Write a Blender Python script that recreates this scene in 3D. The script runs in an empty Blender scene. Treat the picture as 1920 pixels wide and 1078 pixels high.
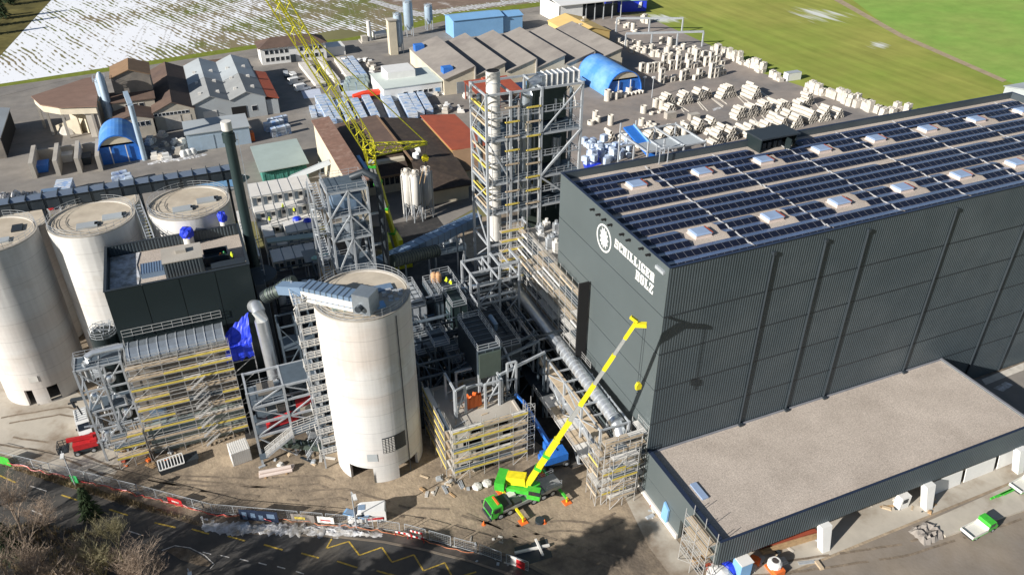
import bpy, bmesh, math, random
from mathutils import Vector, Matrix
random.seed(7)
S = bpy.context.scene
COL = S.collection
PI = math.pi
# ---------------------------------------------------------------- camera, world, sun, exposure
CAMZ, F, PIT, YAW = 92.0, 1478.0, math.radians(32.45), math.radians(22.9)
cam = bpy.data.cameras.new('Camera'); camo = bpy.data.objects.new('Camera', cam); COL.objects.link(camo)
camo.location = (0, 0, CAMZ); camo.rotation_euler = (PI/2 - PIT, 0, -YAW)
cam.sensor_width = 36; cam.lens = 36*F/1920; cam.clip_end = 5000; cam.clip_start = 1
S.camera = camo
SUN_EL, SUN_AZ = math.radians(24.5), math.radians(15)      # light travels towards +x, slightly +y
W = bpy.data.worlds.new('World'); S.world = W; W.use_nodes = True
nt = W.node_tree; bg = nt.nodes['Background']; sk = nt.nodes.new('ShaderNodeTexSky')
sk.sky_type = 'NISHITA'; sk.sun_disc = False; sk.sun_elevation = SUN_EL
sdir = Vector((-math.cos(SUN_AZ)*math.cos(SUN_EL), -math.sin(SUN_AZ)*math.cos(SUN_EL), math.sin(SUN_EL)))  # towards the sun
sk.sun_rotation = math.atan2(sdir.x, sdir.y)
sk.air_density = 1.0; sk.dust_density = 0.6
nt.links.new(sk.outputs[0], bg.inputs[0]); bg.inputs[1].default_value = 0.05
sl = bpy.data.lights.new('Sun', 'SUN'); so = bpy.data.objects.new('Sun', sl); COL.objects.link(so)
sl.energy = 5.0; sl.angle = math.radians(0.5); sl.color = (1.0, 0.95, 0.88)
so.rotation_euler = sdir.to_track_quat('Z', 'Y').to_euler(); so.location = (-60, -20, 120)
S.view_settings.view_transform = 'Standard'; S.view_settings.look = 'None'
S.view_settings.exposure = 0.6; S.view_settings.gamma = 1.0
# ---------------------------------------------------------------- helpers
def ray(px, py):
    a, b, c = px-960.0, 539.0-py, F
    f = c*math.cos(PIT) + b*math.sin(PIT); u = -c*math.sin(PIT) + b*math.cos(PIT)
    return Vector((math.cos(YAW)*a + math.sin(YAW)*f, -math.sin(YAW)*a + math.cos(YAW)*f, u))
def G(px, py, z=0.0):            # where a line of sight meets height z
    r = ray(px, py); k = (z-CAMZ)/r.z
    return Vector((r.x*k, r.y*k, z))
def GY(px, py, y):
    r = ray(px, py); k = y/r.y
    return Vector((r.x*k, y, CAMZ+r.z*k))
def GX(px, py, x):
    r = ray(px, py); k = x/r.x
    return Vector((x, r.y*k, CAMZ+r.z*k))
def GD(px, py, d):
    r = ray(px, py).normalized()
    return Vector((0, 0, CAMZ)) + r*d
MATS = {}
def mat(name, c, rough=.8, metal=0., var=.12, vs=.6, bump=0., bs=4., c2=None, c2s=.15, c2t=.55, c2w=.12, spec=.5, emit=0):
    """procedural material: base colour with two scales of noise; optional second colour in patches"""
    if name in MATS: return MATS[name]
    m = bpy.data.materials.new(name); m.use_nodes = True; MATS[name] = m
    n = m.node_tree.nodes; l = m.node_tree.links; b = n['Principled BSDF']
    b.inputs['Roughness'].default_value = rough; b.inputs['Metallic'].default_value = metal
    b.inputs['Specular IOR Level'].default_value = spec
    g = n.new('ShaderNodeNewGeometry'); pos = g.outputs['Position']
    nz = n.new('ShaderNodeTexNoise'); nz.inputs['Scale'].default_value = vs; nz.inputs['Detail'].default_value = 6
    nz.inputs['Roughness'].default_value = .65
    l.new(pos, nz.inputs['Vector'])
    mr = n.new('ShaderNodeMapRange'); mr.inputs[1].default_value = .3; mr.inputs[2].default_value = .7
    mr.inputs[3].default_value = 1-var; mr.inputs[4].default_value = 1+var
    l.new(nz.outputs[0], mr.inputs[0])
    hv = n.new('ShaderNodeMix'); hv.data_type = 'RGBA'; hv.blend_type = 'MULTIPLY'; hv.inputs[0].default_value = 1
    hv.inputs[6].default_value = (*c, 1)
    if c2:
        n2 = n.new('ShaderNodeTexNoise'); n2.inputs['Scale'].default_value = c2s; n2.inputs['Detail'].default_value = 7
        n2.inputs['Roughness'].default_value = .62
        l.new(pos, n2.inputs['Vector'])
        m2 = n.new('ShaderNodeMapRange'); m2.inputs[1].default_value = c2t-c2w; m2.inputs[2].default_value = c2t+c2w
        l.new(n2.outputs[0], m2.inputs[0])
        mx = n.new('ShaderNodeMix'); mx.data_type = 'RGBA'; mx.inputs[6].default_value = (*c, 1); mx.inputs[7].default_value = (*c2, 1)
        l.new(m2.outputs[0], mx.inputs[0]); l.new(mx.outputs[2], hv.inputs[6])
    cm = n.new('ShaderNodeCombineColor')
    for i in range(3): l.new(mr.outputs[0], cm.inputs[i])
    l.new(cm.outputs[0], hv.inputs[7]); l.new(hv.outputs[2], b.inputs['Base Color'])
    if bump:
        nb = n.new('ShaderNodeTexNoise'); nb.inputs['Scale'].default_value = bs; nb.inputs['Detail'].default_value = 5
        l.new(pos, nb.inputs['Vector'])
        bp = n.new('ShaderNodeBump'); bp.inputs['Strength'].default_value = bump; bp.inputs['Distance'].default_value = .1
        l.new(nb.outputs[0], bp.inputs['Height']); l.new(bp.outputs[0], b.inputs['Normal'])
    return m
class MB:
    def __init__(s): s.v = []; s.f = []; s.mi = []; s.m = 0
    def add(s, vs, fs):
        k = len(s.v); s.v += [tuple(q) for q in vs]; s.f += [tuple(i+k for i in f) for f in fs]; s.mi += [s.m]*len(fs); return s
    def box(s, x0, y0, z0, x1, y1, z1):
        if x0 > x1: x0, x1 = x1, x0
        if y0 > y1: y0, y1 = y1, y0
        if z0 > z1: z0, z1 = z1, z0
        return s.add([(x0,y0,z0),(x1,y0,z0),(x1,y1,z0),(x0,y1,z0),(x0,y0,z1),(x1,y0,z1),(x1,y1,z1),(x0,y1,z1)],
                     [(0,3,2,1),(4,5,6,7),(0,1,5,4),(1,2,6,5),(2,3,7,6),(3,0,4,7)])
    def bar(s, p, q, w=.1, h=None, up=(0,0,1)):
        p = Vector(p); q = Vector(q); d = q-p
        if d.length < 1e-6: return s
        d.normalize(); u = Vector(up)
        if abs(d.dot(u)) > .97: u = Vector((1,0,0)) if abs(d.x) < .9 else Vector((0,1,0))
        r = d.cross(u).normalized(); u = r.cross(d)
        h = w if h is None else h; a = r*(w/2); b = u*(h/2)
        return s.add([p-a-b,p+a-b,p+a+b,p-a+b,q-a-b,q+a-b,q+a+b,q-a+b],
                     [(0,1,2,3),(7,6,5,4),(0,4,5,1),(1,5,6,2),(2,6,7,3),(3,7,4,0)])
    def cyl(s, p, q, r, r2=None, n=10, caps=True):
        p = Vector(p); q = Vector(q); d = (q-p)
        if d.length < 1e-6: return s
        d.normalize(); u = Vector((0,0,1)) if abs(d.z) < .95 else Vector((1,0,0))
        a = d.cross(u).normalized(); b = d.cross(a); r2 = r if r2 is None else r2
        vs = [p+(a*math.cos(t)+b*math.sin(t))*r for t in [2*PI*i/n for i in range(n)]] + \
             [q+(a*math.cos(t)+b*math.sin(t))*r2 for t in [2*PI*i/n for i in range(n)]]
        fs = [(i, i+n, (i+1)%n+n, (i+1)%n) for i in range(n)]
        if caps: fs += [tuple(range(n)), tuple(range(2*n-1, n-1, -1))]
        return s.add(vs, fs)
    def tube(s, pts, r, n=8):           # pipe through points
        pts = [Vector(p) for p in pts]; rings = []; fs = []; vs = []
        for i, p in enumerate(pts):
            d = (pts[min(i+1,len(pts)-1)]-pts[max(i-1,0)]).normalized()
            u = Vector((0,0,1)) if abs(d.z) < .9 else Vector((1,0,0))
            a = d.cross(u).normalized(); b = d.cross(a); rr = r[i] if isinstance(r, (list,tuple)) else r
            vs += [p+(a*math.cos(2*PI*k/n)+b*math.sin(2*PI*k/n))*rr for k in range(n)]
        for i in range(len(pts)-1):
            fs += [(i*n+k, (i+1)*n+k, (i+1)*n+(k+1)%n, i*n+(k+1)%n) for k in range(n)]
        fs += [tuple(range(n)), tuple(range(len(vs)-1, len(vs)-n-1, -1))]
        return s.add(vs, fs)
    def poly(s, pts): return s.add(pts, [tuple(range(len(pts)))])
    def ext(s, pts, vec):               # polygon extruded along vec
        pts = [Vector(p) for p in pts]; vec = Vector(vec); n = len(pts)
        return s.add(pts + [p+vec for p in pts], [tuple(range(n-1,-1,-1)), tuple(range(n, 2*n))] + [(i, (i+1)%n, (i+1)%n+n, i+n) for i in range(n)])
    def lathe(s, c, prof, n=24):        # profile of (r, z) about the vertical through c
        vs = []; fs = []; m = len(prof)
        for i in range(n):
            t = 2*PI*i/n
            vs += [(c[0]+r*math.cos(t), c[1]+r*math.sin(t), c[2]+z) for r, z in prof]
        for i in range(n):
            j = (i+1) % n
            fs += [(i*m+k, j*m+k, j*m+k+1, i*m+k+1) for k in range(m-1)]
        return s.add(vs, fs)
def obj(name, mb, m, parent=None, world=False, smooth=False):
    me = bpy.data.meshes.new(name); vs = mb.v
    if parent is not None and world:
        R = Matrix.Rotation(-parent.rotation_euler.z, 3, 'Z'); L = parent.location
        vs = [R @ (Vector(v)-L) for v in vs]
    me.from_pydata([tuple(v) for v in vs], [], mb.f)
    ms = m if isinstance(m, (list, tuple)) else [m]
    for q in ms: me.materials.append(q)
    if len(ms) > 1: me.polygons.foreach_set('material_index', mb.mi)
    bm = bmesh.new(); bm.from_mesh(me); bmesh.ops.recalc_face_normals(bm, faces=bm.faces); bm.to_mesh(me); bm.free()
    if smooth:
        me.shade_smooth(); me.set_sharp_from_angle(angle=math.radians(38))
    o = bpy.data.objects.new(name, me); COL.objects.link(o)
    if parent is not None: o.parent = parent
    return o
def tag(o, label=None, cat=None, group=None, kind=None):
    if label: o['label'] = label
    if cat: o['category'] = cat
    if group: o['group'] = group
    if kind: o['kind'] = kind
    return o
def thing(name, label, cat, loc=(0,0,0), rz=0., group=None):
    o = bpy.data.objects.new(name, None); COL.objects.link(o); o.location = loc; o.rotation_euler = (0,0,rz)
    o.empty_display_size = .5
    return tag(o, label, cat, group)
CH = {}
def kids(o): return [c for c in bpy.data.objects if c.parent == o]
def dup(o, loc=None, rz=None, label=None, group=None, parent=None):
    c = o.copy(); COL.objects.link(c)
    if loc is not None: c.location = loc
    if rz is not None: c.rotation_euler = (0,0,rz)
    if label: c['label'] = label
    if group: c['group'] = group
    if parent is not None: c.parent = parent
    if o.name not in CH: CH[o.name] = kids(o)
    for k in CH[o.name]: dup(k, parent=c)
    return c
def struct(name, mb, m):
    return tag(obj(name, mb, m), kind='structure')
def sheet(name, pts, m, z):
    return struct(name, MB().poly([(p[0], p[1], z) for p in pts]), m)
def rail(mb, pts, h=1.1, sp=1.6, w=.06, mid=True, closed=False):
    pts = [Vector(p) for p in pts]
    if closed: pts = pts + [pts[0]]
    for a, b in zip(pts, pts[1:]):
        n = max(1, int((b-a).length/sp)); first = a == pts[0]
        for i in range(0 if first else 1, n+(0 if closed and b == pts[0] and not first else 1)):
            p = a.lerp(b, i/n); mb.bar(p, p+Vector((0,0,h)), w)
        for z in ((h, h*.55, .12) if mid else (h,)):
            mb.bar(a+Vector((0,0,z)), b+Vector((0,0,z)), w*.9)
    return mb
# ---------------------------------------------------------------- materials
M = dict(
 dirt=mat('dirt', (.30,.235,.165), .95, var=.22, vs=.35, bump=.6, bs=1.5, c2=(.17,.135,.10), c2s=.06, c2t=.52, c2w=.10),
 site=mat('site_gravel', (.36,.285,.20), .95, var=.24, vs=.9, bump=.8, bs=2.5, c2=(.135,.108,.082), c2s=.075, c2t=.53, c2w=.10),
 apron=mat('apron_concrete', (.46,.42,.355), .9, var=.12, vs=.3, c2=(.22,.175,.13), c2s=.075, c2t=.54, c2w=.06),
 asph=mat('yard_asphalt', (.19,.178,.165), .9, var=.16, vs=.22, c2=(.26,.235,.205), c2s=.045, c2t=.5, c2w=.14, bump=.2, bs=3),
 asph2=mat('storage_yard', (.29,.248,.215), .85, var=.14, vs=.2, c2=(.20,.185,.175), c2s=.035, c2t=.52, c2w=.1, bump=.2, bs=3),
 road=mat('road_asphalt', (.05,.049,.048), .7, var=.2, vs=.5, c2=(.085,.076,.064), c2s=.1, c2t=.52, c2w=.12, bump=.15, bs=6),
 wet=mat('wet_asphalt', (.05,.046,.043), .45, var=.2, vs=.5, c2=(.11,.095,.08), c2s=.15, c2t=.55, c2w=.1),
 walk=mat('sidewalk', (.21,.175,.135), .9, var=.2, vs=.8, c2=(.12,.10,.08), c2s=.2, c2t=.5),
 verge=mat('verge_soil', (.13,.10,.07), 1, var=.35, vs=1.2, bump=1, bs=3, c2=(.20,.17,.13), c2s=.3, c2t=.55),
 grass=mat('field_grass', (.205,.24,.026), 1, var=.12, vs=.05, c2=(.26,.25,.045), c2s=.012, c2t=.52, c2w=.12, spec=.1),
 grass2=mat('field_grass_bright', (.22,.36,.075), 1, var=.14, vs=.12, c2=(.27,.36,.09), c2s=.02, c2t=.5, spec=.1),
 vgrass=mat('verge_grass', (.17,.20,.035), 1, var=.25, vs=.4, spec=.1),
 dgrass=mat('rough_grass', (.10,.09,.035), 1, var=.35, vs=.12, c2=(.17,.145,.05), c2s=.05, spec=.1),
 path=mat('field_path', (.34,.27,.17), 1, var=.2, vs=.3),
 snow=mat('old_snow', (.60,.61,.63), .9, var=.2, vs=1.2, bump=1, bs=2.5, c2=(.24,.22,.19), c2s=.7, c2t=.52),
 paint_y=mat('yellow_paint', (.50,.34,.05), .8, var=.3, vs=2, c2=(.12,.10,.06), c2s=1.2, c2t=.6), paint_w=mat('white_paint', (.62,.60,.56), .7, var=.3, vs=2, c2=(.12,.11,.1), c2s=1.2, c2t=.6),
 conc=mat('concrete', (.44,.41,.36), .9, var=.12, vs=.5, c2=(.33,.30,.26), c2s=.25, c2t=.55, bump=.2),
 conc_l=mat('pale_concrete', (.58,.54,.475), .9, var=.12, vs=1.0, c2=(.45,.42,.37), c2s=.4, c2t=.58),
 conc_r=mat('silo_roof_concrete', (.52,.455,.36), .9, var=.1, vs=.5, c2=(.43,.37,.29), c2s=.3, c2t=.52),
 gravel=mat('roof_gravel', (.50,.435,.375), 1, var=.3, vs=5, bump=.5, bs=9, c2=(.40,.345,.295), c2s=.14, c2t=.5, c2w=.15),
 clad=mat('anthracite_panel', (.118,.143,.148), .45, .25, var=.05, vs=.15),
 cladr=mat('anthracite_sheet', (.060,.080,.094), .5, .25, var=.08, vs=.25, c2=(.082,.102,.115), c2s=.06, c2t=.56, c2w=.1),
 cladg=mat('dark_green_sheet', (.020,.031,.034), .4, .2, var=.06, vs=.2),
 black=mat('black_opening', (.008,.008,.009), .9), trim=mat('dark_trim', (.035,.045,.055), .5, .2),
 navy=mat('navy_trim', (.03,.045,.085), .4, .3),
 galv=mat('galvanised_steel', (.46,.49,.52), .5, .25, var=.14, vs=1.5), galvb=mat('galvanised_shadow_steel', (.115,.15,.185), .5, .3, var=.15, vs=1),  # shadow steel: the galvanised colour darkened to carry the plant's shade
 dsteel=mat('dark_steel', (.035,.048,.062), .55, .4, var=.15), chim=mat('chimney_green', (.024,.044,.046), .45, .2, var=.08),  # dark steel taken darker still to deepen shade in the plant
 alu=mat('bright_aluminium', (.72,.75,.78), .32, .75, var=.08, vs=1.2), alud=mat('aluminium_panel', (.40,.45,.50), .4, .7, var=.12, vs=.8),
 white=mat('white_coat', (.74,.74,.72), .5, var=.05), offw=mat('offwhite_panel', (.66,.64,.60), .7, var=.07, vs=.5),
 cream=mat('cream_render', (.60,.535,.41), .9, var=.08, vs=.3, c2=(.5,.45,.35), c2s=.2), beige=mat('beige_cladding', (.44,.40,.33), .8, var=.1, vs=.3),
 yellow=mat('crane_yellow', (.72,.62,.02), .4, var=.16, vs=1.8), lime=mat('crane_lime', (.70,.66,.035), .4, var=.16, vs=1.8),
 green=mat('crane_green', (.06,.46,.045), .35, var=.16, vs=1.8), grey=mat('boom_grey', (.36,.37,.36), .4, .2, var=.16, vs=1.8),
 red=mat('machine_red', (.50,.025,.03), .4, var=.16, vs=1.8), blue=mat('machine_blue', (.03,.16,.55), .35, var=.16, vs=1.8),
 tarp=mat('blue_tarp', (.02,.05,.62), .45, var=.15, vs=1.2, bump=.5, bs=1.5), skyb=mat('light_blue_sheet', (.20,.40,.66), .5, var=.06, vs=.3),
 silob=mat('pale_blue_steel', (.36,.46,.56), .5, .2, var=.08), fab=mat('blue_tent_fabric', (.07,.24,.62), .55, var=.08, vs=.3, c2=(.20,.40,.62), c2s=.12, c2t=.56),
 hose=mat('faded_orange', (.48,.17,.08), .7, var=.2), orange=mat('orange_plastic', (.75,.16,.03), .6, var=.12), rust=mat('rust_red', (.33,.07,.035), .8, var=.2, vs=.4),
 redroof=mat('red_roof', (.42,.095,.045), .8, var=.1, vs=.4, c2=(.36,.085,.045), c2s=.15), brown=mat('brown_roof', (.125,.082,.062), .9, var=.16, vs=.4, c2=(.09,.06,.05), c2s=.15),
 brown2=mat('light_brown_roof', (.24,.15,.085), .9, var=.12, vs=.4), tile=mat('dark_tile_roof', (.050,.036,.028), .95, var=.3, vs=.9, c2=(.085,.06,.04), c2s=.35, c2t=.6),
 groof=mat('grey_fibre_roof', (.27,.245,.22), .95, var=.1, vs=.3, c2=(.20,.18,.165), c2s=.08), lroof=mat('pale_metal_roof', (.46,.50,.52), .6, .2, var=.08, vs=.2, c2=(.36,.38,.39), c2s=.1),
 groof2=mat('mid_grey_roof', (.27,.28,.28), .8, var=.1, vs=.3), ggr=mat('greygreen_roof', (.33,.40,.38), .7, var=.08, vs=.2), yroof=mat('ochre_roof', (.62,.44,.17), .85, var=.08, vs=.2),
 pan=mat('solar_glass', (.008,.010,.022), .16, var=.2, vs=.2, spec=.6), alf=mat('panel_frame', (.28,.29,.32), .5, .3), tray=mat('cable_tray', (.5,.5,.5), .6), panf=mat('panel_frame_sky_tint', (.06,.095,.2), .3, var=.1),
 panb=mat('solar_glass_sky_tint', (.075,.12,.25), .25, var=.15, vs=.2, spec=.9),  # away-facing panels and frames: reflected sky put into the blue
 dome=mat('skylight_glazing', (.27,.36,.52), .35, var=.08, vs=.5, spec=.4), pink=mat('skylight_kerb', (.62,.53,.48), .7, var=.05),
 plank=mat('scaffold_plank', (.50,.40,.28), .9, var=.16, vs=1.2), tube=mat('scaffold_tube', (.55,.55,.54), .45, .35, var=.08, vs=2), toe=mat('scaffold_toeboard', (.66,.52,.10), .7, var=.14, vs=1.5),
 glass=mat('dark_window', (.02,.025,.032), .12, spec=.9), tyre=mat('tyre_rubber', (.02,.02,.02), .9), wood=mat('timber', (.42,.28,.15), .85, var=.2, vs=1.5),
 skin=mat('skin', (.5,.32,.24), .6), hiviz=mat('hi_vis_yellow', (.72,.85,.03), .7), hivo=mat('hi_vis_orange', (.85,.22,.03), .7), cloth=mat('dark_workwear', (.03,.035,.06), .9), hgreen=mat('green_jacket', (.04,.42,.12), .8),
 bark=mat('bare_bark', (.36,.285,.22), .95, var=.25, vs=1.5, spec=.1), bark2=mat('lichen_bark', (.33,.30,.18), .95, var=.25, vs=1.5, spec=.1), needle=mat('conifer_needles', (.032,.052,.022), .9, var=.4, vs=1.2, spec=.2),
 dry=mat('dry_weeds', (.26,.205,.12), 1, var=.3, vs=2, spec=.1), track=mat('tyre_track', (.17,.135,.10), .95, var=.3, vs=1.5, c2=(.27,.215,.155), c2s=.8, c2t=.55),
 teal=mat('teal_net', (.05,.22,.18), .8, var=.3, vs=1), lteal=mat('pale_teal', (.40,.62,.56), .7, var=.1), dduct=mat('ribbed_duct', (.075,.10,.085), .6, .2, var=.12),
 conv=mat('conveyor_cover', (.19,.24,.32), .45, .4, var=.1, vs=.3), convb=mat('blue_grey_cover', (.22,.32,.46), .4, .4, var=.08, vs=.3), shot=mat('boiler_cladding', (.24,.215,.185), .8, .1, var=.15, vs=.5, c2=(.17,.155,.14), c2s=.3),
)
def silo_mat():
    m = mat('silo_concrete', (.62,.612,.595), .85, var=.08, vs=.12, bump=.08, bs=2, c2=(.44,.39,.33), c2s=.07, c2t=.62, c2w=.10)
    n = m.node_tree.nodes; l = m.node_tree.links; b = n['Principled BSDF']
    src = b.inputs['Base Color'].links[0].from_socket
    sp = n.new('ShaderNodeSeparateXYZ'); g = n.new('ShaderNodeNewGeometry'); l.new(g.outputs['Position'], sp.inputs[0])
    def mth(op, a, v=None):
        q = n.new('ShaderNodeMath'); q.operation = op
        for i, x in enumerate((a, v)):
            if x is None: continue
            if isinstance(x, (int, float)): q.inputs[i].default_value = x
            else: l.new(x, q.inputs[i])
        return q.outputs[0]
    # lift joints every 3.4 m and fine board marks, vertical streaks
    fr = mth('FRACT', mth('DIVIDE', sp.outputs[2], 3.4)); j = mth('LESS_THAN', fr, .03)
    fr2 = mth('FRACT', mth('DIVIDE', sp.outputs[2], .85)); j2 = mth('LESS_THAN', fr2, .10)
    mp = n.new('ShaderNodeMapping'); mp.inputs['Scale'].default_value = (1.6, 1.6, .03); l.new(g.outputs['Position'], mp.inputs[0])
    nz = n.new('ShaderNodeTexNoise'); nz.inputs['Scale'].default_value = 1.0; nz.inputs['Detail'].default_value = 4; l.new(mp.outputs[0], nz.inputs['Vector'])
    st = mth('MULTIPLY', mth('SUBTRACT', nz.outputs[0], .5), .26)
    zb = n.new('ShaderNodeMapping'); zb.inputs['Scale'].default_value = (.02, .02, .16); l.new(g.outputs['Position'], zb.inputs[0])
    nb2 = n.new('ShaderNodeTexNoise'); nb2.inputs['Scale'].default_value = 1.0; nb2.inputs['Detail'].default_value = 2; l.new(zb.outputs[0], nb2.inputs['Vector'])
    band = n.new('ShaderNodeMapRange'); l.new(nb2.outputs[0], band.inputs[0]); band.inputs[1].default_value = .48; band.inputs[2].default_value = .60; band.inputs[4].default_value = .55
    pk = n.new('ShaderNodeMix'); pk.data_type = 'RGBA'; l.new(band.outputs[0], pk.inputs[0]); l.new(src, pk.inputs[6]); pk.inputs[7].default_value = (.57,.50,.445,1); src = pk.outputs[2]
    k = mth('SUBTRACT', mth('SUBTRACT', mth('ADD', 1.0, st), mth('MULTIPLY', j, .17)), mth('MULTIPLY', j2, .05))
    hv = n.new('ShaderNodeMix'); hv.data_type = 'RGBA'; hv.blend_type = 'MULTIPLY'; hv.inputs[0].default_value = 1
    cm = n.new('ShaderNodeCombineColor')
    for i in range(3): l.new(k, cm.inputs[i])
    l.new(src, hv.inputs[6]); l.new(cm.outputs[0], hv.inputs[7]); l.new(hv.outputs[2], b.inputs['Base Color'])
    return m
M['silo'] = silo_mat()
def snow_field_mat():
    m = bpy.data.materials.new('snowy_stubble'); m.use_nodes = True
    n = m.node_tree.nodes; l = m.node_tree.links; b = n['Principled BSDF']; b.inputs['Roughness'].default_value = .9; b.inputs['Specular IOR Level'].default_value = .15
    g = n.new('ShaderNodeNewGeometry'); P = g.outputs['Position']
    def mth(op, a, v=None):
        q = n.new('ShaderNodeMath'); q.operation = op
        for i, x in enumerate((a, v)):
            if x is None: continue
            if isinstance(x, (int, float)): q.inputs[i].default_value = x
            else: l.new(x, q.inputs[i])
        return q.outputs[0]
    def dot(v):
        q = n.new('ShaderNodeVectorMath'); q.operation = 'DOT_PRODUCT'; l.new(P, q.inputs[0]); q.inputs[1].default_value = v; return q.outputs['Value']
    def noise(sc, d=5, stretch=None):
        q = n.new('ShaderNodeTexNoise'); q.inputs['Scale'].default_value = sc; q.inputs['Detail'].default_value = d
        if stretch:
            mp = n.new('ShaderNodeMapping'); mp.inputs['Rotation'].default_value = (0,0,stretch[0]); mp.inputs['Scale'].default_value = (1, stretch[1], 1)
            l.new(P, mp.inputs[0]); l.new(mp.outputs[0], q.inputs['Vector'])
        else: l.new(P, q.inputs['Vector'])
        return q.outputs[0]
    def ramp(x, a, c):
        q = n.new('ShaderNodeMapRange'); l.new(x, q.inputs[0]); q.inputs[1].default_value = a; q.inputs[2].default_value = c; return q.outputs[0]
    x = dot((1,0,0))
    u = mth('ADD', dot((.938,.345,0)), mth('MULTIPLY', noise(.05,2), 3))
    s = mth('SINE', mth('MULTIPLY', u, 2*PI/2.1)); s5 = mth('SINE', mth('MULTIPLY', u, 2*PI/9.5))
    fld = mth('ADD', mth('ADD', mth('MULTIPLY', ramp(x, -120, 90), .52), mth('MULTIPLY', noise(.022,4), .9)), mth('MULTIPLY', s5, .07))
    bare = mth('ADD', mth('ADD', mth('ADD', fld, .14), mth('MULTIPLY', s, .16)), mth('MULTIPLY', mth('SUBTRACT', noise(.5,5,(-1.2,.25)), .5), .9))
    bm_ = ramp(bare, .86, .98)
    # tractor tramlines, pairs of ruts every 17 m
    v = mth('ADD', dot((.985,-.172,0)), mth('MULTIPLY', noise(.012,2), 6))
    fr = mth('MULTIPLY', mth('FRACT', mth('DIVIDE', v, 11.5)), 11.5)
    t1 = mth('LESS_THAN', mth('ABSOLUTE', mth('SUBTRACT', fr, 3.0)), .36); t2 = mth('LESS_THAN', mth('ABSOLUTE', mth('SUBTRACT', fr, 5.3)), .36)
    tr = mth('MULTIPLY', mth('MULTIPLY', mth('ADD', t1, t2), ramp(noise(.45,3), .42, .58)), ramp(x, -45, 5))
    c = n.new('ShaderNodeMix'); c.data_type = 'RGBA'; c.inputs[6].default_value = (.22,.185,.11,1); c.inputs[7].default_value = (.15,.165,.05,1); l.new(ramp(noise(.03,3), .45, .6), c.inputs[0])
    a = n.new('ShaderNodeMix'); a.data_type = 'RGBA'; a.inputs[6].default_value = (.80,.82,.86,1); l.new(c.outputs[2], a.inputs[7]); l.new(bm_, a.inputs[0])
    d = n.new('ShaderNodeMix'); d.data_type = 'RGBA'; l.new(a.outputs[2], d.inputs[6]); d.inputs[7].default_value = (.27,.25,.21,1); l.new(mth('MULTIPLY', tr, .75), d.inputs[0])
    l.new(d.outputs[2], b.inputs['Base Color'])
    return m
def grass_snow_mat():
    m = mat('meadow', (.23,.295,.055), 1, var=.13, vs=.06, c2=(.30,.305,.075), c2s=.013, c2t=.5, c2w=.12, spec=.1)
    n = m.node_tree.nodes; l = m.node_tree.links; b = n['Principled BSDF']; src = b.inputs['Base Color'].links[0].from_socket
    g = n.new('ShaderNodeNewGeometry')
    def noise(sc, rot, st, d=6):
        mp = n.new('ShaderNodeMapping'); mp.inputs['Rotation'].default_value = (0,0,rot); mp.inputs['Scale'].default_value = (1,st,1); l.new(g.outputs['Position'], mp.inputs[0])
        q = n.new('ShaderNodeTexNoise'); q.inputs['Scale'].default_value = sc; q.inputs['Detail'].default_value = d; l.new(mp.outputs[0], q.inputs['Vector']); return q.outputs[0]
    def mth(op, a, v):
        q = n.new('ShaderNodeMath'); q.operation = op
        for i, x in enumerate((a, v)):
            if isinstance(x, (int, float)): q.inputs[i].default_value = x
            else: l.new(x, q.inputs[i])
        return q.outputs[0]
    # lingering snow lies in two patches of the meadow
    tot = None
    for (px, py, r) in ((1535, 28, 26), (1235, 38, 17), (1650, 85, 10)):
        c = G(px, py); ds = n.new('ShaderNodeVectorMath'); ds.operation = 'DISTANCE'; l.new(g.outputs['Position'], ds.inputs[0]); ds.inputs[1].default_value = c
        k = mth('SUBTRACT', 1.0, mth('DIVIDE', ds.outputs['Value'], r)); k = mth('MAXIMUM', k, 0.0)
        tot = k if tot is None else mth('ADD', tot, k)
    f = mth('ADD', mth('MULTIPLY', tot, .55), mth('MULTIPLY', noise(.35, .35, .12), 1.0))
    r = n.new('ShaderNodeMapRange'); l.new(f, r.inputs[0]); r.inputs[1].default_value = .78; r.inputs[2].default_value = 1.0; r.inputs[4].default_value = .8
    st = n.new('ShaderNodeMapRange'); l.new(noise(.25, .30, .06, 3), st.inputs[0]); st.inputs[1].default_value = .3; st.inputs[2].default_value = .7; st.inputs[3].default_value = .88; st.inputs[4].default_value = 1.12
    hv = n.new('ShaderNodeMix'); hv.data_type = 'RGBA'; hv.blend_type = 'MULTIPLY'; hv.inputs[0].default_value = 1; l.new(src, hv.inputs[6])
    cm = n.new('ShaderNodeCombineColor')
    for i in range(3): l.new(st.outputs[0], cm.inputs[i])
    l.new(cm.outputs[0], hv.inputs[7])
    mx = n.new('ShaderNodeMix'); mx.data_type = 'RGBA'; l.new(r.outputs[0], mx.inputs[0]); l.new(hv.outputs[2], mx.inputs[6]); mx.inputs[7].default_value = (.7,.72,.74,1)
    l.new(mx.outputs[2], b.inputs['Base Color'])
    return m
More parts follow.
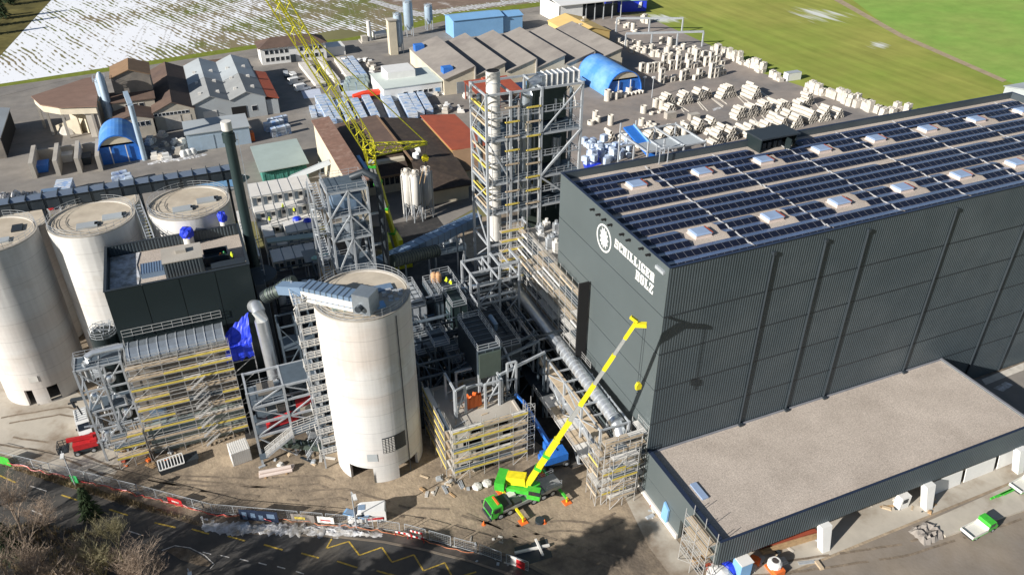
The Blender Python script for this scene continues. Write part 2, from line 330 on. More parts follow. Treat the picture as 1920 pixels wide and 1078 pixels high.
# ---------------------------------------------------------------- ground
def P(*pts): return [G(*p) for p in pts]
struct('ground', MB().poly([(-2500,-300,0),(2500,-300,0),(2500,4000,0),(-2500,4000,0)]), mat('far_ground', (.16,.15,.06), 1, var=.3, vs=.02))
sheet('construction_ground', [(-75,30),(130,30),(175,75),(175,160),(-75,175)], M['site'], .02)
sheet('meadow', P((1212,32),(1330,85),(1430,138),(1600,195),(1700,206),(2500,330),(3400,-100),(1600,-330),(1190,-250)), grass_snow_mat(), .02)
sheet('bright_meadow', P((1560,-30),(1690,72),(1885,152),(2100,230),(3000,100),(2200,-250)), M['grass2'], .05)
sheet('field_path', P((1540,-12),(1686,70),(1880,155),(1888,151),(1694,66),(1549,-16)), M['path'], .08)
sheet('snowy_field', P((-60,196),(0,158),(210,126),(350,104),(480,84),(640,55),(700,64),(850,24),(1020,4),(1190,-16),(1190,-300),(0,-400),(-60,-330),(95,0),(0,105),(-150,230)), snow_field_mat(), .02)
sheet('rough_pasture', P((-420,330),(0,106),(97,0),(190,-150),(190,-400),(-400,-200)), M['dgrass'], .05)
sheet('ploughed_field', P((728,-50),(706,0),(792,22),(926,4),(1190,-40),(1190,-200),(760,-200)), mat('ploughed_soil', (.19,.135,.10), 1, var=.25, vs=.15, c2=(.5,.48,.46), c2s=.08, c2t=.62, c2w=.06), .05)
sheet('snow_strip', P((700,0),(790,24),(926,6),(1100,-14),(1100,-9),(928,12),(780,32),(690,4)), M['snow'], .06)
sheet('grass_verge', P((-60,202),(0,164),(210,134),(350,112),(480,92),(690,74),(860,34),(1020,12),(1190,-8),(1190,-16),(1020,4),(850,24),(700,64),(640,74),(480,84),(350,104),(210,126),(0,158),(-60,196)), M['vgrass'], .07)
sheet('country_road', P((-60,216),(0,182),(120,152),(210,144),(350,124),(480,106),(700,86),(860,46),(1020,20),(1190,0),(1190,-8),(1020,12),(860,34),(690,74),(480,92),(350,112),(210,134),(0,164),(-60,202)), M['asph'], .09)
sheet('works_yard', P((-260,420),(-60,216),(0,182),(120,152),(210,144),(350,124),(480,106),(700,86),(860,46),(1020,20),(1150,30),(1060,110),(1060,180),(1000,330),(820,430),(600,420),(0,400)), M['asph'], .04)
sheet('storage_yard', P((1020,20),(1212,32),(1330,85),(1430,138),(1600,195),(1720,215),(1900,300),(1500,420),(1150,430),(940,360),(1000,200),(1090,120)), M['asph2'], .06)
sheet('silo_apron', P((-200,760),(-60,700),(0,690),(120,715),(175,760),(235,860),(205,905),(120,890),(0,850),(-200,810)), M['apron'], .05)
# main road in front, its pavement, verge and paint
ROAD_FAR = [(-160,800),(0,872),(110,908),(240,950),(380,988),(470,1002),(560,1003),(640,1007),(720,1016),(800,1032),(880,1052),(960,1078),(1060,1130)]
sheet('main_road', P(*ROAD_FAR, (1060,1500),(-300,1500),(-400,900)), M['road'], .05)
def offs(pts, d): return [(x, y-d) for x, y in pts]
sheet('road_verge', P(*offs(ROAD_FAR[1:7],0), *offs(ROAD_FAR[1:7],14)[::-1]), M['verge'], .06)
kp = P(*ROAD_FAR[6:]); kb = MB()
for a, b in zip(kp, kp[1:]): kb.bar(a+Vector((0,0,.06)), b+Vector((0,0,.06)), .35, .14)
struct('road_kerb', kb, M['walk'])
kp2 = P((560,986),(640,990),(720,996),(800,1008),(880,1024),(960,1044),(1040,1085))
sheet('wet_layby', [(p.x,p.y) for p in kp] + [(p.x,p.y) for p in kp2[::-1]], M['wet'], .045)
kb = MB()
for a, b in zip(kp2, kp2[1:]): kb.bar(a+Vector((0,0,.06)), b+Vector((0,0,.06)), .5, .16)
struct('site_kerb', kb, M['walk'])
def marks(name, segs, w, m, z=.075):
    mb = MB()
    for a, b in segs:
        a, b = G(*a), G(*b); d = (b-a).normalized(); r = Vector((d.y,-d.x,0))*w/2; u = Vector((0,0,z))
        mb.poly([a-r+u, b-r+u, b+r+u, a+r+u])
    return struct(name, mb, m)
zz = [(596,1040),(618,1032),(656,1014),(674,1040),(717,1028),(735,1054),(776,1041),(792,1070),(832,1056),(848,1082)]
zz = [(612,1028),(612+42,1015),(674,1041),(716,1026),(735,1054),(776,1040),(794,1070),(834,1055),(850,1085),(893,1072)]
marks('zigzag_road_marking', list(zip(zz, zz[1:])) + [((612,1028),(622,1010))], .22, M['paint_y'])
marks('yellow_lane_dashes', [((-2,891),(30,905)),((115,928),(146,938)),((205,955),(240,966)),((290,980),(330,989)),((360,992),(392,1001)),((427,1005),(460,1014)),((495,1021),(530,1031)),((565,1037),(598,1046)),((632,1052),(670,1064)),((706,1070),(745,1080))], .25, M['paint_y'])
marks('white_lane_dashes', [((57,911),(88,921)),((60,957),(85,967)),((240,995),(265,1003)),((380,1035),(396,1039)),((413,1041),(430,1045)),((450,1048),(466,1052)),((485,1055),(500,1059)),((520,1062),(535,1066)),((555,1071),(570,1076))], .16, M['paint_w'])
sheet('traffic_island', P((310,1032),(330,1026),(352,1029),(378,1042),(396,1056),(392,1062),(372,1060),(340,1050)), M['verge'], .09)
marks('island_edge_line', [(a,b) for a,b in zip([(304,1032),(328,1023),(356,1027),(384,1041),(402,1058)],[(328,1023),(356,1027),(384,1041),(402,1058),(394,1066)])], .14, M['paint_w'], .08)
# snow heaped along the verge
def heap(name, path, w, h, m, n=7, seed=1):
    r = random.Random(seed); pts = P(*path); mb = MB(); rows = []; acc = []
    L = [0]
    for a, b in zip(pts, pts[1:]): L.append(L[-1]+(b-a).length)
    tot = L[-1]; k = max(3, int(tot/.35)); vs = []
    for i in range(k+1):
        d = tot*i/k; j = max(q for q in range(len(pts)-1) if L[q] <= d+1e-6); t = (d-L[j])/(L[j+1]-L[j])
        p = pts[j].lerp(pts[j+1], t); dr = (pts[j+1]-pts[j]).normalized(); nn = Vector((dr.y,-dr.x,0))
        ww = w*(.6+.8*r.random()); e = min(1, 4*i/k, 4*(k-i)/k)
        for q in range(n):
            s = q/(n-1)*2-1; hh = max(0, 1-s*s)*h*e*(.5+r.random()*.8)
            vs.append(p + nn*s*ww*.5 + Vector(((r.random()-.5)*.2, (r.random()-.5)*.2, hh+.02)))
    fs = [(i*n+q, (i+1)*n+q, (i+1)*n+q+1, i*n+q+1) for i in range(k) for q in range(n-1)]
    mb.add(vs, fs); return tag(obj(name, mb, m, smooth=True), kind='structure')
heap('snow_bank', [(372,985),(430,991),(500,991),(560,994),(640,996),(690,992)], 2.2, .45, M['snow'], n=9, seed=3)
heap('snow_bank', [(560,985),(600,992),(660,999),(720,1003)], .9, .4, M['snow'], seed=4)
heap('snow_heap', [(-90,398),(-20,390),(40,383),(72,378)], 12, 3.0, M['snow'], seed=5)
heap('snow_bank', [(275,309),(300,303),(340,299),(390,289)], 2.2, .3, M['snow'], seed=6)
#heap('snow_bank', [(0,190),(30,188),(60,182)], 4, .6, M['snow'], seed=8)
#heap('snow_bank', [(35,330),(46,290),(58,262)], 2.2, .3, M['snow'], seed=9)
# ---------------------------------------------------------------- the high warehouse
HX0, HX1, HY0, HY1, HZ, RZ = 52.0, 152.5, 71.4, 103.2, 40.2, 39.0
hall = thing('warehouse', 'tall dark grey warehouse with solar panels on its roof and white lettering', 'warehouse', (HX0, HY0, 0))
seams = [0, 8.1, 13.6, 20.0, 26.3, 32.5, 40.2]
w = MB()
for a, b in zip(seams, seams[1:]): w.box(HX0, HY0+.1, a+.06, HX0+.3, HY1, b-.08 if b < 40 else b)
obj('end_wall', w, M['clad'], hall, True)
obj('wall_core', MB().box(HX0+.08, HY0+.12, 0, HX1-.1, HY1-.05, RZ-.3), M['trim'], hall, True)
w = MB(); w.m = 0; pit = .42; n = int((HX1-HX0)/pit); prof = []
for i in range(n):
    x = HX0+.05+i*pit
    prof += [(x, 0), (x+.17, 0), (x+.22, -.035), (x+.37, -.035)]
prof.append((HX1, 0))
for a, b in zip(seams, seams[1:]):
    b2 = b if b > 40 else b-.14
    vs = [(x, HY0+.07+d, z) for x, d in prof for z in (a+.14 if a else 0, b2)]
    w.add(vs, [(2*i, 2*i+2, 2*i+3, 2*i+1) for i in range(len(prof)-1)])
obj('long_wall', w, M['cladr'], hall, True)
w = MB()
for z in seams[1:-1]: w.box(HX0+.02, HY0+.05, z-.14, HX1, HY0+.10, z+.14)
obj('wall_joint', w, M['trim'], hall, True)
obj('rear_wall', MB().box(HX0+.3, HY1-.3, 0, HX1, HY1, HZ), M['cladr'], hall, True)
obj('far_end_wall', MB().box(HX1-.3, HY0+.1, 0, HX1, HY1-.3, HZ), M['cladr'], hall, True)
obj('roof', MB().box(HX0+.3, HY0+.3, RZ-.25, HX1-.3, HY1-.3, RZ), M['gravel'], hall, True)
w = MB(); w.box(HX0-.06, HY0-.1, HZ, HX1+.06, HY0+.32, HZ+.06); w.box(HX0-.06, HY1-.32, HZ, HX1+.06, HY1+.06, HZ+.06)
w.box(HX0-.06, HY0+.32, HZ, HX0+.34, HY1-.32, HZ+.06); w.box(HX1-.34, HY0+.32, HZ, HX1+.06, HY1-.32, HZ+.06)
obj('parapet_coping', w, M['navy'], hall, True)
obj('front_parapet', MB().box(HX0+.3, HY0+.15, RZ, HX1-.3, HY0+.3, HZ), M['cladr'], hall, True)
for x in (68.6, 77.5, 85.15, 102.2, 119.5, 128.4, 137.0, 146.0):
    dp = MB().cyl((x, HY0-.13, 7.6 if x < 111 else .3), (x, HY0-.13, 38.7), .15, n=10)
    for z in (12, 18, 25, 31, 36): dp.box(x-.05, HY0-.13, z, x+.05, HY0+.06, z+.12)
    d = obj('downpipe', dp, M['trim'], hall, True, True)
    obj('hopper_head', MB().box(x-.24, HY0-.34, 38.5, x+.24, HY0+.02, 39.0), M['trim'], d).location = -Vector((HX0, HY0, 0)) if False else (0,0,0)
    k = d.children[0]; k.data.transform(Matrix.Translation((-HX0,-HY0,0)))
    if x < 111: 
        s = obj('pipe_shoe', MB().box(x-.32, HY0-.7, 7.98, x+.32, HY0-.06, 8.3), M['trim'], d); s.data.transform(Matrix.Translation((-HX0,-HY0,0)))
for py, px in ((402,1120),(421,1142),(449,1176),(476,1213)):
    q = GX(px, py-5, HX0)
    for dy in (-.9, .9):
        obj('floodlight', MB().box(HX0-.75, q.y+dy-.16, q.z-.1, HX0-.02, q.y+dy+.16, q.z+.12), M['black'], hall, True)
q = GX(1240, 505, HX0); obj('fixture_box', MB().box(HX0-.35, q.y-1.0, q.z-.25, HX0-.02, q.y+1.0, q.z+.2), M['galv'], hall, True)
# --- lettering and emblem on the end wall: seen from -x, text runs towards -y
LET = {
 'S': [(.06,.80,.94,1),(.06,.45,.38,.92),(.1,.44,.9,.6),(.62,.1,.94,.55),(.06,0,.94,.18),(.0,.0,.18,.34),(.8,.68,.97,1)],
 'C': [(.06,.08,.42,.92),(.2,.84,.9,1),(.2,0,.9,.16),(.76,.62,.95,1),(.78,0,.95,.3)],
 'H': [(.1,0,.4,1),(.6,0,.9,1),(.3,.42,.7,.57),(.0,.9,.5,1),(.5,.9,1,1),(.0,0,.47,.1),(.53,0,1,.1)],
 'I': [(.3,0,.7,1),(.1,.9,.9,1),(.1,0,.9,.1)],
 'L': [(.14,0,.5,1),(.0,.9,.64,1),(.0,0,.95,.13),(.76,0,.95,.38)],
 'G': [(.06,.08,.42,.92),(.2,.84,.9,1),(.2,0,.9,.16),(.76,.66,.95,1),(.62,0,.95,.42),(.5,.36,1,.48)],
 'E': [(.12,0,.48,1),(.0,.86,.95,1),(.0,0,.95,.14),(.4,.43,.72,.57),(.78,.66,.95,1),(.78,0,.95,.34),(.62,.34,.74,.66)],
 'R': [(.12,0,.45,1),(.0,.88,.75,1),(.0,0,.55,.11),(.4,.43,.75,.55),(.62,.5,.94,.94),(.62,.0,.92,.45),(.8,0,1,.12)],
 'O': [(.04,.12,.38,.88),(.62,.12,.96,.88),(.2,.85,.8,1),(.2,0,.8,.15)],
 'Z': [(.04,.86,.96,1),(.04,0,.96,.14),(.04,.62,.2,.95),(.8,.05,.96,.38)],
}
def word(txt, y0, y1, z0, z1):
    w = MB(); n = len(txt); wd = [(.62 if c == 'I' else 1.) for c in txt]; tot = sum(wd); u = (y0-y1)/tot; y = y0
    for c, k in zip(txt, wd):
        cw = u*k*.93; hh = z1-z0
        for i, (a, b, d, e) in enumerate(LET[c]):
            t = .05+.003*i
            w.box(HX0-t, y-a*cw, z0+b*hh, HX0-.005, y-d*cw, z0+e*hh)
        if c == 'Z':
            w.ext([(HX0-.08, y-.02*cw, z0+.12*hh), (HX0-.08, y-.42*cw, z0+.12*hh), (HX0-.08, y-.97*cw, z0+.88*hh), (HX0-.08, y-.58*cw, z0+.88*hh)], (.07,0,0))
        y -= u*k
    return w
pa, pb = GX(1153.5, 449.5, HX0), GX(1152, 465.3, HX0); pc, pd_ = GX(1229, 512, HX0), GX(1228.2, 528.7, HX0)
zt, zb = (pa.z+pc.z)/2, (pb.z+pd_.z)/2
sg = thing('wall_sign', 'white slab lettering reading SCHILLIGER HOLZ on the end wall of the dark warehouse', 'sign', (HX0, pa.y, zb))
obj('lettering', word('SCHILLIGER', pa.y, pc.y, zb, zt), M['white'], sg, True)
ha, hb, hc, hd = GX(1192.8, 507, HX0), GX(1192.8, 527, HX0), GX(1227.2, 534.4, HX0), GX(1226.2, 551, HX0)
obj('lettering', word('HOLZ', ha.y, hc.y, (hb.z+hd.z)/2, (ha.z+hc.z)/2), M['white'], sg, True)
ec = GX(1132.7, 446.9, HX0); er = (GX(1132.7, 421, HX0).z-GX(1132.7, 473, HX0).z)/2
em = thing('wall_emblem', 'white ring emblem with ragged leaf figure, left of the lettering on the end wall', 'emblem', ec)
w = MB(); N = 48
for i in range(N):
    a, b = 2*PI*i/N, 2*PI*(i+1)/N
    w.ext([(HX0-.06, ec.y+math.cos(t)*r, ec.z+math.sin(t)*r) for t, r in ((a,er),(b,er),(b,er*.88),(a,er*.88))], (.055,0,0))
obj('ring', w, M['white'], em, True)
lf = [(.0,-.72),(.10,-.42),(.36,-.62),(.30,-.36),(.55,-.34),(.44,-.12),(.62,.02),(.40,.12),(.52,.40),(.30,.34),(.26,.62),(.08,.50),(.0,.74),(-.14,.52),(-.34,.66),(-.28,.40),(-.52,.38),(-.38,.16),(-.56,-.04),(-.36,-.12),(-.50,-.40),(-.26,-.34),(-.30,-.60),(-.10,-.46)]
obj('figure', MB().ext([(HX0-.06, ec.y-x*er, ec.z+y*er*1.08) for x, y in lf], (.055,0,0)), M['white'], em, True)
# --- solar panel blocks
gaps = [52.9] + [66.7+13.28*i for i in range(7)] + [151.2]
strips = [('front', 72.0, 81.3, 4), ('second', 81.6, 88.3, 3), ('third', 89.2, 93.7, 2), ('rear', 94.3, 101.6, 3)]
SKY = [(62.0+12.42*i, 79.3) for i in range(8)] + [(61.9+12.2*i, 96.5) for i in range(8)]
PAD = [(62.4+12.42*i, 79.2, 2.5, 2.3) for i in range(8)] + [(62.3+12.2*i, 96.4, 2.4, 1.9) for i in range(8)] + [(x, 87.8, 1.8, .6) for x in (77.8, 104.6, 129.4, 142)] + [(91.8, 101, 4.4, 2.2), (66, 102.3, 2.5, 2.0)]
ORD = ['first','second','third','fourth','fifth','sixth','seventh','eighth','ninth','tenth']
for si, (nm, ya, yb, npair) in enumerate(strips):
    for gi, (xa, xb) in enumerate(zip(gaps, gaps[1:])):
        xa += .16; xb -= .16; cnt = max(2, round((xb-xa)/1.28)); pw = (xb-xa)/cnt
        t = thing('solar_panel_array', f'{ORD[gi]} solar panel block from the lettered wall, {nm} strip of the warehouse roof', 'solar panels', (xa, ya, RZ), 0, 'solar panel blocks on the warehouse roof')
        pp = (yb-ya)/npair
        for k in range(npair):
            y0 = ya+k*pp
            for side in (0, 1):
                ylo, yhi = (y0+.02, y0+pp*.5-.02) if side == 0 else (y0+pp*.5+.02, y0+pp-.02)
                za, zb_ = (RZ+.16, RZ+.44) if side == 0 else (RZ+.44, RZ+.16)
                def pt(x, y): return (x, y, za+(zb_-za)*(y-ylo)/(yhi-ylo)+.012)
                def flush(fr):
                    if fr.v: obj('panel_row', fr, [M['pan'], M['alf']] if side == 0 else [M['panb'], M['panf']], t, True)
                    return MB()
                fr = MB()
                for c in range(cnt):
                    x0, x1 = xa+c*pw, xa+(c+1)*pw; cx, cy = (x0+x1)/2, (ylo+yhi)/2
                    if any(abs(cx-a) < hx+pw*.25 and abs(cy-b) < hy+.1 for a, b, hx, hy in PAD): fr = flush(fr); continue
                    fr.m = 1; fr.add([(x0,ylo,za),(x1,ylo,za),(x1,yhi,zb_),(x0,yhi,zb_)], [(0,1,2,3)])
                    e = .03; fr.m = 0
                    fr.add([pt(x0+e,ylo+e), pt(x1-e,ylo+e), pt(x1-e,yhi-e), pt(x0+e,yhi-e)], [(0,1,2,3)])
                flush(fr)
# pale cable trays across the roof
for gi, x in enumerate(gaps[1:-1]):
    w = MB(); y = 73.2; r = random.Random(gi)
    while y < 101: w.bar((x+r.uniform(-.12,.12), y, RZ+.22), (x+r.uniform(-.12,.12), y+1.15, RZ+.22+.2*r.random()), .2, .06); y += 1.1
    tag(obj('cable_tray', w, M['tray']), f'{ORD[gi]} pale cable tray running across the warehouse roof, counted from the lettered wall', 'cable tray', 'cable trays between the solar blocks')
# --- skylights
def skylight():
    t = thing('skylight', '', 'skylight', (0,0,RZ))
    k = MB(); k.ext([(-1.25,-1.1,0),(1.25,-1.1,0),(1.25,1.1,0),(-1.25,1.1,0)], (0,0,.1)); k.box(-1.12,-.98,.1,1.12,.98,.62); obj('kerb', k, M['pink'], t)
    g = MB(); g.add([(-1.18,-1.04,.64),(1.18,-1.04,.64),(1.18,1.04,.64),(-1.18,1.04,.64),(-.95,-.8,.86),(.95,-.8,.86),(.95,.8,.86),(-.95,.8,.86)], [(0,3,2,1),(4,5,6,7),(0,1,5,4),(1,2,6,5),(2,3,7,6),(3,0,4,7)]); obj('glazing', g, M['dome'], t)
    obj('flap', MB().box(1.19,-.9,.3,1.34,.9,.75), M['rust'], t)
    for c in t.children: c.scale = (1.15,1.1,.8)
    return t
s0 = skylight()
for i, (x, y) in enumerate(SKY):
    lb = f'{ORD[i%8]} skylight from the lettered wall, {"front" if i < 8 else "rear"} row on the warehouse roof'
    if i == 0: s0.location = (x, y, RZ); s0['label'] = lb; s0['group'] = 'skylights on the warehouse roof'
    else: dup(s0, (x, y, RZ), 0, lb)
# --- roof exit box at the rear parapet
t = thing('roof_exit', 'dark roof exit box with open door at the rear parapet of the warehouse', 'roof exit', (91.8, 101.2, RZ))
w = MB(); w.box(88,99.6,RZ,88.2,103.6,RZ+2.4); w.box(95.4,99.6,RZ,95.6,103.6,RZ+2.4); w.box(88.2,103.4,RZ,95.4,103.6,RZ+2.4); obj('walls', w, M['cladg'], t, True)
obj('roof', MB().box(87.7,99.2,RZ+2.4,95.9,103.8,RZ+2.65), M['trim'], t, True)
obj('door', MB().box(93.2,98.2,RZ+.1,93.3,99.6,RZ+2.2), M['cladg'], t, True)
w = MB()
for x in (89.3,90.4,91.6,92.6): w.box(x,100.6,RZ,x+.7,101.4,RZ+1.1+.3*(x%1))
obj('equipment', w, M['dsteel'], t, True)
t = thing('roof_ladder', 'galvanised roof ladder cage standing in the gap of the rear parapet of the warehouse', 'ladder', (70.5,103,RZ))
w = MB()
for x in (69.8,71.4):
    for y in (102.5,103.6): w.bar((x,y,RZ),(x,y,RZ+2.9),.12)
w.bar((69.8,103.6,RZ+2.9),(71.4,103.6,RZ+2.9),.12); w.bar((69.8,102.5,RZ+2.9),(71.4,102.5,RZ+2.9),.12)
for z in range(7): w.bar((69.8,103.6,RZ+.4*z),(71.4,103.6,RZ+.4*z),.07)
obj('frame', w, M['galv'], t, True)
# ---------------------------------------------------------------- the low loading canopy in front
CX1, CY0, CZ = 111.2, 53.0, 8.6
t = thing('loading_canopy', 'long low gravel roofed loading building on white pillars before the warehouse', 'loading bay', (HX0, CY0, 0))
obj('roof', MB().box(HX0+.5, CY0+.35, 7.4, CX1-.4, HY0-.02, 7.95), M['gravel'], t, True)
w = MB(); w.box(HX0, CY0+.1, 4.05, HX0+.5, HY0+.08, CZ-.004); w.box(HX0, 61.5, 0, HX0+.5, HY0+.08, 4.0); w.box(HX0+.1,CY0+.3,3.9,HX0+.45,61.5,4.05); obj('end_wall', w, M['clad'], t, True)
prof = []; n = int((CX1-HX0)/.42)
for i in range(n):
    x = HX0+.03+i*.42; prof += [(x,0),(x+.17,0),(x+.22,-.06),(x+.37,-.06)]
prof.append((CX1,0)); w = MB()
w.add([(x,CY0+.06+d,z) for x,d in prof for z in (4.05,CZ-.02)], [(2*i,2*i+2,2*i+3,2*i+1) for i in range(len(prof)-1)]); w.box(HX0+.1,CY0+.1,4.08,CX1,CY0+.35,CZ-.05)
obj('fascia', w, M['cladr'], t, True)
obj('soffit', MB().box(HX0+.5,CY0+.36,6.9,CX1-.4,HY0-.05,7.4), M['cream'], t, True)
w = MB(); w.box(HX0-.05,CY0-.08,CZ-.02,HX0+.62,HY0-.02,CZ+.05); w.box(HX0+.62,CY0-.08,CZ-.02,CX1+.05,CY0+.26,CZ+.05); obj('coping', w, M['navy'], t, True)
w = MB(); w.box(CX1-.4,CY0+.36,4.05,CX1,HY0,8.1); obj('far_end', w, M['clad'], t, True)
obj('gutter_edge', MB().box(CX1-.42,CY0+.36,8.1,CX1+.05,HY0-.02,8.2).box(HX0+.7,HY0-.3,7.95,CX1-.5,HY0-.02,8.12), M['alf'], t, True)
for x in (70.2, 89.8, 109.2):
    w = MB(); w.ext([(x-.85,51.4,0),(x+.85,51.4,0),(x+1.15,CY0-.1,4.3),(x-1.15,CY0-.1,4.3)], (0,1.2,0))
    obj('pillar', MB().add([(x-.62,51.2,0),(x+.62,51.2,0),(x+.62,52.3,0),(x-.62,52.3,0),(x-.85,52.2,4.2),(x+.85,52.2,4.2),(x+.85,53.4,4.2),(x-.85,53.4,4.2)], [(0,3,2,1),(4,5,6,7),(0,1,5,4),(1,2,6,5),(2,3,7,6),(3,0,4,7)]), M['white'], t, True)
obj('back_wall', MB().box(HX0+.5,63,0,CX1-.4,63.4,6.9), M['beige'], t, True)
w = MB()
for x in (57,66,76,85,95,104): w.box(x-2.4,62.85,.2,x+2.4,62.97,4.4)
obj('loading_door', w, M['trim'], t, True)
obj('skylight_strip', MB().box(54.4,60.5,7.96,55.4,63.6,8.2), M['dome'], t, True)
sheet('loading_floor', [(HX0+.5,50.6),(CX1+3,50.6),(CX1+3,63),(HX0+.5,63)], M['apron'], .07)
sheet('site_path', [(HX0-.2,50),(HX0-4.2,50),(HX0-4.6,62),(HX0-2.2,77),(HX0-.2,77)], M['apron'], .07)
w = MB(); w.box(HX0-.35,61.5,0,HX0-.02,75,.9); tag(obj('plinth_wall', w, M['offw']), 'white concrete plinth at the foot of the dark end wall', 'plinth')
w = MB(); w.ext([(HX0-.4,65.6,.6),(HX0-.4,64.1,.6),(HX0-.4,64.0,3.4),(HX0-.4,65.2,4.1)],(.3,0,0)); tag(obj('panel_sheet', w, M['skyb']), 'pale blue board leaning on the end wall of the loading building', 'board')
# ---------------------------------------------------------------- builders for steel and scaffolding
def steel(t, xs, ys, zs, cw=.3, bw=.26, m='galv', bx=(), by=(), base=None):
    """columns on the xs x ys grid, a ring of beams at each height in zs, diagonals in the faces listed"""
    z0, z1 = (base if base is not None else zs[0]), zs[-1]; mm = M[m]
    for x in xs:
        for y in ys: obj('column', MB().box(x-cw/2,y-cw/2,z0,x+cw/2,y+cw/2,z1+cw/2+.03), mm, t, True)
    for z in zs[(0 if base is None or zs[0] > base+1 else 1):]:
        w = MB()
        for y in ys: w.bar((xs[0],y,z),(xs[-1],y,z), bw*.7, bw)
        for x in xs: w.bar((x,ys[0],z-.025),(x,ys[-1],z-.025), bw*.66, bw*.96)
        obj('floor_beams', w, mm, t, True)
    lv = ([base] if base is not None and zs[0] > base+1 else []) + list(zs)
    for k, (a, b) in enumerate(zip(lv, lv[1:])):
        for y in bx:
            w = MB()
            for i in range(len(xs)-1):
                if (i+k) % 2: w.bar((xs[i],y,a),(xs[i+1],y,b), bw*.55)
                else: w.bar((xs[i+1],y,a),(xs[i],y,b), bw*.55)
            obj('brace', w, mm, t, True)
        for x in by:
            w = MB()
            for i in range(len(ys)-1):
                if (i+k) % 2: w.bar((x,ys[i],a),(x,ys[i+1],b), bw*.55)
                else: w.bar((x,ys[i+1],a),(x,ys[i],b), bw*.55)
            obj('brace', w, mm, t, True)
def deck(t, x0, y0, x1, y1, z, m='galvb', rl=True, rm='galv', open_=()):
    g = MB().box(x0,y0,z-.08,x1,y1,z); d = obj('platform', g, M[m], t, True)
    if rl:
        w = MB(); rail(w, [(x0,y0,z),(x1,y0,z),(x1,y1,z),(x0,y1,z)], 1.1, 1.5, .055, closed=True)
        obj('railing', w, M[rm], t, True)
def scaffold(t, p, q, dep, z0, z1, lift=2.0, bay=2.5, toe='toe', seed=0, diag=True, tc=1., over=1.0, w_=.075, planks=True):
    """facade scaffold from p to q (ground line of its inner face), DEP the outward vector"""
    r = random.Random(seed); p = Vector((p[0],p[1],0)); q = Vector((q[0],q[1],0)); dep = Vector((dep[0],dep[1],0)); L = (q-p).length; n = max(1, round(L/bay))
    zz = [z0+lift*i for i in range(int((z1-z0)/lift+.5)+1)]
    for i in range(n+1):
        b = p.lerp(q, i/n)
        for o in (Vector(), dep): obj('upright', MB().bar(b+o+Vector((0,0,z0)), b+o+Vector((0,0,zz[-1]+over+r.uniform(-.2,.5))), w_), M['tube'], t, True)
    u = (q-p).normalized()
    for k, z in enumerate(zz[(1 if z0 < .5 else 0):]):
        Z = Vector((0,0,z))
        w = MB()
        for o in (.0, 1.):
            w.bar(p+dep*o+Z-Vector((0,0,.12)), q+dep*o+Z-Vector((0,0,.12)), w_)
        for h in (.55, 1.05): w.bar(p+dep+Z+Vector((0,0,h)), q+dep+Z+Vector((0,0,h)), w_*.85)
        for i in range(n+1):
            b = p.lerp(q, i/n); w.bar(b+Z-Vector((0,0,.12)), b+dep+Z-Vector((0,0,.12)), w_)
        obj('ledger', w, M['tube'], t, True)
        if planks:
            i = 0
            while i < n:
                j = min(n, i+r.choice((1,2,2,3)))
                a, b = p.lerp(q, i/n), p.lerp(q, j/n)
                if r.random() < .93:
                    w = MB(); c = (a+b)/2+dep/2+Z; w.bar(a+dep*.5+Z+u*.04, b+dep*.5+Z-u*.04, dep.length*.82, .07)
                    obj('deck', w, M[r.choice(('plank','plank','offw','galvb'))], t, True)
                if r.random() < tc:
                    obj('toeboard', MB().bar(a+dep*1.03+Z+Vector((0,0,.16)), b+dep*1.03+Z+Vector((0,0,.16)), .05, .34), M[toe if r.random() < .75 else 'plank'], t, True)
                i = j
    if diag:
        for k in range(len(zz)-1):
            i = (k*1) % n
            if n > 1 and k % 2 == 0:
                for s in range(0, n, 4):
                    a, b = p.lerp(q, s/n)+dep*1.04, p.lerp(q, min(n,s+1)/n)+dep*1.04
                    obj('brace', MB().bar(a+Vector((0,0,zz[k])), b+Vector((0,0,zz[k+1])), w_*.8), M['tube'], t, True)
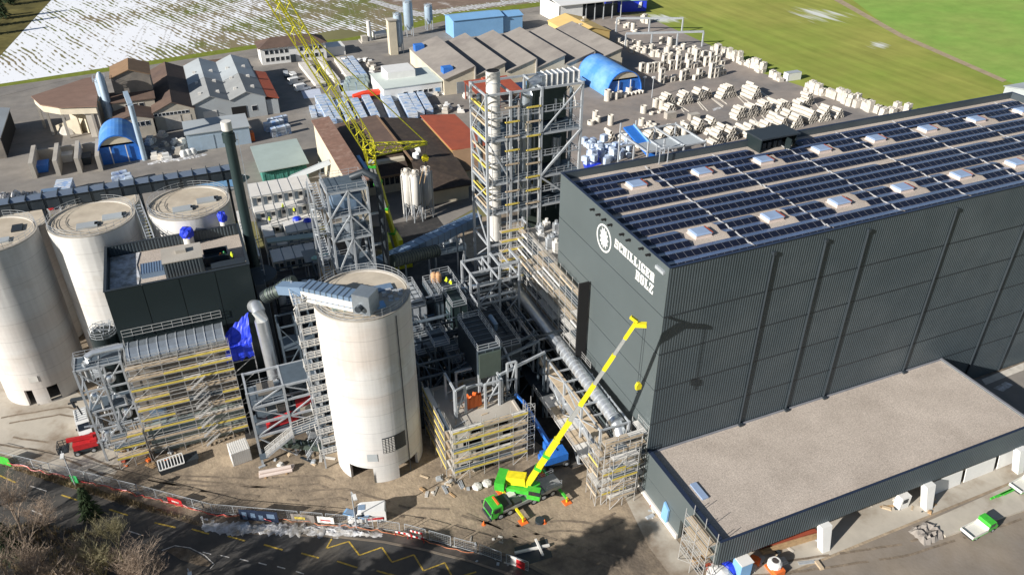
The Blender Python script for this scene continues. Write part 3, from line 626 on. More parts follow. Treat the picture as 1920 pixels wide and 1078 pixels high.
# ---------------------------------------------------------------- concrete silos
def silo(label, c, r, h, openings=(), hatches=(), rr=1.05, name='concrete_silo', rail_gap=None, grp='round concrete silos'):
    t = thing(name, label, 'silo', (c[0], c[1], 0), 0, grp)
    N = 96; zs = sorted(set([0, h] + [z for o in openings for z in o[2:4]] + [h*.33, h*.66])); w = MB()
    rad = lambda z: r
    for rr_ in (r, r-.45):
        for i in range(N):
            a0, a1 = 360*i/N-180, 360*(i+1)/N-180; am = (a0+a1)/2
            for za, zb in zip(zs, zs[1:]):
                if any(o[0] < am < o[1] and o[2] <= za and zb <= o[3] for o in openings): continue
                A, B = math.radians(a0), math.radians(a1)
                w.add([(rr_*math.cos(A),rr_*math.sin(A),za),(rr_*math.cos(B),rr_*math.sin(B),za),(rr_*math.cos(B),rr_*math.sin(B),zb),(rr_*math.cos(A),rr_*math.sin(A),zb)], [(0,1,2,3)])
    for a0, a1, za, zb in openings:
        for a in (a0, a1):
            k = math.radians(round((a+180)*N/360)*360/N-180); w.add([(r*math.cos(k),r*math.sin(k),za),((r-.45)*math.cos(k),(r-.45)*math.sin(k),za),((r-.45)*math.cos(k),(r-.45)*math.sin(k),zb),(r*math.cos(k),r*math.sin(k),zb)],[(0,1,2,3)])
        n = 10; ks = [math.radians(a0+(a1-a0)*i/n) for i in range(n+1)]
        for A, B in zip(ks, ks[1:]): w.add([(r*math.cos(A),r*math.sin(A),zb),(r*math.cos(B),r*math.sin(B),zb),((r-.45)*math.cos(B),(r-.45)*math.sin(B),zb),((r-.45)*math.cos(A),(r-.45)*math.sin(A),zb)],[(0,1,2,3)])
    s = obj('shell', w, M['silo'], t)
    bm = bmesh.new(); bm.from_mesh(s.data); bmesh.ops.remove_doubles(bm, verts=bm.verts, dist=.001); bm.to_mesh(s.data); bm.free()
    s.data.shade_smooth(); s.data.set_sharp_from_angle(angle=math.radians(40))
    w = MB(); w.lathe((0,0,0), [(0,h-.12),(r-.05,h-.12)], 64); obj('roof', w, M['conc_r'], t)
    w = MB(); w.lathe((0,0,0), [(r-.25,h-.2),(r-.25,h+.06),(r+.03,h+.06),(r+.03,h-.12)], 64); obj('rim', w, M['conc'], t)
    pts = [(( r-.2)*math.cos(2*PI*i/32), (r-.2)*math.sin(2*PI*i/32), h+.1) for i in range(33)]
    w = MB(); rail(w, pts, rr, 3, .05); obj('handrail', w, M['galv'], t)
    for q in (.55, .8):
        w = MB(); ps = [(r*q*math.cos(k), r*q*math.sin(k), h-.06) for k in [math.radians(-200+150*i/16) for i in range(17)]]
        w.tube(ps, .035, 5); obj('conduit', w, M['conc'], t)
    for (x, y, sx, sy, m) in hatches:
        k = MB().box(x-sx,y-sy,h-.2,x+sx,y+sy,h+.16); ha = obj('hatch', k, M[m], t)
    return t
s_c = silo('white concrete silo standing alone in front, crossed by a boxed conveyor head on its roof', (17.0, 95.53), 6.88, 30.7,
     openings=[(-147.5,-112.5,0,3.1),(-77.5,-46,0,2.6)], hatches=[(-3.6,-1.8,1.1,.8,'ggr'),(-2.2,-2.6,1.1,.8,'ggr'),(1.0,-3.7,1.4,.75,'skyb'),(3.1,.4,1.5,.8,'convb')])
def ring_pt(c, r, a, z): return Vector((c[0]+r*math.cos(math.radians(a)), c[1]+r*math.sin(math.radians(a)), z))
w = MB(); lf = MB(); C0 = (17.0, 95.53)
for i in range(8):
    a, b = -97+32*i/8, -97+32*(i+1)/8
    w.add([ring_pt(C0,6.93,a,6.0),ring_pt(C0,6.93,b,6.0),ring_pt(C0,6.93,b,9.1),ring_pt(C0,6.93,a,9.1)],[(0,1,2,3)])
    if i < 4:
        for k in range(9): lf.bar(ring_pt(C0,7.0,a+.6,6.25+k*.32), ring_pt(C0,7.0,b-.6,6.25+k*.32), .08, .12)
lv = obj('louvre', w, M['trim'], s_c, True); l2 = obj('louvre_blades', lf, M['offw'], lv); l2.data.transform(Matrix.Translation((-17.0,-95.53,0)))
obj('notice', MB().add([ring_pt(C0,6.95,a,z) for a, z in ((-118,4.6),(-105,4.6),(-105,6.1),(-118,6.1))],[(0,1,2,3)]), M['lroof'], s_c, True)
w = MB(); w.tube([ring_pt(C0,7.0,-62,z) for z in range(0,31,3)], .07, 6); obj('lightning_wire', w, M['trim'], s_c, True)
w = MB(); rnd = random.Random(5)
for i in range(14): 
    p = ring_pt(C0, rnd.uniform(3.2,5.6), rnd.uniform(-42,-8), 30.4); w.box(p.x-.3,p.y-.25,30.35,p.x+.35,p.y+.3,30.5+rnd.random()*.7)
obj('roof_fittings', w, M['galv'], s_c, True)
SX = [(-34.3,136.9),(-19.3,137.0),(-3.7,136.8)]
silo('large concrete silo at the left edge with two dark doorways at its foot', SX[0], 6.85, 30.4, openings=[(-112,-100,0,3.4),(-84,-66,.3,3.4)], hatches=[(1.5,-2.8,1.5,.8,'lroof'),(3.8,1,.8,1.2,'trim')])
silo('concrete silo behind the dark sheet clad block, second in the left row', SX[1], 6.85, 30.4, hatches=[(-.6,-2.6,1.6,1.0,'lroof'),(3.3,-.8,1.6,1.0,'lroof'),(.9,-2.5,.35,.5,'trim'),(5.1,-.6,.35,.7,'trim')])
silo('concrete silo nearest the dark chimney, right end of the left row', SX[2], 6.85, 30.4, hatches=[(-1.2,-2.2,1.6,1.0,'lroof'),(2.9,-.2,1.6,1.0,'lroof'),(.5,-2.1,.35,.5,'trim'),(4.6,0,.35,.7,'trim')])
silo('concrete silo half hidden behind the roof conveyor, with white handrail', (-19.6,154.2), 6.85, 25.2, hatches=[(2,-3,1.4,.8,'lroof')])
silo('concrete silo top showing at the left edge behind the roof conveyor', (-35.0,154.2), 6.85, 24.6, hatches=[(0,-4,1.4,.8,'lroof')])
q = ring_pt(SX[0],6.9,-93,5.2)
tag(obj('wall_sign', MB().add([ring_pt(SX[0],6.93,a,z) for a,z in ((-100,5.0),(-88,5.0),(-88,6.2),(-100,6.2))]+[ring_pt(SX[0],6.88,a,z) for a,z in ((-100,5.0),(-88,5.0),(-88,6.2),(-100,6.2))],[(0,1,2,3),(0,4,5,1),(1,5,6,2),(2,6,7,3),(3,7,4,0)]), M['offw']), 'grey notice board on the silo above its doorways', 'notice')
# long dark conveyor over the silos
t = thing('conveyor_gallery', 'long dark enclosed conveyor running over the silo tops', 'conveyor', (-15,144,0))
a, b = Vector((-62,144.5,31.6)), Vector((5.5,144.5,31.6))
obj('gallery', MB().box(-62,143.4,30.6,5.5,145.6,32.6), M['dsteel'], t, True)
obj('gallery_roof', MB().ext([(-62,143.1,32.62),(-62,144.5,32.95),(-62,145.9,32.62)], (67.5,0,0)), M['conv'], t, True)
for i in range(28):
    x = -61+2.45*i; obj('gallery_rib', MB().box(x,143.28,30.55,x+.14,143.4,32.7).box(x,143.05,32.7,x+.14,145.9,32.98), M['trim'], t, True)
for x in (-42,-27,-11.5,3.6):
    w = MB(); w.box(x-.2,143.6,0,x+.2,144.0,30.6); w.box(x-.2,145.0,0,x+.2,145.4,30.6)
    for z in range(3,30,5): w.bar((x,143.8,z),(x,145.2,z+4),.15)
    obj('trestle', w, M['dsteel'], t, True)
# stair bridging silo tops
t = thing('silo_stair', 'narrow galvanised stair between two silo tops down to the dark roof', 'stair', (-11.6,134,28))
w = MB(); p0, p1 = Vector((-11.9,138.5,30.6)), Vector((-10.6,129.3,27.8))
for dx in (-.55,.55): w.bar(p0+Vector((dx,0,0)), p1+Vector((dx,0,0)), .1, .3)
for i in range(13): w.bar(p0.lerp(p1,i/12)+Vector((-.55,0,.1)), p0.lerp(p1,i/12)+Vector((.55,0,.1)), .3, .05)
obj('flight', w, M['galv'], t, True); w = MB()
for dx in (-.6,.6): rail(w, [p0+Vector((dx,0,.1)), p1+Vector((dx,0,.1))], 1.1, 1.6, .06)
obj('railing', w, M['galv'], t, True)
# ---------------------------------------------------------------- dark sheet clad block
DX0, DX1, DY0, DY1, DZ = -17.6, 3.4, 114.4, 129.2, 28.5
t = thing('process_building', 'dark green sheet clad block with sunken gravel roof and workers on top', 'building', (DX0, DY0, 0))
w = MB()
for i in range(4):
    a, b = DX0+(DX1-DX0)*i/4, DX0+(DX1-DX0)*(i+1)/4; w.box(a+.05,DY0,0,b-.05,DY0+.25,DZ)
obj('front_wall', w, M['cladg'], t, True)
obj('wall_joint', MB().box(DX0+.1,DY0+.06,0,DX1-.1,DY0+.2,DZ-.2), M['black'], t, True)
def corr(x0, x1, y, z0, z1, d=.06, pit=.42):
    n = int((x1-x0)/pit); pr = []
    for i in range(n):
        x = x0+i*pit; pr += [(x,0),(x+.17,0),(x+.22,-d),(x+.37,-d)]
    pr.append((x1,0)); return MB().add([(x,y+e,z) for x,e in pr for z in (z0,z1)], [(2*i,2*i+2,2*i+3,2*i+1) for i in range(len(pr)-1)])
obj('back_wall', MB().box(DX0,DY1-.25,0,DX1,DY1,DZ), M['cladg'], t, True)
obj('parapet_sheeting', corr(DX0+.3,DX1-.3,DY1-.26,26.7,DZ-.02,.07,.5), M['cladr'], t, True)
obj('left_wall', MB().box(DX0,DY0+.25,0,DX0+.25,DY1-.25,DZ), M['cladg'], t, True); obj('right_wall', MB().box(DX1-.25,DY0+.25,0,DX1,DY1-.25,DZ), M['cladg'], t, True)
obj('roof', MB().box(DX0+.25,DY0+.25,26.2,DX1-.25,DY1-.25,26.6), M['gravel'], t, True)
w = MB(); w.box(DX0-.08,DY0-.08,DZ,DX1+.08,DY0+.34,DZ+.07); w.box(DX0-.08,DY1-.34,DZ,DX1+.08,DY1+.08,DZ+.07); w.box(DX0-.08,DY0+.34,DZ,DX0+.34,DY1-.34,DZ+.07); w.box(DX1-.34,DY0+.34,DZ,DX1+.08,DY1-.34,DZ+.07)
obj('coping', w, M['trim'], t, True)
obj('snow_patch', MB().ext([(DX0+.4,DY0+.5,26.62),(DX0+4.2,DY0+.5,26.62),(DX0+4.7,DY0+6,26.62),(DX0+4.3,DY0+10,26.62),(DX0+4.9,DY1-.5,26.62),(DX0+.4,DY1-.5,26.62)],(0,0,.1)), M['snow'], t, True)
u = G(384,500,29); px0, px1, py0, py1 = -9.0, -3.2, 117.6, 122.4
pr = obj('penthouse', MB().box(px0,py0,26.6,px1,py1,29.6), M['cladg'], t, True)
k = obj('sheeting', corr(px0,px1,py0-.03,26.7,29.6,.07,.45), M['cladr'], pr); k.data.transform(Matrix.Translation((-DX0,-DY0,0)))
k = obj('penthouse_roof', MB().box(px0-.1,py0-.15,29.6,px1+.1,py1+.1,29.75).box(px0+2.1,py0+2.2,29.75,px0+3.6,py0+3.4,30.3), M['conc'], pr); k.data.transform(Matrix.Translation((-DX0,-DY0,0)))
w = MB(); w.box(-12.6,119.6,26.6,-9.1,123.0,27.5); obj('metal_cover', w, M['convb'], t, True)
w = MB()
for i in range(9): w.box(-12.6+.39*i,119.55,27.5,-12.6+.39*i+.06,123.05,27.56)
obj('cover_seam', w, M['conv'], t, True)
w = MB(); w.box(-3.0,119.5,26.6,.8,119.7,28.2); w.box(.6,119.7,26.6,.8,122.6,28.2); w.box(-3.0,122.4,26.6,.6,122.6,28.2); w.box(-3,119.7,27.2,.6,122.4,27.4); obj('roof_frame', w, M['trim'], t, True)
obj('roof_box', MB().box(-2.2,116.4,26.6,3.0,118.2,27.9), M['trim'], t, True)
for (px, py, r, h, l) in ((356,458,1.0,3.0,'wide blue tarpaulin wrapped vent stack on the dark roof near the silos'),(424,440,.7,4.2,'slim pale vent stack with blue wrapped top at the dark roof corner')):
    c = G(px, py, 26.6); v = thing('vent_stack', l, 'vent', c, 0, 'wrapped vent stacks on the dark roof')
    obj('stack', MB().cyl((0,0,0),(0,0,h-1.0),r*.85,n=16), M['offw'], v, smooth=True)
    rg = random.Random(int(px)); w = MB(); n = 14
    vs = []; 
    for z, q in ((h-1.5,.95),(h-.9,1.12),(h-.3,1.08),(h,.85),(h+.08,.0)):
        vs += [(r*q*(1+rg.uniform(-.12,.12))*math.cos(2*PI*i/n), r*q*(1+rg.uniform(-.12,.12))*math.sin(2*PI*i/n), z+rg.uniform(-.12,.12)) for i in range(n)]
    w.add(vs, [(j*n+i,j*n+(i+1)%n,(j+1)*n+(i+1)%n,(j+1)*n+i) for j in range(4) for i in range(n)]); obj('wrap', w, M['tarp'], v)
# steel grey annex wall right of the block, in shade
t = thing('steel_riser', 'dark service riser on the right flank of the dark sheet clad block', 'riser', (4.2,118,0))
obj('casing', MB().box(3.6,115.2,0,5.2,121,24), M['dsteel'], t, True); obj('ladder', MB().box(5.22,116,0,5.34,116.5,24), M['galvb'], t, True)
# ---------------------------------------------------------------- chimneys
t = thing('chimney', 'tall dark green steel chimney with pale top beside the silos', 'chimney', (4.6,125.4,0))
w = MB(); w.cyl((4.6,125.4,0),(4.6,125.4,46.6),.9,.8,20); obj('shaft', w, M['chim'], t, True, True)
obj('tip', MB().cyl((4.6,125.4,46.6),(4.6,125.4,48.0),.82,.8,20), M['offw'], t, True, True)
obj('flange', MB().cyl((4.6,125.4,44.6),(4.6,125.4,46.0),1.0,n=20), M['chim'], t, True, True)
w = MB(); x = 5.9
for dx in (-.25,.25): w.bar((x,124.8+dx,14),(x,124.8+dx,46),.09)
for z in range(14,46,1): w.bar((x,124.55,z),(x,125.05,z),.07)
for z in range(15,46,6): w.bar((4.6,125.4,z),(x,124.8,z),.1)
obj('ladder', w, M['galv'], t, True)
obj('collar', MB().cyl((4.6,125.4,19.5),(4.6,125.4,20.1),3.4,n=28), M['dsteel'], t, True, True)
obj('base', MB().cyl((4.6,125.4,0),(4.6,125.4,19.4),1.7,n=20), M['black'], t, True, True)
# ---------------------------------------------------------------- scaffolded boiler house
t = thing('boiler_house', 'grey brown boiler house with rounded metal roof, wrapped in scaffolding below the dark block', 'building', (-17,108.4,0))
obj('body', MB().box(-17,109.6,0,-2.4,114.2,18.2), M['shot'], t, True)
w = MB(); n = 8
pr = [(109.6+.0,18.2),(109.6,18.7),(110.2,19.5),(111.2,20.0),(112.6,20.0),(113.6,19.5),(114.2,18.7),(114.2,18.2)]
w.ext([(-16.8,y,z) for y,z in pr],(14.2,0,0)); obj('roof', w, M['alud'], t, True)
for i in range(11):
    x = -16.4+1.38*i; w = MB(); 
    for (a,b),(c,d) in zip(pr,pr[1:]): w.bar((x,a-.03,b+.03),(x,c,d+.03),.12,.12)
    obj('roof_rib', w, M['galv'], t, True)
w = MB()
for (a,b,c,d) in ((-16.5,2.6,-13.4,5.0),(-16,6.5,-13.5,8.8),(-12,1,-9.5,3.6)): w.box(a,109.45,b,c,109.6,d)
obj('wall_panel', w, M['convb'], t, True)
obj('lower_wall', MB().box(-17.1,109.4,0,-2.3,109.55,6.2), M['ggr'], t, True)
t = thing('scaffold', 'wide many level scaffold with yellow toe boards on the boiler house front', 'scaffold', (-10,108.6,0), 0, 'scaffolds on the site')
scaffold(t, (-17.3,109.2), (-2.2,109.0), (0,-1.1), 0, 18.0, 2.0, 2.5, seed=3, tc=.85)
rnd = random.Random(12)
for i in range(7):      # stair flights within the scaffold
    x0 = -9.2; z = .3+2.0*i; a, b = Vector((x0+.1,107.75,z)), Vector((x0+2.6,107.75,z+2.0))
    if i%1==0:
        w = MB()
        for s in range(9): w.box(a.x+(b.x-a.x)*s/9,107.5,a.z+(b.z-a.z)*s/9,a.x+(b.x-a.x)*(s+1)/9,108.1,a.z+(b.z-a.z)*s/9+.07)
        w.bar(a+Vector((0,-.28,0)),b+Vector((0,-.28,0)),.06,.2); w.bar(a+Vector((0,-.28,1)),b+Vector((0,-.28,1)),.06)
        obj('stair_flight', w, M['tube'], t, True)
w = MB(); rail(w, [(-17,109.2,18.3),(-2.4,109.2,18.3)], 1.1, 1.4, .06); rail(w, [(-17,114.0,20.2),(-2.4,114.0,20.2)], 1.3, 1.4, .07); rail(w, [(-17.05,109.2,18.3),(-17.05,114,18.9)], 1.1, 1.4, .06)
obj('top_rail', w, M['tube'], t, True)
# tarpaulin box at its right
t = thing('tarpaulin_shelter', 'bright blue tarpaulin draped over a scaffold bay beside the boiler house', 'tarpaulin', (-.6,109.5,0))
rg = random.Random(2); w = MB(); nx, ny = 12, 9; A, B, C_, D_ = Vector((-3.1,109,17.0)), Vector((1.2,109,17.0)), Vector((1.7,111.8,21.6)), Vector((-2.2,111.8,18.6))
vs = []
for j in range(ny):
    for i in range(nx):
        u_, v_ = i/(nx-1), j/(ny-1); p = (A.lerp(B,u_)).lerp(D_.lerp(C_,u_), v_); p.z += -1.0*math.sin(PI*u_)*math.sin(PI*v_)+rg.uniform(-.22,.22); p.x += rg.uniform(-.15,.15); vs.append(p)
for i in range(nx): p = A.lerp(B,i/(nx-1)); vs.append(Vector((p.x,108.8+rg.uniform(-.25,.2),15.0+rg.uniform(-.4,.3))))
fs = [(j*nx+i,j*nx+i+1,(j+1)*nx+i+1,(j+1)*nx+i) for j in range(ny-1) for i in range(nx-1)] + [(i,i+1,ny*nx+i+1,ny*nx+i) for i in range(nx-1)]
obj('sheet', w.add(vs,fs), M['tarp'], t, True)
for x in (-2.9,1.2):
    for y in (109,112): obj('post', MB().bar((x,y,0),(x,y,17.5 if y < 110 else 20),.14), M['tube'], t, True)
w = MB()
for z in (3,6,9,12,14.5): w.bar((-2.9,109,z),(1.2,109,z),.1); w.bar((1.2,109,z),(1.2,112,z),.1); w.bar((-2.9,109,z),(1.2,109,min(z+3,16)),.08)
obj('bracing', w, M['tube'], t, True)
# ---------------------------------------------------------------- pipework frame at its left
t = thing('pipe_rack', 'grey steel frame full of silver pipes and vessels left of the boiler house scaffold', 'steel frame', (-21,111,0))
steel(t, [-24.2,-20.9,-17.8], [110.6,114.0], [3.2,6.6,10.2,14.2,18.3], .3, .28, 'galv', bx=(110.6,), base=0)
deck(t,-24.2,110.6,-17.8,114,18.35,'galvb'); deck(t,-24.2,110.6,-17.8,114,10.3,'galvb',False)
w = MB().tube([(-22.6,111.6,15.5),(-22.6,111.6,18.9),(-22.2,112,19.5),(-21.3,112.2,19.8),(-19.5,112.3,19.8),(-17.0,112.3,19.8)], .55, 12); obj('bent_duct', w, M['alu'], t, True, True)
for i,(x,y,z,r,h) in enumerate(((-22.8,111.4,11,.75,2.2),(-20.0,111.2,14.6,.8,1.6),(-19.3,111.3,7.2,.7,2),(-22.9,111.3,3.4,.8,2.4),(-20.4,111.2,3.4,.6,2))):
    obj('vessel', MB().lathe((x,y,z),[(0,0),(r*.6,.1),(r,.5),(r,h-.4),(r*.6,h),(0,h+.1)],14), M['alu'], t, True, True)
rg = random.Random(9)
for i in range(16):
    x, y, z = rg.uniform(-24,-18), rg.uniform(110.4,111.6), rg.choice((4,7,8,11,12,15)); L = rg.uniform(1,3)
    obj('pipe', MB().tube([(x,y,z-L),(x,y,z),(x+rg.choice((-1,1))*rg.uniform(.6,2),y,z+.1)],rg.uniform(.09,.2),8), M[rg.choice(('alu','galv','galv','offw'))], t, True, True)
t = thing('scaffold', 'small scaffold tower with yellow boards at the left foot of the boiler house', 'scaffold', (-19,109,0), 0, 'scaffolds on the site')
scaffold(t, (-22.2,109.3),(-17.6,109.3),(0,-1.6),0,5.8,2,2.3,seed=8)
# tank behind
t = thing('storage_tank', 'black vertical tank with caged top between the silos and the dark block', 'tank', (-20.5,120.8,0))
obj('shell', MB().cyl((-20.5,120.8,0),(-20.5,120.8,17.6),2.1,n=24), M['cladg'], t, True, True)
w = MB(); rail(w,[(-20.5+2.0*math.cos(k*PI/6),120.8+2.0*math.sin(k*PI/6),17.6) for k in range(13)],1.1,2,.07); rg = random.Random(4)
for i in range(16): a,b = rg.uniform(0,6.28),rg.uniform(0,6.28); w.bar((-20.5+1.4*math.cos(a),120.8+1.4*math.sin(a),17.6+rg.random()),(-20.5+1.6*math.cos(b),120.8+1.6*math.sin(b),18.2+rg.random()*1.2),.12)
obj('top_cage', w, M['galv'], t, True)
w = MB(); rail(w,[(-24.3,118.6,12.5),(-23.4,117.4,12.5),(-22,116.6,12.5)],1.1,1,.07); w.box(-24.3,117.2,12.3,-22,119,12.45); obj('landing', w, M['galv'], t, True)
w = MB()
for dx in (0,.5): w.bar((-23.2+dx,118.2,0),(-23.2+dx,118.2,12.5),.1)
for z in range(0,12): w.bar((-23.2,118.2,z+.4),(-22.7,118.2,z+.4),.08)
obj('ladder', w, M['galv'], t, True)
# ---------------------------------------------------------------- conveyor head on the standing silo and its stair tower
t = thing('silo_conveyor', 'boxed aluminium conveyor head lying across the roof of the standing silo', 'conveyor', (14,97.5,31))
a, b = G(572,536,33.2), G(668,556,33.2); a.z = 32.6; b.z = 32.6
w = MB().bar(a, b, 2.3, 2.0); obj('casing', w, M['convb'], t, True)
d = (b-a).normalized(); r_ = Vector((d.y,-d.x,0))
for i in range(9):
    p = a.lerp(b, (i+.5)/9); obj('casing_rib', MB().bar(p-d*.06, p+d*.06, 2.42, 2.14), M['galvb'], t, True)
w = MB(); w.bar(a+r_*1.22-Vector((0,0,.9)), b+r_*1.22-Vector((0,0,.9)), .14, .5); w.bar(a+r_*1.22, b+r_*1.22, .08, .9); obj('side_beam', w, M['offw'], t, True)
c = b+d*1.3; obj('drive_box', MB().bar(b+d*.1+Vector((0,0,.3)), b+d*2.7+Vector((0,0,.3)), 2.7, 3.0), M['alud'], t, True)
obj('motor', MB().cyl(c+r_*1.4, c+r_*2.1, .5, n=12), M['trim'], t, True, True)
e = a+Vector((-4.3,5.8,-1.2)); w = MB().bar(a-d*.2, a-d*4.2+Vector((0,0,-1.0))+Vector((0,.6,0)), 1.6, 1.4); obj('feed_chute', w, M['convb'], t, True)
# platforms stepping down the left flank of the silo
t = thing('stair_tower', 'galvanised stair tower with railed landings clinging to the left flank of the standing silo', 'stair tower', (9.5,96,0))
for i in range(14):
    z = 3.0+2.1*i; x1 = 10.4; x0 = 8.0 if i%2 else 7.5; y0, y1 = 95.2, 99.2
    obj('landing', MB().box(x0,y0,z-.1,x1,y0+1.7,z), M['galvb'], t, True)
    w = MB(); rail(w,[(x1,y0,z),(x0,y0,z),(x0,y0+1.7,z)],1.15,.9,.09); w.bar((x0,y0,z+.3),(x1,y0,z+.3),.07); w.bar((x0,y0,z+.88),(x1,y0,z+.88),.07); obj('railing', w, M['offw'], t, True)
    p, q = Vector((x0+.5,y1,z)), Vector((x0+.5,y0+1.7,z)); p.z -= 2.1
    w = MB(); w.bar(p+Vector((-.4,0,0)),q+Vector((-.4,0,0)),.08,.26); w.bar(p+Vector((.4,0,0)),q+Vector((.4,0,0)),.08,.26)
    for s in range(8): k = p.lerp(q,(s+.5)/8); w.bar(k+Vector((-.4,0,0)),k+Vector((.4,0,0)),.26,.04)
    obj('flight', w, M['galv'], t, True)
for x,y in ((8.0,95.3),(8.0,99.2),(10.3,95.3)): obj('column', MB().bar((x,y,0),(x,y,33),.22), M['galv'], t, True)
w = MB(); w.box(7.4,95.2,31.3,10.6,98.5,31.4); obj('top_landing', w, M['galv'], t, True)
w = MB(); rail(w,[(7.4,98.5,31.4),(7.4,95.2,31.4),(10.6,95.2,31.4)],1.1,1,.08); w.bar((7.4,96,30.2),(10.2,96.2,33.4),.12); w.bar((10.2,95.4,30.2),(7.6,95.4,33.2),.12); obj('top_railing', w, M['offw'], t, True)
# ---------------------------------------------------------------- open steel frame between boiler house and silo
t = thing('pipe_rack', 'open galvanised steel frame with red machine inside, between boiler house and standing silo', 'steel frame', (4,100,0))
steel(t, [-1.2,4.2,9.4], [100.2,105.4], [5.8,8.4,11.6,14.4], .36, .36, 'galv', bx=(100.2,), base=0)
deck(t,-1.2,100.2,9.4,105.4,5.95,'galvb',False); deck(t,-1.2,100.2,4.2,105.4,11.7,'galvb'); deck(t,4.2,100.2,9.4,105.4,14.5,'galvb',False)
for x,y,z,s in ((.6,101,6.0,1),(5.6,101.1,8.6,.6)):
    obj('machine_cover', MB().ext([(x,y,z),(x+5*s,y,z+.5),(x+5*s,y,z+1.4),(x+4*s,y,z+1.6),(x,y,z+.9)],(0,1.2,0)), M['red'], t, True)
for (x,y,z,sx,sy,sz) in ((-.6,102,6,1.6,2,2.2),(6.2,101.2,6,2.2,2,2.8),(5,102.5,11.8,2.4,2,1.6),(.4,102.4,11.8,2.6,1.8,1.2),(2.7,101.5,8.5,1.8,1.5,1.4)):
    obj('machine', MB().box(x,y,z,x+sx,y+sy,z+sz).box(x+.2,y-.06,z+.2,x+sx-.2,y,z+sz-.3), M[random.choice(('shot','beige','galvb','dsteel'))], t, True)
w = MB(); p, q = Vector((-.4,99.2,3.0)), Vector((4.2,99.2,6.0))
for o in (0,1.1):
    w.bar(p+Vector((0,-o,0)),q+Vector((0,-o,0)),.1,.34)
for s in range(14): k = p.lerp(q,(s+.5)/14); w.bar(k,k+Vector((0,-1.1,0)),.3,.05)
obj('flight', w, M['galv'], t, True)
w = MB()
for o in (0,-1.1):
    rail(w,[p+Vector((0,o,0)),q+Vector((0,o,0))],1.1,.9,.08); w.bar(p+Vector((0,o,.35)),q+Vector((0,o,.35)),.07); w.bar(p+Vector((0,o,.8)),q+Vector((0,o,.8)),.07)
rail(w,[(4.4,98.2,6.0),(9.3,98.2,6.6)],1.1,1,.08); rail(w,[(9.3,99.9,6.6),(4.2,99.9,6.0)],1.1,1,.08); obj('stair_railing', w, M['offw'], t, True)
obj('walkway', MB().ext([(4.2,98.2,5.9),(9.3,98.2,6.5),(9.3,98.2,6.35),(4.2,98.2,5.75)],(0,1.8,0)).box(-1.4,98,2.9,-.2,99.3,3.0), M['galvb'], t, True)
w = MB(); p, q = Vector((5.6,98.2,.1)), Vector((8.6,99.4,3.2))
for o in (0,1.0): w.bar(p+Vector((0,o,0)),q+Vector((0,o,0)),.1,.3)
for s in range(12): k = p.lerp(q,(s+.5)/12); w.bar(k,k+Vector((0,1,0)),.26,.05)
for o in (0,1.0): rail(w,[p+Vector((0,o,0)),q+Vector((0,o,0))],1.1,.9,.08)
obj('ground_stair', w, M['galv'], t, True)
t = thing('screw_conveyor', 'dark green trough conveyor lying low under the open steel frame', 'conveyor', (5,99,1))
obj('trough', MB().bar((1.5,101.6,2.6),(8.2,98.6,1.6),1.3,.9), M['dduct'], t, True)
w = MB()
for i in range(6): p = Vector((1.5,101.6,3.06)).lerp(Vector((8.2,98.6,2.06)),(i+.3)/6); w.box(p.x-.06,p.y-.7,p.z-.1,p.x+.06,p.y+.7,p.z+.06)
obj('joint', w, M['galvb'], t, True); obj('hopper', MB().ext([(6.4,99.6,3.0),(9.2,99.6,3.0),(9.2,99.6,4.0),(7.0,99.6,4.6)],(0,2.6,0)), M['galv'], t, True)
t = thing('pipe_rack', 'taller grey steel bracing frame in shade behind the open steel frame', 'steel frame', (8,108,0))
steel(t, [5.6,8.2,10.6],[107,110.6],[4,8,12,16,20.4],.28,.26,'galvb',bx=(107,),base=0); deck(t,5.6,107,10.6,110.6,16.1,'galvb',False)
# large silver duct beside the dark block
t = thing('flue_duct', 'fat silver elbow duct in the gap between dark block and open frame', 'duct', (4,106,10))
w = MB().tube([(2.7,111.5,22.5),(3.0,110.2,23.2),(3.2,109.2,22.8),(3.3,108.7,21.5),(3.5,108.3,13),(3.5,108,9.5),(3.1,107.5,8.4),(1.8,107,7.6)],1.05,16); obj('pipe', w, M['alu'], t, True, True)
obj('support', MB().box(1.4,108,0,5.2,111.5,7.6), M['dsteel'], t, True)
w = MB(); rg = random.Random(3)
for i in range(22): p = Vector((rg.uniform(.6,3.4),rg.uniform(105.6,107),rg.uniform(8.2,10.6))); w.bar(p,p+Vector((rg.uniform(-1.2,1.2),rg.uniform(-.6,.6),rg.uniform(-1,1.2))),.18)
obj('valve_gear', w, M['galv'], t, True)
t = thing('ribbed_duct', 'dark green ribbed hose duct leading from the flue to the silo conveyor', 'duct', (7,103,26))
w = MB(); pts = [GY(497,558,107),GY(505,552,106.6),GY(520,546,106),GY(540,532,105.5),GY(552,528,105)]
w.tube(pts, 1.0, 14); obj('hose', w, M['dduct'], t, True, True)
w = MB(); 
for p,q in zip(pts,pts[1:]):
    for k in (.2,.5,.8): c=p.lerp(q,k); dd=(q-p).normalized(); w.cyl(c-dd*.07,c+dd*.07,1.08,n=14)
obj('hose_ring', w, M['trim'], t, True)
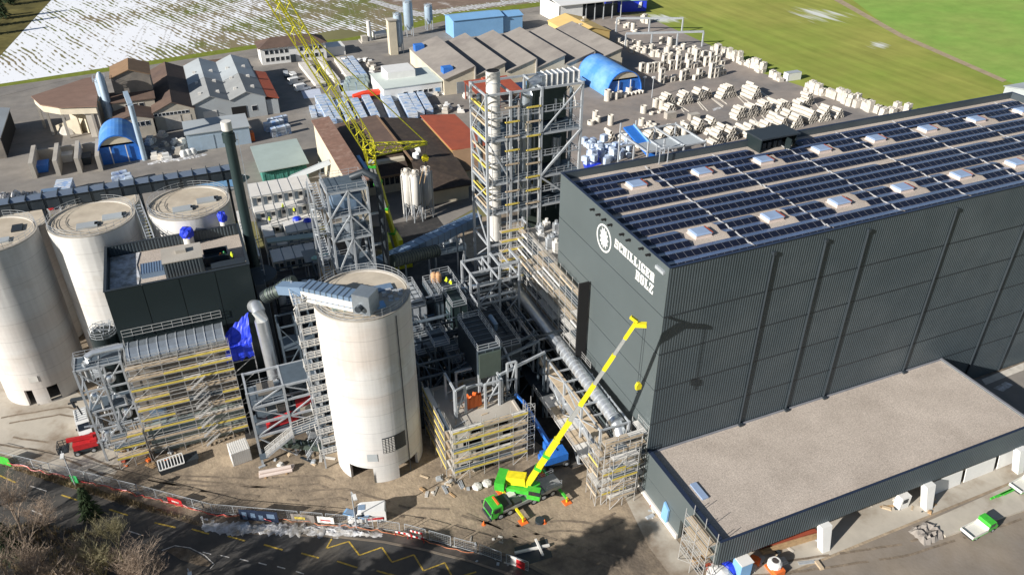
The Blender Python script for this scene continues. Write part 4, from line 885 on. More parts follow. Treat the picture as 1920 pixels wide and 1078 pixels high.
# ---------------------------------------------------------------- scaffolded concrete block in front
BX0, BX1, BY0, BY1, BZ = 26.3, 38.0, 85.6, 97.0, 9.2
t = thing('concrete_block', 'raw concrete shell building with window openings inside yellow banded scaffolding', 'building', (BX0,BY0,0))
w = MB(); xs = [BX0, 27.6, 30.0, 31.4, 33.4, 34.6, 37.0, BX1]
rows = [(0,2.8,((27.4,29.6),(30.6,33.0))),(2.8,5.0,((30.0,33.2),(34.0,36.8))),(5.0,7.3,((28.0,31.2),(34.6,37.2))),(7.3,BZ,((29.4,31.0),(33.2,35.6)))]
for z0,z1,op in rows:
    x = BX0
    for a,b in op:
        w.box(x,BY0,z0,a,BY0+.35,z1); w.box(a,BY0,z1-.7,b,BY0+.35,z1)
        if z0 > 0: w.box(a,BY0,z0,b,BY0+.35,z0+.45)
        x = b
    w.box(x,BY0,z0,BX1,BY0+.35,z1)
obj('front_wall', w, M['conc_l'], t, True)
obj('side_wall', MB().box(BX0,BY0+.35,0,BX0+.35,BY1,BZ), M['conc'], t, True); obj('far_wall', MB().box(BX1-.35,BY0+.35,0,BX1,BY1,BZ), M['conc'], t, True); obj('back_wall', MB().box(BX0+.35,BY1-.35,0,BX1-.35,BY1,BZ), M['conc'], t, True)
obj('floor_slab', MB().box(BX0+.35,BY0+.36,BZ-.9,BX1-.35,BY1-.35,BZ-.5), M['conc'], t, True); obj('dark_backing', MB().box(BX0+.35,BY0+2.4,0,BX1-.35,BY0+2.6,BZ-1), M['black'], t, True)  # black upright slab behind the window openings stands for the dark inside
t = thing('scaffold', 'box scaffold with yellow toe boards round the raw concrete block beside the silo', 'scaffold', (32,85,0), 0, 'scaffolds on the site')
scaffold(t,(BX0-.3,BY0-.25),(BX1+.3,BY0-.25),(0,-1.0),0,9.2,2.0,2.4,seed=5,tc=1.0)
scaffold(t,(BX0-.25,BY1-.5),(BX0-.25,BY0),(-1.0,0),0,9.2,2.0,2.5,seed=6,tc=1.0)
scaffold(t,(BX1+.5,BY0+1),(BX1+1.8,BY0+1),(0,-1.6),0,10.5,2.0,1.3,seed=7,tc=0,planks=False)
t = thing('pipe_rack', 'bright galvanised portal frames standing on top of the raw concrete block', 'steel frame', (32,88,BZ))
def portal(x0,y0,x1,y1,z0,z1,br=True):
    w = MB()
    for x,y in ((x0,y0),(x1,y1)): w.bar((x,y,z0),(x,y,z1),.34)
    w.bar((x0,y0,z1),(x1,y1,z1),.3)
    if br: w.bar((x0,y0,z0+.6),(x1,y1,z1-.3),.18); w.bar((x0,y0,(z0+z1)/2),(x1,y1,(z0+z1)/2),.2)
    obj('portal', w, M['galv'], t, True)
portal(28.2,89,30,89.6,BZ-.5,14.2); portal(28.2,89.5,28.2,94,BZ-.5,14.0,False); portal(33.2,89.4,35.6,89.4,BZ-.5,13.6); portal(33.2,92,35.6,92,BZ-.5,13.6); portal(36.1,89.6,36.1,92.3,BZ-.5,13.4); portal(37.4,90.5,38.9,90.5,BZ-.5,15.6); portal(30.4,90.1,33.0,90.1,13.0,13.3,False); portal(30.4,95.2,36,95.2,BZ-.5,12.6,False)
rg = random.Random(21)
for i in range(26):
    x,y = rg.uniform(BX0+.8,BX1-.8),rg.uniform(BY0+.8,BY1-1.5); L = rg.uniform(1,3.2); a = rg.choice((0,.1,1.5,1.2,.4)); z = BZ-.42+rg.random()*.3
    tag(obj('timber_beam' if i%2 else 'steel_tube', MB().bar((x,y,z),(x+L*math.cos(a),y+L*math.sin(a)*.9,z),.14), M[rg.choice(('wood','plank','galv','offw'))]), 'loose '+('timber beam' if i%2 else 'steel tube')+' lying on the raw concrete block roof', 'beam' if i%2 else 'tube', 'loose '+('timber' if i%2 else 'steel')+' on the concrete block')
p = GX(878,768,31.5); t = thing('tarpaulin', 'red orange tarpaulin bundle between the steel portals on the concrete block', 'tarpaulin', (31.6,90.6,BZ))
rg = random.Random(6); w = MB(); n = 10
w.add([(30.3+2.6*i/n, 90.0+1.6*j/5+rg.uniform(-.1,.1), BZ-.3+ (1.9 if 0 < j < 5 else .1)*(.75+rg.random()*.5)) for j in range(6) for i in range(n+1)], [(j*(n+1)+i,j*(n+1)+i+1,(j+1)*(n+1)+i+1,(j+1)*(n+1)+i) for j in range(5) for i in range(n)])
obj('sheet', w, M['orange'], t, True)
# ---------------------------------------------------------------- dark plant between silo and warehouse
def plant_box(label, x0,y0,x1,y1,z0,z1, m, railm='galv', ribs=True, name='plant_unit', legs=True):
    t = thing(name, label, 'plant unit', ((x0+x1)/2,(y0+y1)/2,0))
    obj('casing', MB().box(x0,y0,z0,x1,y1,z1), M[m], t, True)
    if ribs:
        w = MB(); n = max(2,int((y1-y0)/1.3))
        for i in range(n+1): y = y0+(y1-y0)*i/n; w.box(x0-.07,y-.06,z1-.02,x1+.07,y+.06,z1+.1)
        n2 = max(2,int((x1-x0)/1.2))
        for i in range(n2+1): x = x0+(x1-x0)*i/n2; w.box(x-.05,y0-.08,z0,x+.05,y0,z1)
        for k in range(1,4): z = z0+(z1-z0)*k/4; w.box(x0,y0-.06,z-.04,x1,y0,z+.04)
        obj('rib', w, M['trim'] if m != 'dsteel' else M['galvb'], t, True)
    w = MB(); rail(w,[(x0+.1,y0+.1,z1),(x1-.1,y0+.1,z1),(x1-.1,y1-.1,z1),(x0+.1,y1-.1,z1)],1.15,1.4,.075,closed=True); obj('railing', w, M[railm], t, True)
    if legs and z0 > 1:
        for x in (x0+.3,x1-.3):
            for y in (y0+.3,y1-.3): obj('leg', MB().bar((x,y,0),(x,y,z0),.3), M['galvb'], t, True)
    return t
plant_box('long railed dark roof unit with ribbed bag filter front beside the red tarpaulin',33.1,92.0,36.9,101.5,12.6,18.0,'dsteel')
obj('filter_front', MB().box(33.2,91.6,13.0,36.8,91.95,17.6), M['dduct'], bpy.data.objects['plant_unit'], True)
plant_box('dark green cased unit below the two workers, behind the standing silo',34.6,108.6,37.4,114.1,7.0,15.6,'chim')
plant_box('pale grey ribbed unit close behind the standing silo rail',28.2,112,31.0,120.5,4,15.0,'galv')
plant_box('narrow grated unit left of the workers platform',32.7,112.5,34.3,120,5,14.9,'galvb')
plant_box('railed platform unit carrying two workers and tan bottles',34.7,114.2,38.4,121.5,6,14.95,'dsteel','galv')
plant_box('dark hopper unit beside the pipe bridge under the long scaffold',39.2,97,42.6,112,8,13.6,'dsteel')
plant_box('small dark fan house near the foot of the pipe bridge',36.8,96.5,39.0,101,5,14,'dsteel')
t = thing('pipe_rack', 'dark blue shaded steelwork filling the yard between silo and warehouse', 'steel frame', (35,105,0))
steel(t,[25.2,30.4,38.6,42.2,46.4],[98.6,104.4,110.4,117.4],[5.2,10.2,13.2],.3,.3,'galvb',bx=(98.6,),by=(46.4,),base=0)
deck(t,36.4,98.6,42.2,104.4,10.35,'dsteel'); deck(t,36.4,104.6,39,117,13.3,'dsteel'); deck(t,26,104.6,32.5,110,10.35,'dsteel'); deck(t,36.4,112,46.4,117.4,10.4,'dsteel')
t = thing('pipe_rack', 'steel beams crossing the dark gap right of the ribbed bag filter', 'steel frame', (40,93,0))
for (a,b) in (((36,90.2,14),(45,92.8,14)),((36,93.6,14),(45.4,96,14)),((36,96.4,13.2),(45.8,99,13.2)),((38.5,90.6,14),(39.5,97,13.5))): obj('beam', MB().bar(a,b,.32,.42), M['galv' if a[1] < 91 else 'galvb'], t, True)
for x,y in ((45,92.8),(45.4,96),(45.8,99),(36,90.2)): obj('column', MB().bar((x,y,0),(x,y,14),.32), M['galvb'], t, True)
t = thing('pipe_rack', 'open roofless steel grid at the right foot of the standing silo', 'steel frame', (26,99,0))
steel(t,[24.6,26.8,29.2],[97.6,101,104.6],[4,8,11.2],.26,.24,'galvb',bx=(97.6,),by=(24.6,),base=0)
rg = random.Random(31)
for i in range(96):     # pipe runs through the plant
    x,y,z = rg.uniform(25,46),rg.uniform(99,119),rg.uniform(4,15); L = rg.uniform(2,7); ax = rg.random() < .55; r0 = rg.choice((.1,.14,.2,.3,.42))
    q = Vector((x,y,z)); e = q+(Vector((0,L,0)) if ax else Vector((L,0,0))); pts = [q+Vector((0,0,-rg.uniform(1,3.5))), q, e] + ([e+Vector((0,0,rg.uniform(-3,1.5)))] if rg.random() < .6 else [])
    tag(obj('process_pipe', MB().tube(pts, r0, 8), M[rg.choice(('alu','galvb','dsteel','convb','trim','dsteel'))], smooth=True), 'shaded process pipe running through the plant between silo and warehouse', 'pipe', 'process pipes between silo and warehouse')
for i in range(44):
    x,y,z = rg.uniform(25,46),rg.uniform(100,120),rg.uniform(3,12); s = rg.uniform(.6,1.6); h = rg.uniform(.8,2.4)
    mb = MB().box(x,y,z,x+s,y+s*rg.uniform(.7,1.4),z+h); mb.box(x+.15,y-.12,z+.2,x+s-.15,y,z+h-.2); mb.cyl((x+s/2,y+s/2,z+h),(x+s/2,y+s/2,z+h+.5),s*.25,n=10); mb.bar((x+s*.5,y+s*.3,0),(x+s*.5,y+s*.3,z),.16)
    tag(obj('machine_unit', mb, M[rg.choice(('dsteel','galvb','shot','chim','trim'))]), 'small shaded machine unit in the plant between silo and warehouse', 'machine', 'machine units between silo and warehouse')
# ribbed hose and blue chutes behind
t = thing('ribbed_duct', 'long dark teal ribbed duct lying behind the standing silo below the conveyor', 'duct', (30,122,12))
p, q = GY(735,490,121), GY(820,470,125); w = MB().cyl(p,q,1.15,n=14); obj('hose', w, M['dduct'], t, True, True)
w = MB(); dd=(q-p).normalized()
for i in range(18): c=p.lerp(q,(i+.5)/18); w.cyl(c-dd*.08,c+dd*.08,1.24,n=14)
obj('hose_ring', w, M['trim'], t, True)
t = thing('belt_conveyor', 'long blue grey covered belt conveyor rising from behind the silo to the chimney tower', 'conveyor', (36,126,12))
p, q = GY(712,494,124), GY(896,408,134)
w = MB().bar(p,q,2.3,1.8); obj('casing', w, M['convb'], t, True); dd=(q-p).normalized()
w = MB()
for i in range(16): c=p.lerp(q,(i+.5)/16); w.bar(c-dd*.06,c+dd*.06,2.42,1.92)
obj('casing_rib', w, M['conv'], t, True)
for k in (.2,.5,.8):
    c = p.lerp(q,k); obj('trestle', MB().bar((c.x-.7,c.y,0),(c.x-.7,c.y,c.z-.8),.25).bar((c.x+.7,c.y,0),(c.x+.7,c.y,c.z-.8),.25).bar((c.x-.7,c.y,c.z*.2),(c.x+.7,c.y,c.z*.7),.15), M['galv'], t, True)
# ---------------------------------------------------------------- pipe bridge along the warehouse end wall
t = thing('pipe_bridge', 'plank covered pipe bridge carrying fat silver ducts along the warehouse end wall', 'pipe bridge', (48,95,0))
steel(t,[45.6,50.4],[74.5,80.5,86.5,92.5,98.5,104.5,110.5,116.5],[5.5,9.4,12.2],.32,.3,'galv',by=(45.6,),base=0)
for i in range(14):
    y0 = 73.2+3.1*i
    obj('deck_plank' if i < 8 else 'grating', MB().box(45.4,y0,9.5,47.6,y0+3.0,9.62), M['plank' if i < 8 else 'dsteel'], t, True)
    obj('deck_plank' if i < 6 else 'grating', MB().box(43.6,y0,5.6,47.0,y0+3.0,5.72), M[('plank','offw')[i%2] if i < 6 else 'dsteel'], t, True)
w = MB().tube([(48.9,118,12.4),(48.9,108,12.9),(49.0,100,12.6),(49.1,92,12.2),(49.1,78,11.6),(49.1,75.4,11.0),(49.1,74.2,9.6),(49.1,74.0,8.2)],1.0,16); obj('silver_duct', w, M['alu'], t, True, True)
w = MB()
for i in range(22):
    y = 75.6+1.1*i; w.cyl((49.1,y,11.55+.04*i*1.1),(49.1,y+.12,11.55+.04*i*1.1),1.06,n=16)
obj('duct_seam', w, M['galv'], t, True)
w = MB().tube([(46.3,96,7.6),(46.3,84,7.4),(46.3,77,7.2),(46.3,74.8,6.6),(46.3,74.2,5.2)],.75,14); obj('silver_duct', w, M['alu'], t, True, True)
w = MB(); rail(w,[(50.6,74,9.6),(50.6,92,9.6)],1.1,1.6,.07); rail(w,[(43.6,74,5.7),(43.6,94,5.7)],1.1,1.6,.07); rail(w,[(51,88,12.3),(51,98,12.3)],1.1,1.5,.07); rail(w,[(45.4,96,12.3),(45.4,110,12.3)],1.1,1.5,.07); obj('railing', w, M['tube'], t, True)
w = MB(); w.bar((45.4,96.5,14.6),(51.2,96.5,14.6),.3); w.bar((45.4,96.5,9.4),(45.4,96.5,14.6),.3); w.bar((51.2,96.5,9.4),(51.2,96.5,14.6),.3); obj('portal', w, M['dsteel'], t, True)
t = thing('scaffold', 'tall scaffold stair tower at the near end of the pipe bridge', 'scaffold', (48.5,71,0), 0, 'scaffolds on the site')
scaffold(t,(44.8,72.8),(51.0,72.8),(0,-1.3),0,12.0,2.0,2.0,seed=15,tc=.6); scaffold(t,(51.0,74.6),(51.0,71.6),(1.0,0),0,12.0,2.0,1.6,seed=16,tc=.5); scaffold(t,(44.8,71.6),(44.8,74.6),(-.9,0),0,10.0,2.0,1.6,seed=17,tc=.5)
scaffold(t,(45.6,71.2),(49.8,71.2),(0,-1.0),0,10.0,2.0,2.0,seed=18,tc=.3)
t = thing('scaffold', 'long pink grey facade scaffold hung high along the warehouse end wall', 'scaffold', (50.5,104,0), 0, 'scaffolds on the site')
scaffold(t,(51.2,116),(51.2,91.6),(-1.15,0),8.2,24.4,2.0,2.2,toe='offw',seed=19,tc=.35,diag=True)
obj('end_post', MB().box(49.9,91.2,12.5,51.7,91.5,26.8), M['black'], t, True)
t = thing('scaffold', 'yellow boarded scaffold return at the foot of the steel chimney tower', 'scaffold', (48,116.5,0), 0, 'scaffolds on the site')
scaffold(t,(46.8,116.8),(51.2,116.8),(0,-1.1),8.2,24.4,2.0,1.5,seed=20,tc=1.0)
t = thing('low_building', 'low dark building in shade behind the rear corner of the warehouse end wall', 'building', (55,110,0))
obj('walls', MB().box(51.9,103.4,0,78,118,22.6), M['cladr'], t, True); obj('roof', MB().box(52.1,103.6,22.6,77.8,117.8,22.8), M['conc'], t, True)
rg = random.Random(44)
for i in range(22):
    x,y = rg.uniform(52.6,58),rg.uniform(104,117); s = rg.uniform(.5,1.3); h = rg.uniform(.6,2.4)
    obj('roof_unit', MB().box(x,y,22.8,x+s,y+s,22.8+h).cyl((x+s/2,y+s/2,22.8+h),(x+s/2,y+s/2,22.8+h+.6),s*.3,n=8), M[rg.choice(('offw','galv','alu','white'))], t, True)

rg = random.Random(71)
for i in range(22):     # small grated platforms between the plant units
    x,y,z = rg.uniform(25,44),rg.uniform(97,119),rg.uniform(7,15.5); sx,sy = rg.uniform(1.5,4),rg.uniform(1.5,5)
    t = thing('plant_platform','small railed grating platform in the shaded plant between silo and warehouse','platform',(x,y,z),0,'small platforms in the plant')
    obj('grating', MB().box(0,0,-.1,sx,sy,0), M['galvb'], t); w = MB(); rail(w,[(0,0,0),(sx,0,0),(sx,sy,0),(0,sy,0)],1.1,1.3,.07,closed=True); obj('railing', w, M['galv'], t)
    for px,py in ((.1,.1),(sx-.1,sy-.1)): obj('leg', MB().bar((px,py,-z),(px,py,-.1),.2), M['galvb'], t)
sheet('plant_shade_floor', [(-3,107),(23.5,103.5),(24,98),(38,97.5),(44,80),(51.8,80),(51.8,172),(-3,172)], mat('plant_shade_floor', (.035,.034,.034), .9, var=.25, vs=.6, c2=(.12,.105,.09), c2s=.15, c2t=.62), .06)  # near-black floor colour stands in for the shade between the plant units
# ---------------------------------------------------------------- steel chimney tower
t = thing('chimney_tower', 'tall galvanised steel tower round a white flue stack behind the warehouse corner', 'steel tower', (54,122,0))
TX, TY = [45.6,50.0,55.8,63.6], [119,126.5]
steel(t, TX, TY, [8,14,20,26.4,32.2,40.4,48.6], .42, .36, 'galv', bx=(), by=(45.6,), base=0)
for z in (26.4,32.2,40.4): deck(t,45.6,119,63.6,126.5,z+.25,'galvb')
for a_,b_,c_ in (((55.8,118.9,32.4),(63.6,118.9,40.2),.36),((55.8,118.9,40.6),(63.6,118.9,48.4),.22),((45.6,118.9,40.6),(50,118.9,32.4),.22),((63.6,118.9,26),(55.8,118.9,32.2),.3)): obj('diagonal', MB().bar(a_,b_,c_), M['galv'], t, True)
obj('stack', MB().cyl((47.8,121.4,20),(47.8,121.4,51.9),1.22,n=24), M['offw'], t, True, True)
for z in (26,30,34,38,42,46,50): obj('stack_flange', MB().cyl((47.8,121.4,z),(47.8,121.4,z+.15),1.28,n=24), M['galv'], t, True)
obj('stack_mouth', MB().cyl((47.8,121.4,51.92),(47.8,121.4,51.96),1.05,n=20), M['black'], t, True)
w = MB().tube([(54.2,122,23.5),(54.2,122,45.4),(54.35,122,47.0),(55.2,122,48.4),(56.6,122,49.0),(58,122,49.1)],.1+1.0,16); obj('grey_duct', w, M['alud'], t, True, True)
w = MB()
for i in range(7): w.box(56.6+1.05*i,120.9,47.9,57.45+1.05*i,123.2,50.1)
w.box(56.6,121,48,64,123.1,50); obj('box_duct', w, M['alud'], t, True)
for i in range(7): obj('duct_flange', MB().box(57.45+1.05*i,120.75,47.8,57.62+1.05*i,123.35,50.25), M['offw'], t, True)
obj('rear_panel', MB().box(56.2,126.1,8,63.4,126.3,48), M['dduct'], t, True)
rg = random.Random(8)
for k in range(8):      # yellow boarded walkways on both sides
    z = 27.5+2.6*k
    obj('walkway_board', MB().box(45.9,119.3,z,46.3,126.2,z+.12).box(45.55,119.3,z,45.62,126.2,z+.35), M['toe' if k%2 else 'plank'], t, True)
    if k not in (2,): obj('walkway_board', MB().box(49.0,118.8,z+.3,51.6,119.2,z+.42).box(49.0,118.7,z+.3,51.6,118.78,z+.6), M['plank' if k%2 else 'toe'], t, True)
    obj('walkway_board', MB().box(53.0,118.8,z-.2,55.6,119.2,z-.08).box(53.0,118.7,z-.2,55.6,118.78,z+.12), M['toe' if k%3 else 'plank'], t, True)
    obj('walkway_board', MB().box(56.2,124.8,z+.6,63.4,125.4,z+.72).box(56.2,124.7,z+.6,63.4,124.78,z+.95), M['toe' if k in (0,1,2,3) else 'galvb'], t, True)
for x in (46.4,49.2,51.4,53.2,55.3,57.5,59.8,62):
    obj('upright', MB().bar((x,118.75 if x < 56 else 124.7,22),(x,118.75 if x < 56 else 124.7,47.5-rg.random()*3),.1), M['tube'], t, True)
for i in range(26):
    x,y,z = rg.uniform(46,63),rg.uniform(119.4,125.6),rg.choice((26.7,32.5,40.7))+rg.random()*3.5
    if rg.random() < .5: obj('small_pipe', MB().tube([(x,y,z),(x,y,z+rg.uniform(1,4)),(x+rg.uniform(-1.5,1.5),y,z+4.2)],rg.uniform(.1,.25),8), M[rg.choice(('galv','alu','offw'))], t, True, True)
    else: s = rg.uniform(.4,1); obj('cabinet', MB().box(x,y,z,x+s,y+s,z+rg.uniform(.6,1.6)), M[rg.choice(('offw','galv','dsteel','cream'))], t, True)
for z in (29.3,36.3,44.4): 
    w = MB(); w.bar((45.6,119,z),(63.6,119,z),.2); w.bar((45.6,126.5,z),(63.6,126.5,z),.2); w.bar((45.6,119,z),(45.6,126.5,z),.2); w.bar((63.6,119,z),(63.6,126.5,z),.2); obj('mid_beams', w, M['galv'], t, True)
    w = MB(); rail(w,[(45.7,118.9,z),(63.5,118.9,z)],1.1,1.3,.07); obj('railing', w, M['galv'], t, True)
for x,y,r,z0,z1 in ((51.8,121.5,.5,26,46),(57.2,123.5,.7,26.4,44),(60.6,122.6,.9,27,38),(46.6,125,.45,26,47),(62.3,120.6,.35,26,47.5)): obj('riser_pipe', MB().cyl((x,y,z0),(x,y,z1),r,n=12), M['alud' if r > .6 else 'galvb'], t, True, True)
obj('filter_casing', MB().box(56.6,122.8,33,62.8,126,39.6).box(56.6,123.4,41,62.8,126,47), M['dduct'], t, True)
t = thing('pipe_rack', 'galvanised pipe rack steps at the foot of the chimney tower', 'pipe rack', (44,113,0))
steel(t,[39.5,43.5,47.2],[108.5,112.5,117],[6,11,15,19.2],.36,.32,'galv',bx=(108.5,),base=0)
w = MB(); w.bar((43.5,108.5,19.2),(43.5,108.5,22.2),.34); w.bar((47.2,108.5,19.2),(47.2,108.5,22.2),.34); w.bar((43.5,108.5,22.2),(47.2,108.5,22.2),.34); w.bar((43.5,108.5,22.2),(43.5,113,22.2),.34); w.bar((47.2,108.5,22.2),(47.2,113,22.2),.34); obj('top_portal', w, M['galv'], t, True)
for i in range(9): obj('black_pipe', MB().cyl((39.8,109.2+.9*i,15.8+(i%2)*.8),(46.8,109.2+.9*i,15.8+(i%2)*.8),.3,n=10), M['trim' if i%3 else 'alu'], t, True, True)
t = thing('duct_junction', 'white flange and pipe cluster on a platform beside the ribbed duct', 'pipe cluster', G(838,462,12))
for i in range(12):
    a,b,c = rg.uniform(-2.6,2.6),rg.uniform(-1.5,1.5),rg.uniform(0,1.5); obj('flange', MB().cyl((a,b,c),(a+rg.uniform(-.9,.9),b+rg.uniform(-.6,.6),c+rg.uniform(-.3,.9)),rg.uniform(.35,.75),n=12), M[rg.choice(('alu','white','galv'))], t, False, True)
w = MB(); rail(w,[(-3.5,-2,-.4),(3.5,-2,-.4),(3.5,2.4,-.4),(-3.5,2.4,-.4)],1.1,1.4,.08,closed=True); w.box(-3.5,-2,-.6,3.5,2.4,-.4); obj('platform', w, M['galvb'], t)
for x in (-3.3,3.3):
    for y in (-1.8,2.2): obj('leg', MB().bar((x,y,-12),(x,y,-.6),.26), M['galvb'], t)
# ---------------------------------------------------------------- lattice stair tower behind the standing silo
t = thing('filter_tower', 'galvanised lattice tower with stairs and grey cyclone, rising behind the standing silo', 'steel tower', (21,122,0))
steel(t,[17.6,20.9,24.2],[119,125],[6,13,20.5,27,31.4,35.8],.34,.32,'galv',bx=(),by=(17.6,24.2),base=0)
for z0,z1 in ((20.5,27),(27,31.4),(31.4,35.8),(13,20.5)):
    w = MB(); w.bar((17.6,118.9,z0),(20.9,118.9,z1),.24); w.bar((24.2,118.9,z0),(20.9,118.9,z1),.24); obj('diagonal', w, M['galv'], t, True)
for z in (20.7,27.2,31.6,36.0): deck(t,17.6,119,24.2,125,z,'galvb')
obj('cyclone', MB().lathe((21.4,122,20.8),[(0,0),(.5,0),(1.5,4.5),(1.5,8.5),(.4,9.2),(0,9.2)],18), M['alud'], t, True, True)
obj('filter_box', MB().box(18.6,120.5,31.7,23.4,124.4,34.4), M['convb'], t, True)
for k in range(7):
    z = 19+2.4*k; p, q = Vector((16.1,119.3,z)), Vector((16.1,124.6,z+2.4))
    if k%2: p, q = Vector((16.1,124.6,z)), Vector((16.1,119.3,z+2.4))
    w = MB(); w.bar(p+Vector((-.7,0,0)),q+Vector((-.7,0,0)),.1,.3); w.bar(p+Vector((.7,0,0)),q+Vector((.7,0,0)),.1,.3)
    for s in range(10): c = p.lerp(q,(s+.5)/10); w.bar(c+Vector((-.7,0,0)),c+Vector((.7,0,0)),.3,.05)
    obj('flight', w, M['galv'], t, True); w = MB(); rail(w,[p+Vector((-.75,0,0)),q+Vector((-.75,0,0))],1.1,1.2,.08); obj('stair_rail', w, M['galv'], t, True)
w = MB(); w.bar((15.3,119,0),(15.3,119,36),.22); obj('stair_column', w, M['galv'], t, True); obj('stair_column', MB().bar((15.3,125,0),(15.3,125,36),.22), M['galv'], t, True)
t = thing('dark_pipe', 'thick black downpipe beside the lattice tower behind the standing silo', 'pipe', (26,121,0))
obj('pipe', MB().tube([(22.5,123,36.4),(24.5,122,37.4),(26.2,121,36.6),(26.6,120.6,34),(26.6,120.6,14)],.62,12), M['trim'], t, True, True); obj('bracket', MB().box(24.2,120.4,30,26.6,120.8,30.3).box(24.2,120.4,24,26.6,120.8,24.3), M['galv'], t, True)
# small clutter frame between chimney and containers
t = thing('pipe_rack', 'dark blue shaded rack holding white tanks between chimney and container offices', 'pipe rack', (10,136,0))
steel(t,[7.6,11.5,15.5],[131,136.5],[4,9,14],.3,.26,'dsteel',bx=(131,),base=0); deck(t,7.6,131,15.5,136.5,9.15,'dsteel')
for i in range(12): x,y = rg.uniform(8,15),rg.uniform(131.5,136); s = rg.uniform(.5,1); obj('tank', MB().lathe((x,y,9.2),[(0,0),(s,0),(s,1.4),(s*.6,1.9),(0,1.9)],12), M[rg.choice(('white','offw','galv'))], t, True, True)
t = thing('timber_stack', 'orange brown boards stacked in shade behind the blue shaded rack', 'timber stack', (20,140,0))
for i in range(5): obj('board', MB().box(17+.1*i,139,8+.3*i,22.5-.2*i,141.5,8.28+.3*i), M['wood'], t, True)
obj('support', MB().box(17,139,0,22.5,141.5,8), M['dsteel'], t, True)
# ---------------------------------------------------------------- site container offices
def container(label, loc, m='offw', grp='white site office containers'):
    t = thing('site_container', label, 'container', loc, 0, grp)
    w = MB(); w.box(-1.2,-3,0,1.2,3,.16); w.box(-1.2,-3,2.5,1.2,3,2.66)
    for x in (-1.2,1.05):
        for y in (-3,2.85): w.box(x,y,.16,x+.15,y+.15,2.5)
    obj('frame', w, M['galv'], t); obj('walls', MB().box(-1.15,-2.95,.16,1.15,2.95,2.5), M[m], t)
    obj('roof', MB().box(-1.1,-2.9,2.66,1.1,2.9,2.7), M[m], t)
    obj('door', MB().box(-.9,-3.02,.2,-.1,-2.96,2.2), M['galvb'], t); obj('window', MB().box(.15,-3.02,1.0,.95,-2.96,2.0), M['glass'], t)
    return t
c0 = container('', (0,0,0)); first = True; WN = ['ground','middle','top']; ci = 0
def put(x, y, z, lb):
    global first
    if first: c0.location = (x,y,z); c0['label'] = lb; first = False
    else: dup(c0, (x,y,z), 0, lb)
for lev in range(3):
    for i in range(6): put(10.2+2.5*i, 180.4+3.1*lev, 2.72*lev, f'{ORD[i]} white container from the chimney on the {WN[lev]} level of the rear stack')
for i in range(6): put(10.2+2.5*i, 188.6, 5.44, f'{ORD[i]} white container from the chimney in the back row of the rear stack')
for lev in range(2):
    for i in range(5):
        if lev == 1 and i == 1: continue
        put(10.6+2.5*i, 170.0, 2.72*lev, f'{ORD[i]} white container from the chimney on the {("ground","upper")[lev]} level of the middle stack')
for i in range(5): put(11.0+2.5*i, 162.6, 0, f'{ORD[i]} white container from the chimney in the front row nearest the silo')
for i in range(4): put(6.2, 163+6.2*i, 2.0, f'{ORD[i]} white container in the line running back beside the dark chimney')
t = thing('gangway', 'grey steel gangway roof spanning from the chimney collar to the container offices', 'gangway', (12,150,0))
w = MB().bar(GY(500,452,150),GY(600,440,150),2.0,.25); obj('roof', w, M['ggr'], t, True); obj('leg', MB().bar((8.4,150,0),(8.4,150,10),.2), M['galv'], t, True); obj('leg', MB().bar((18,150,0),(18,150,10),.2), M['galv'], t, True)
t = thing('canopy_shed', 'flat dark grey shelter with pale green bundles on it behind the lattice tower', 'shelter', (20,150,0))
obj('roof', MB().box(15.5,147,7.6,23,153,7.8), M['groof2'], t, True)
for x in (15.8,22.7):
    for y in (147.3,152.7): obj('post', MB().bar((x,y,0),(x,y,7.6),.16), M['galv'], t, True)
for i in range(2): tag(obj('bundle', MB().lathe((17.6+2.2*i,148.5+.4*i,7.8),[(0,0),(.7,.05),(.8,.3),(.5,.55),(0,.6)],12), M['lteal'], smooth=True), 'pale green bundle lying on the flat grey shelter', 'bundle', 'pale green bundles')
for i,(px,py) in enumerate(((557,411),(577,414))): tag(obj('tarp_heap', MB().lathe((0,0,0),[(1.1,0),(.9,.4),(.5,.6),(0,.7)],9), M['tarp']), 'crumpled blue sheet on a white container roof', 'sheet', 'crumpled blue sheets').location = G(px,py,5.5)
# ---------------------------------------------------------------- brown works complex under the lattice crane
t = thing('works_hall', 'cream walled works hall with stepped brown and black roofs under the yellow lattice crane', 'works hall', (48,195,0))
obj('side_wing', MB().box(31,172,0,35.2,217,12.4), M['cream'], t, True)
w = MB(); w.ext([(30.6,171.5,12.4),(35.6,171.5,12.9),(35.6,171.5,13.2),(30.6,171.5,12.7)],(0,46,0)); obj('side_wing_roof', w, mat('weathered_roof',(.20,.115,.085),.95,var=.25,vs=.7,c2=(.28,.19,.15),c2s=.5,c2t=.62), t, True)
obj('main_walls', MB().box(35.2,192,0,50,222,8.2), M['cream'], t, True)
w = MB(); w.ext([(35.2,194,8.3),(50.4,194,9.6),(50.4,194,9.85),(35.2,194,8.55)],(0,28.5,0)); obj('brown_roof', w, M['brown'], t, True)
obj('rear_walls', MB().box(50,178,0,62.8,220,4.8), M['cream'], t, True)
w = MB(); w.ext([(50.2,186,9.2),(63.2,186,7.2),(63.2,186,7.5),(50.2,186,9.5)],(0,35,0)); w.add([(50.2,186,9.5),(63.2,186,7.5),(63.2,175.6,5.2),(48.6,175.6,5.2),(50.2,186,9.2),(63.2,186,7.2),(63.2,175.6,4.9),(48.6,175.6,4.9)],[(0,1,2,3),(4,7,6,5),(2,6,7,3),(1,5,6,2),(0,3,7,4)]); obj('black_roof', w, M['tile'], t, True)
obj('ridge_cap', MB().bar((50.3,186,9.85),(50.3,221.5,9.85),.5,.18), M['brown2'], t, True)
obj('front_walls', MB().box(36,189.6,0,50,192,5.0), M['cream'], t, True)
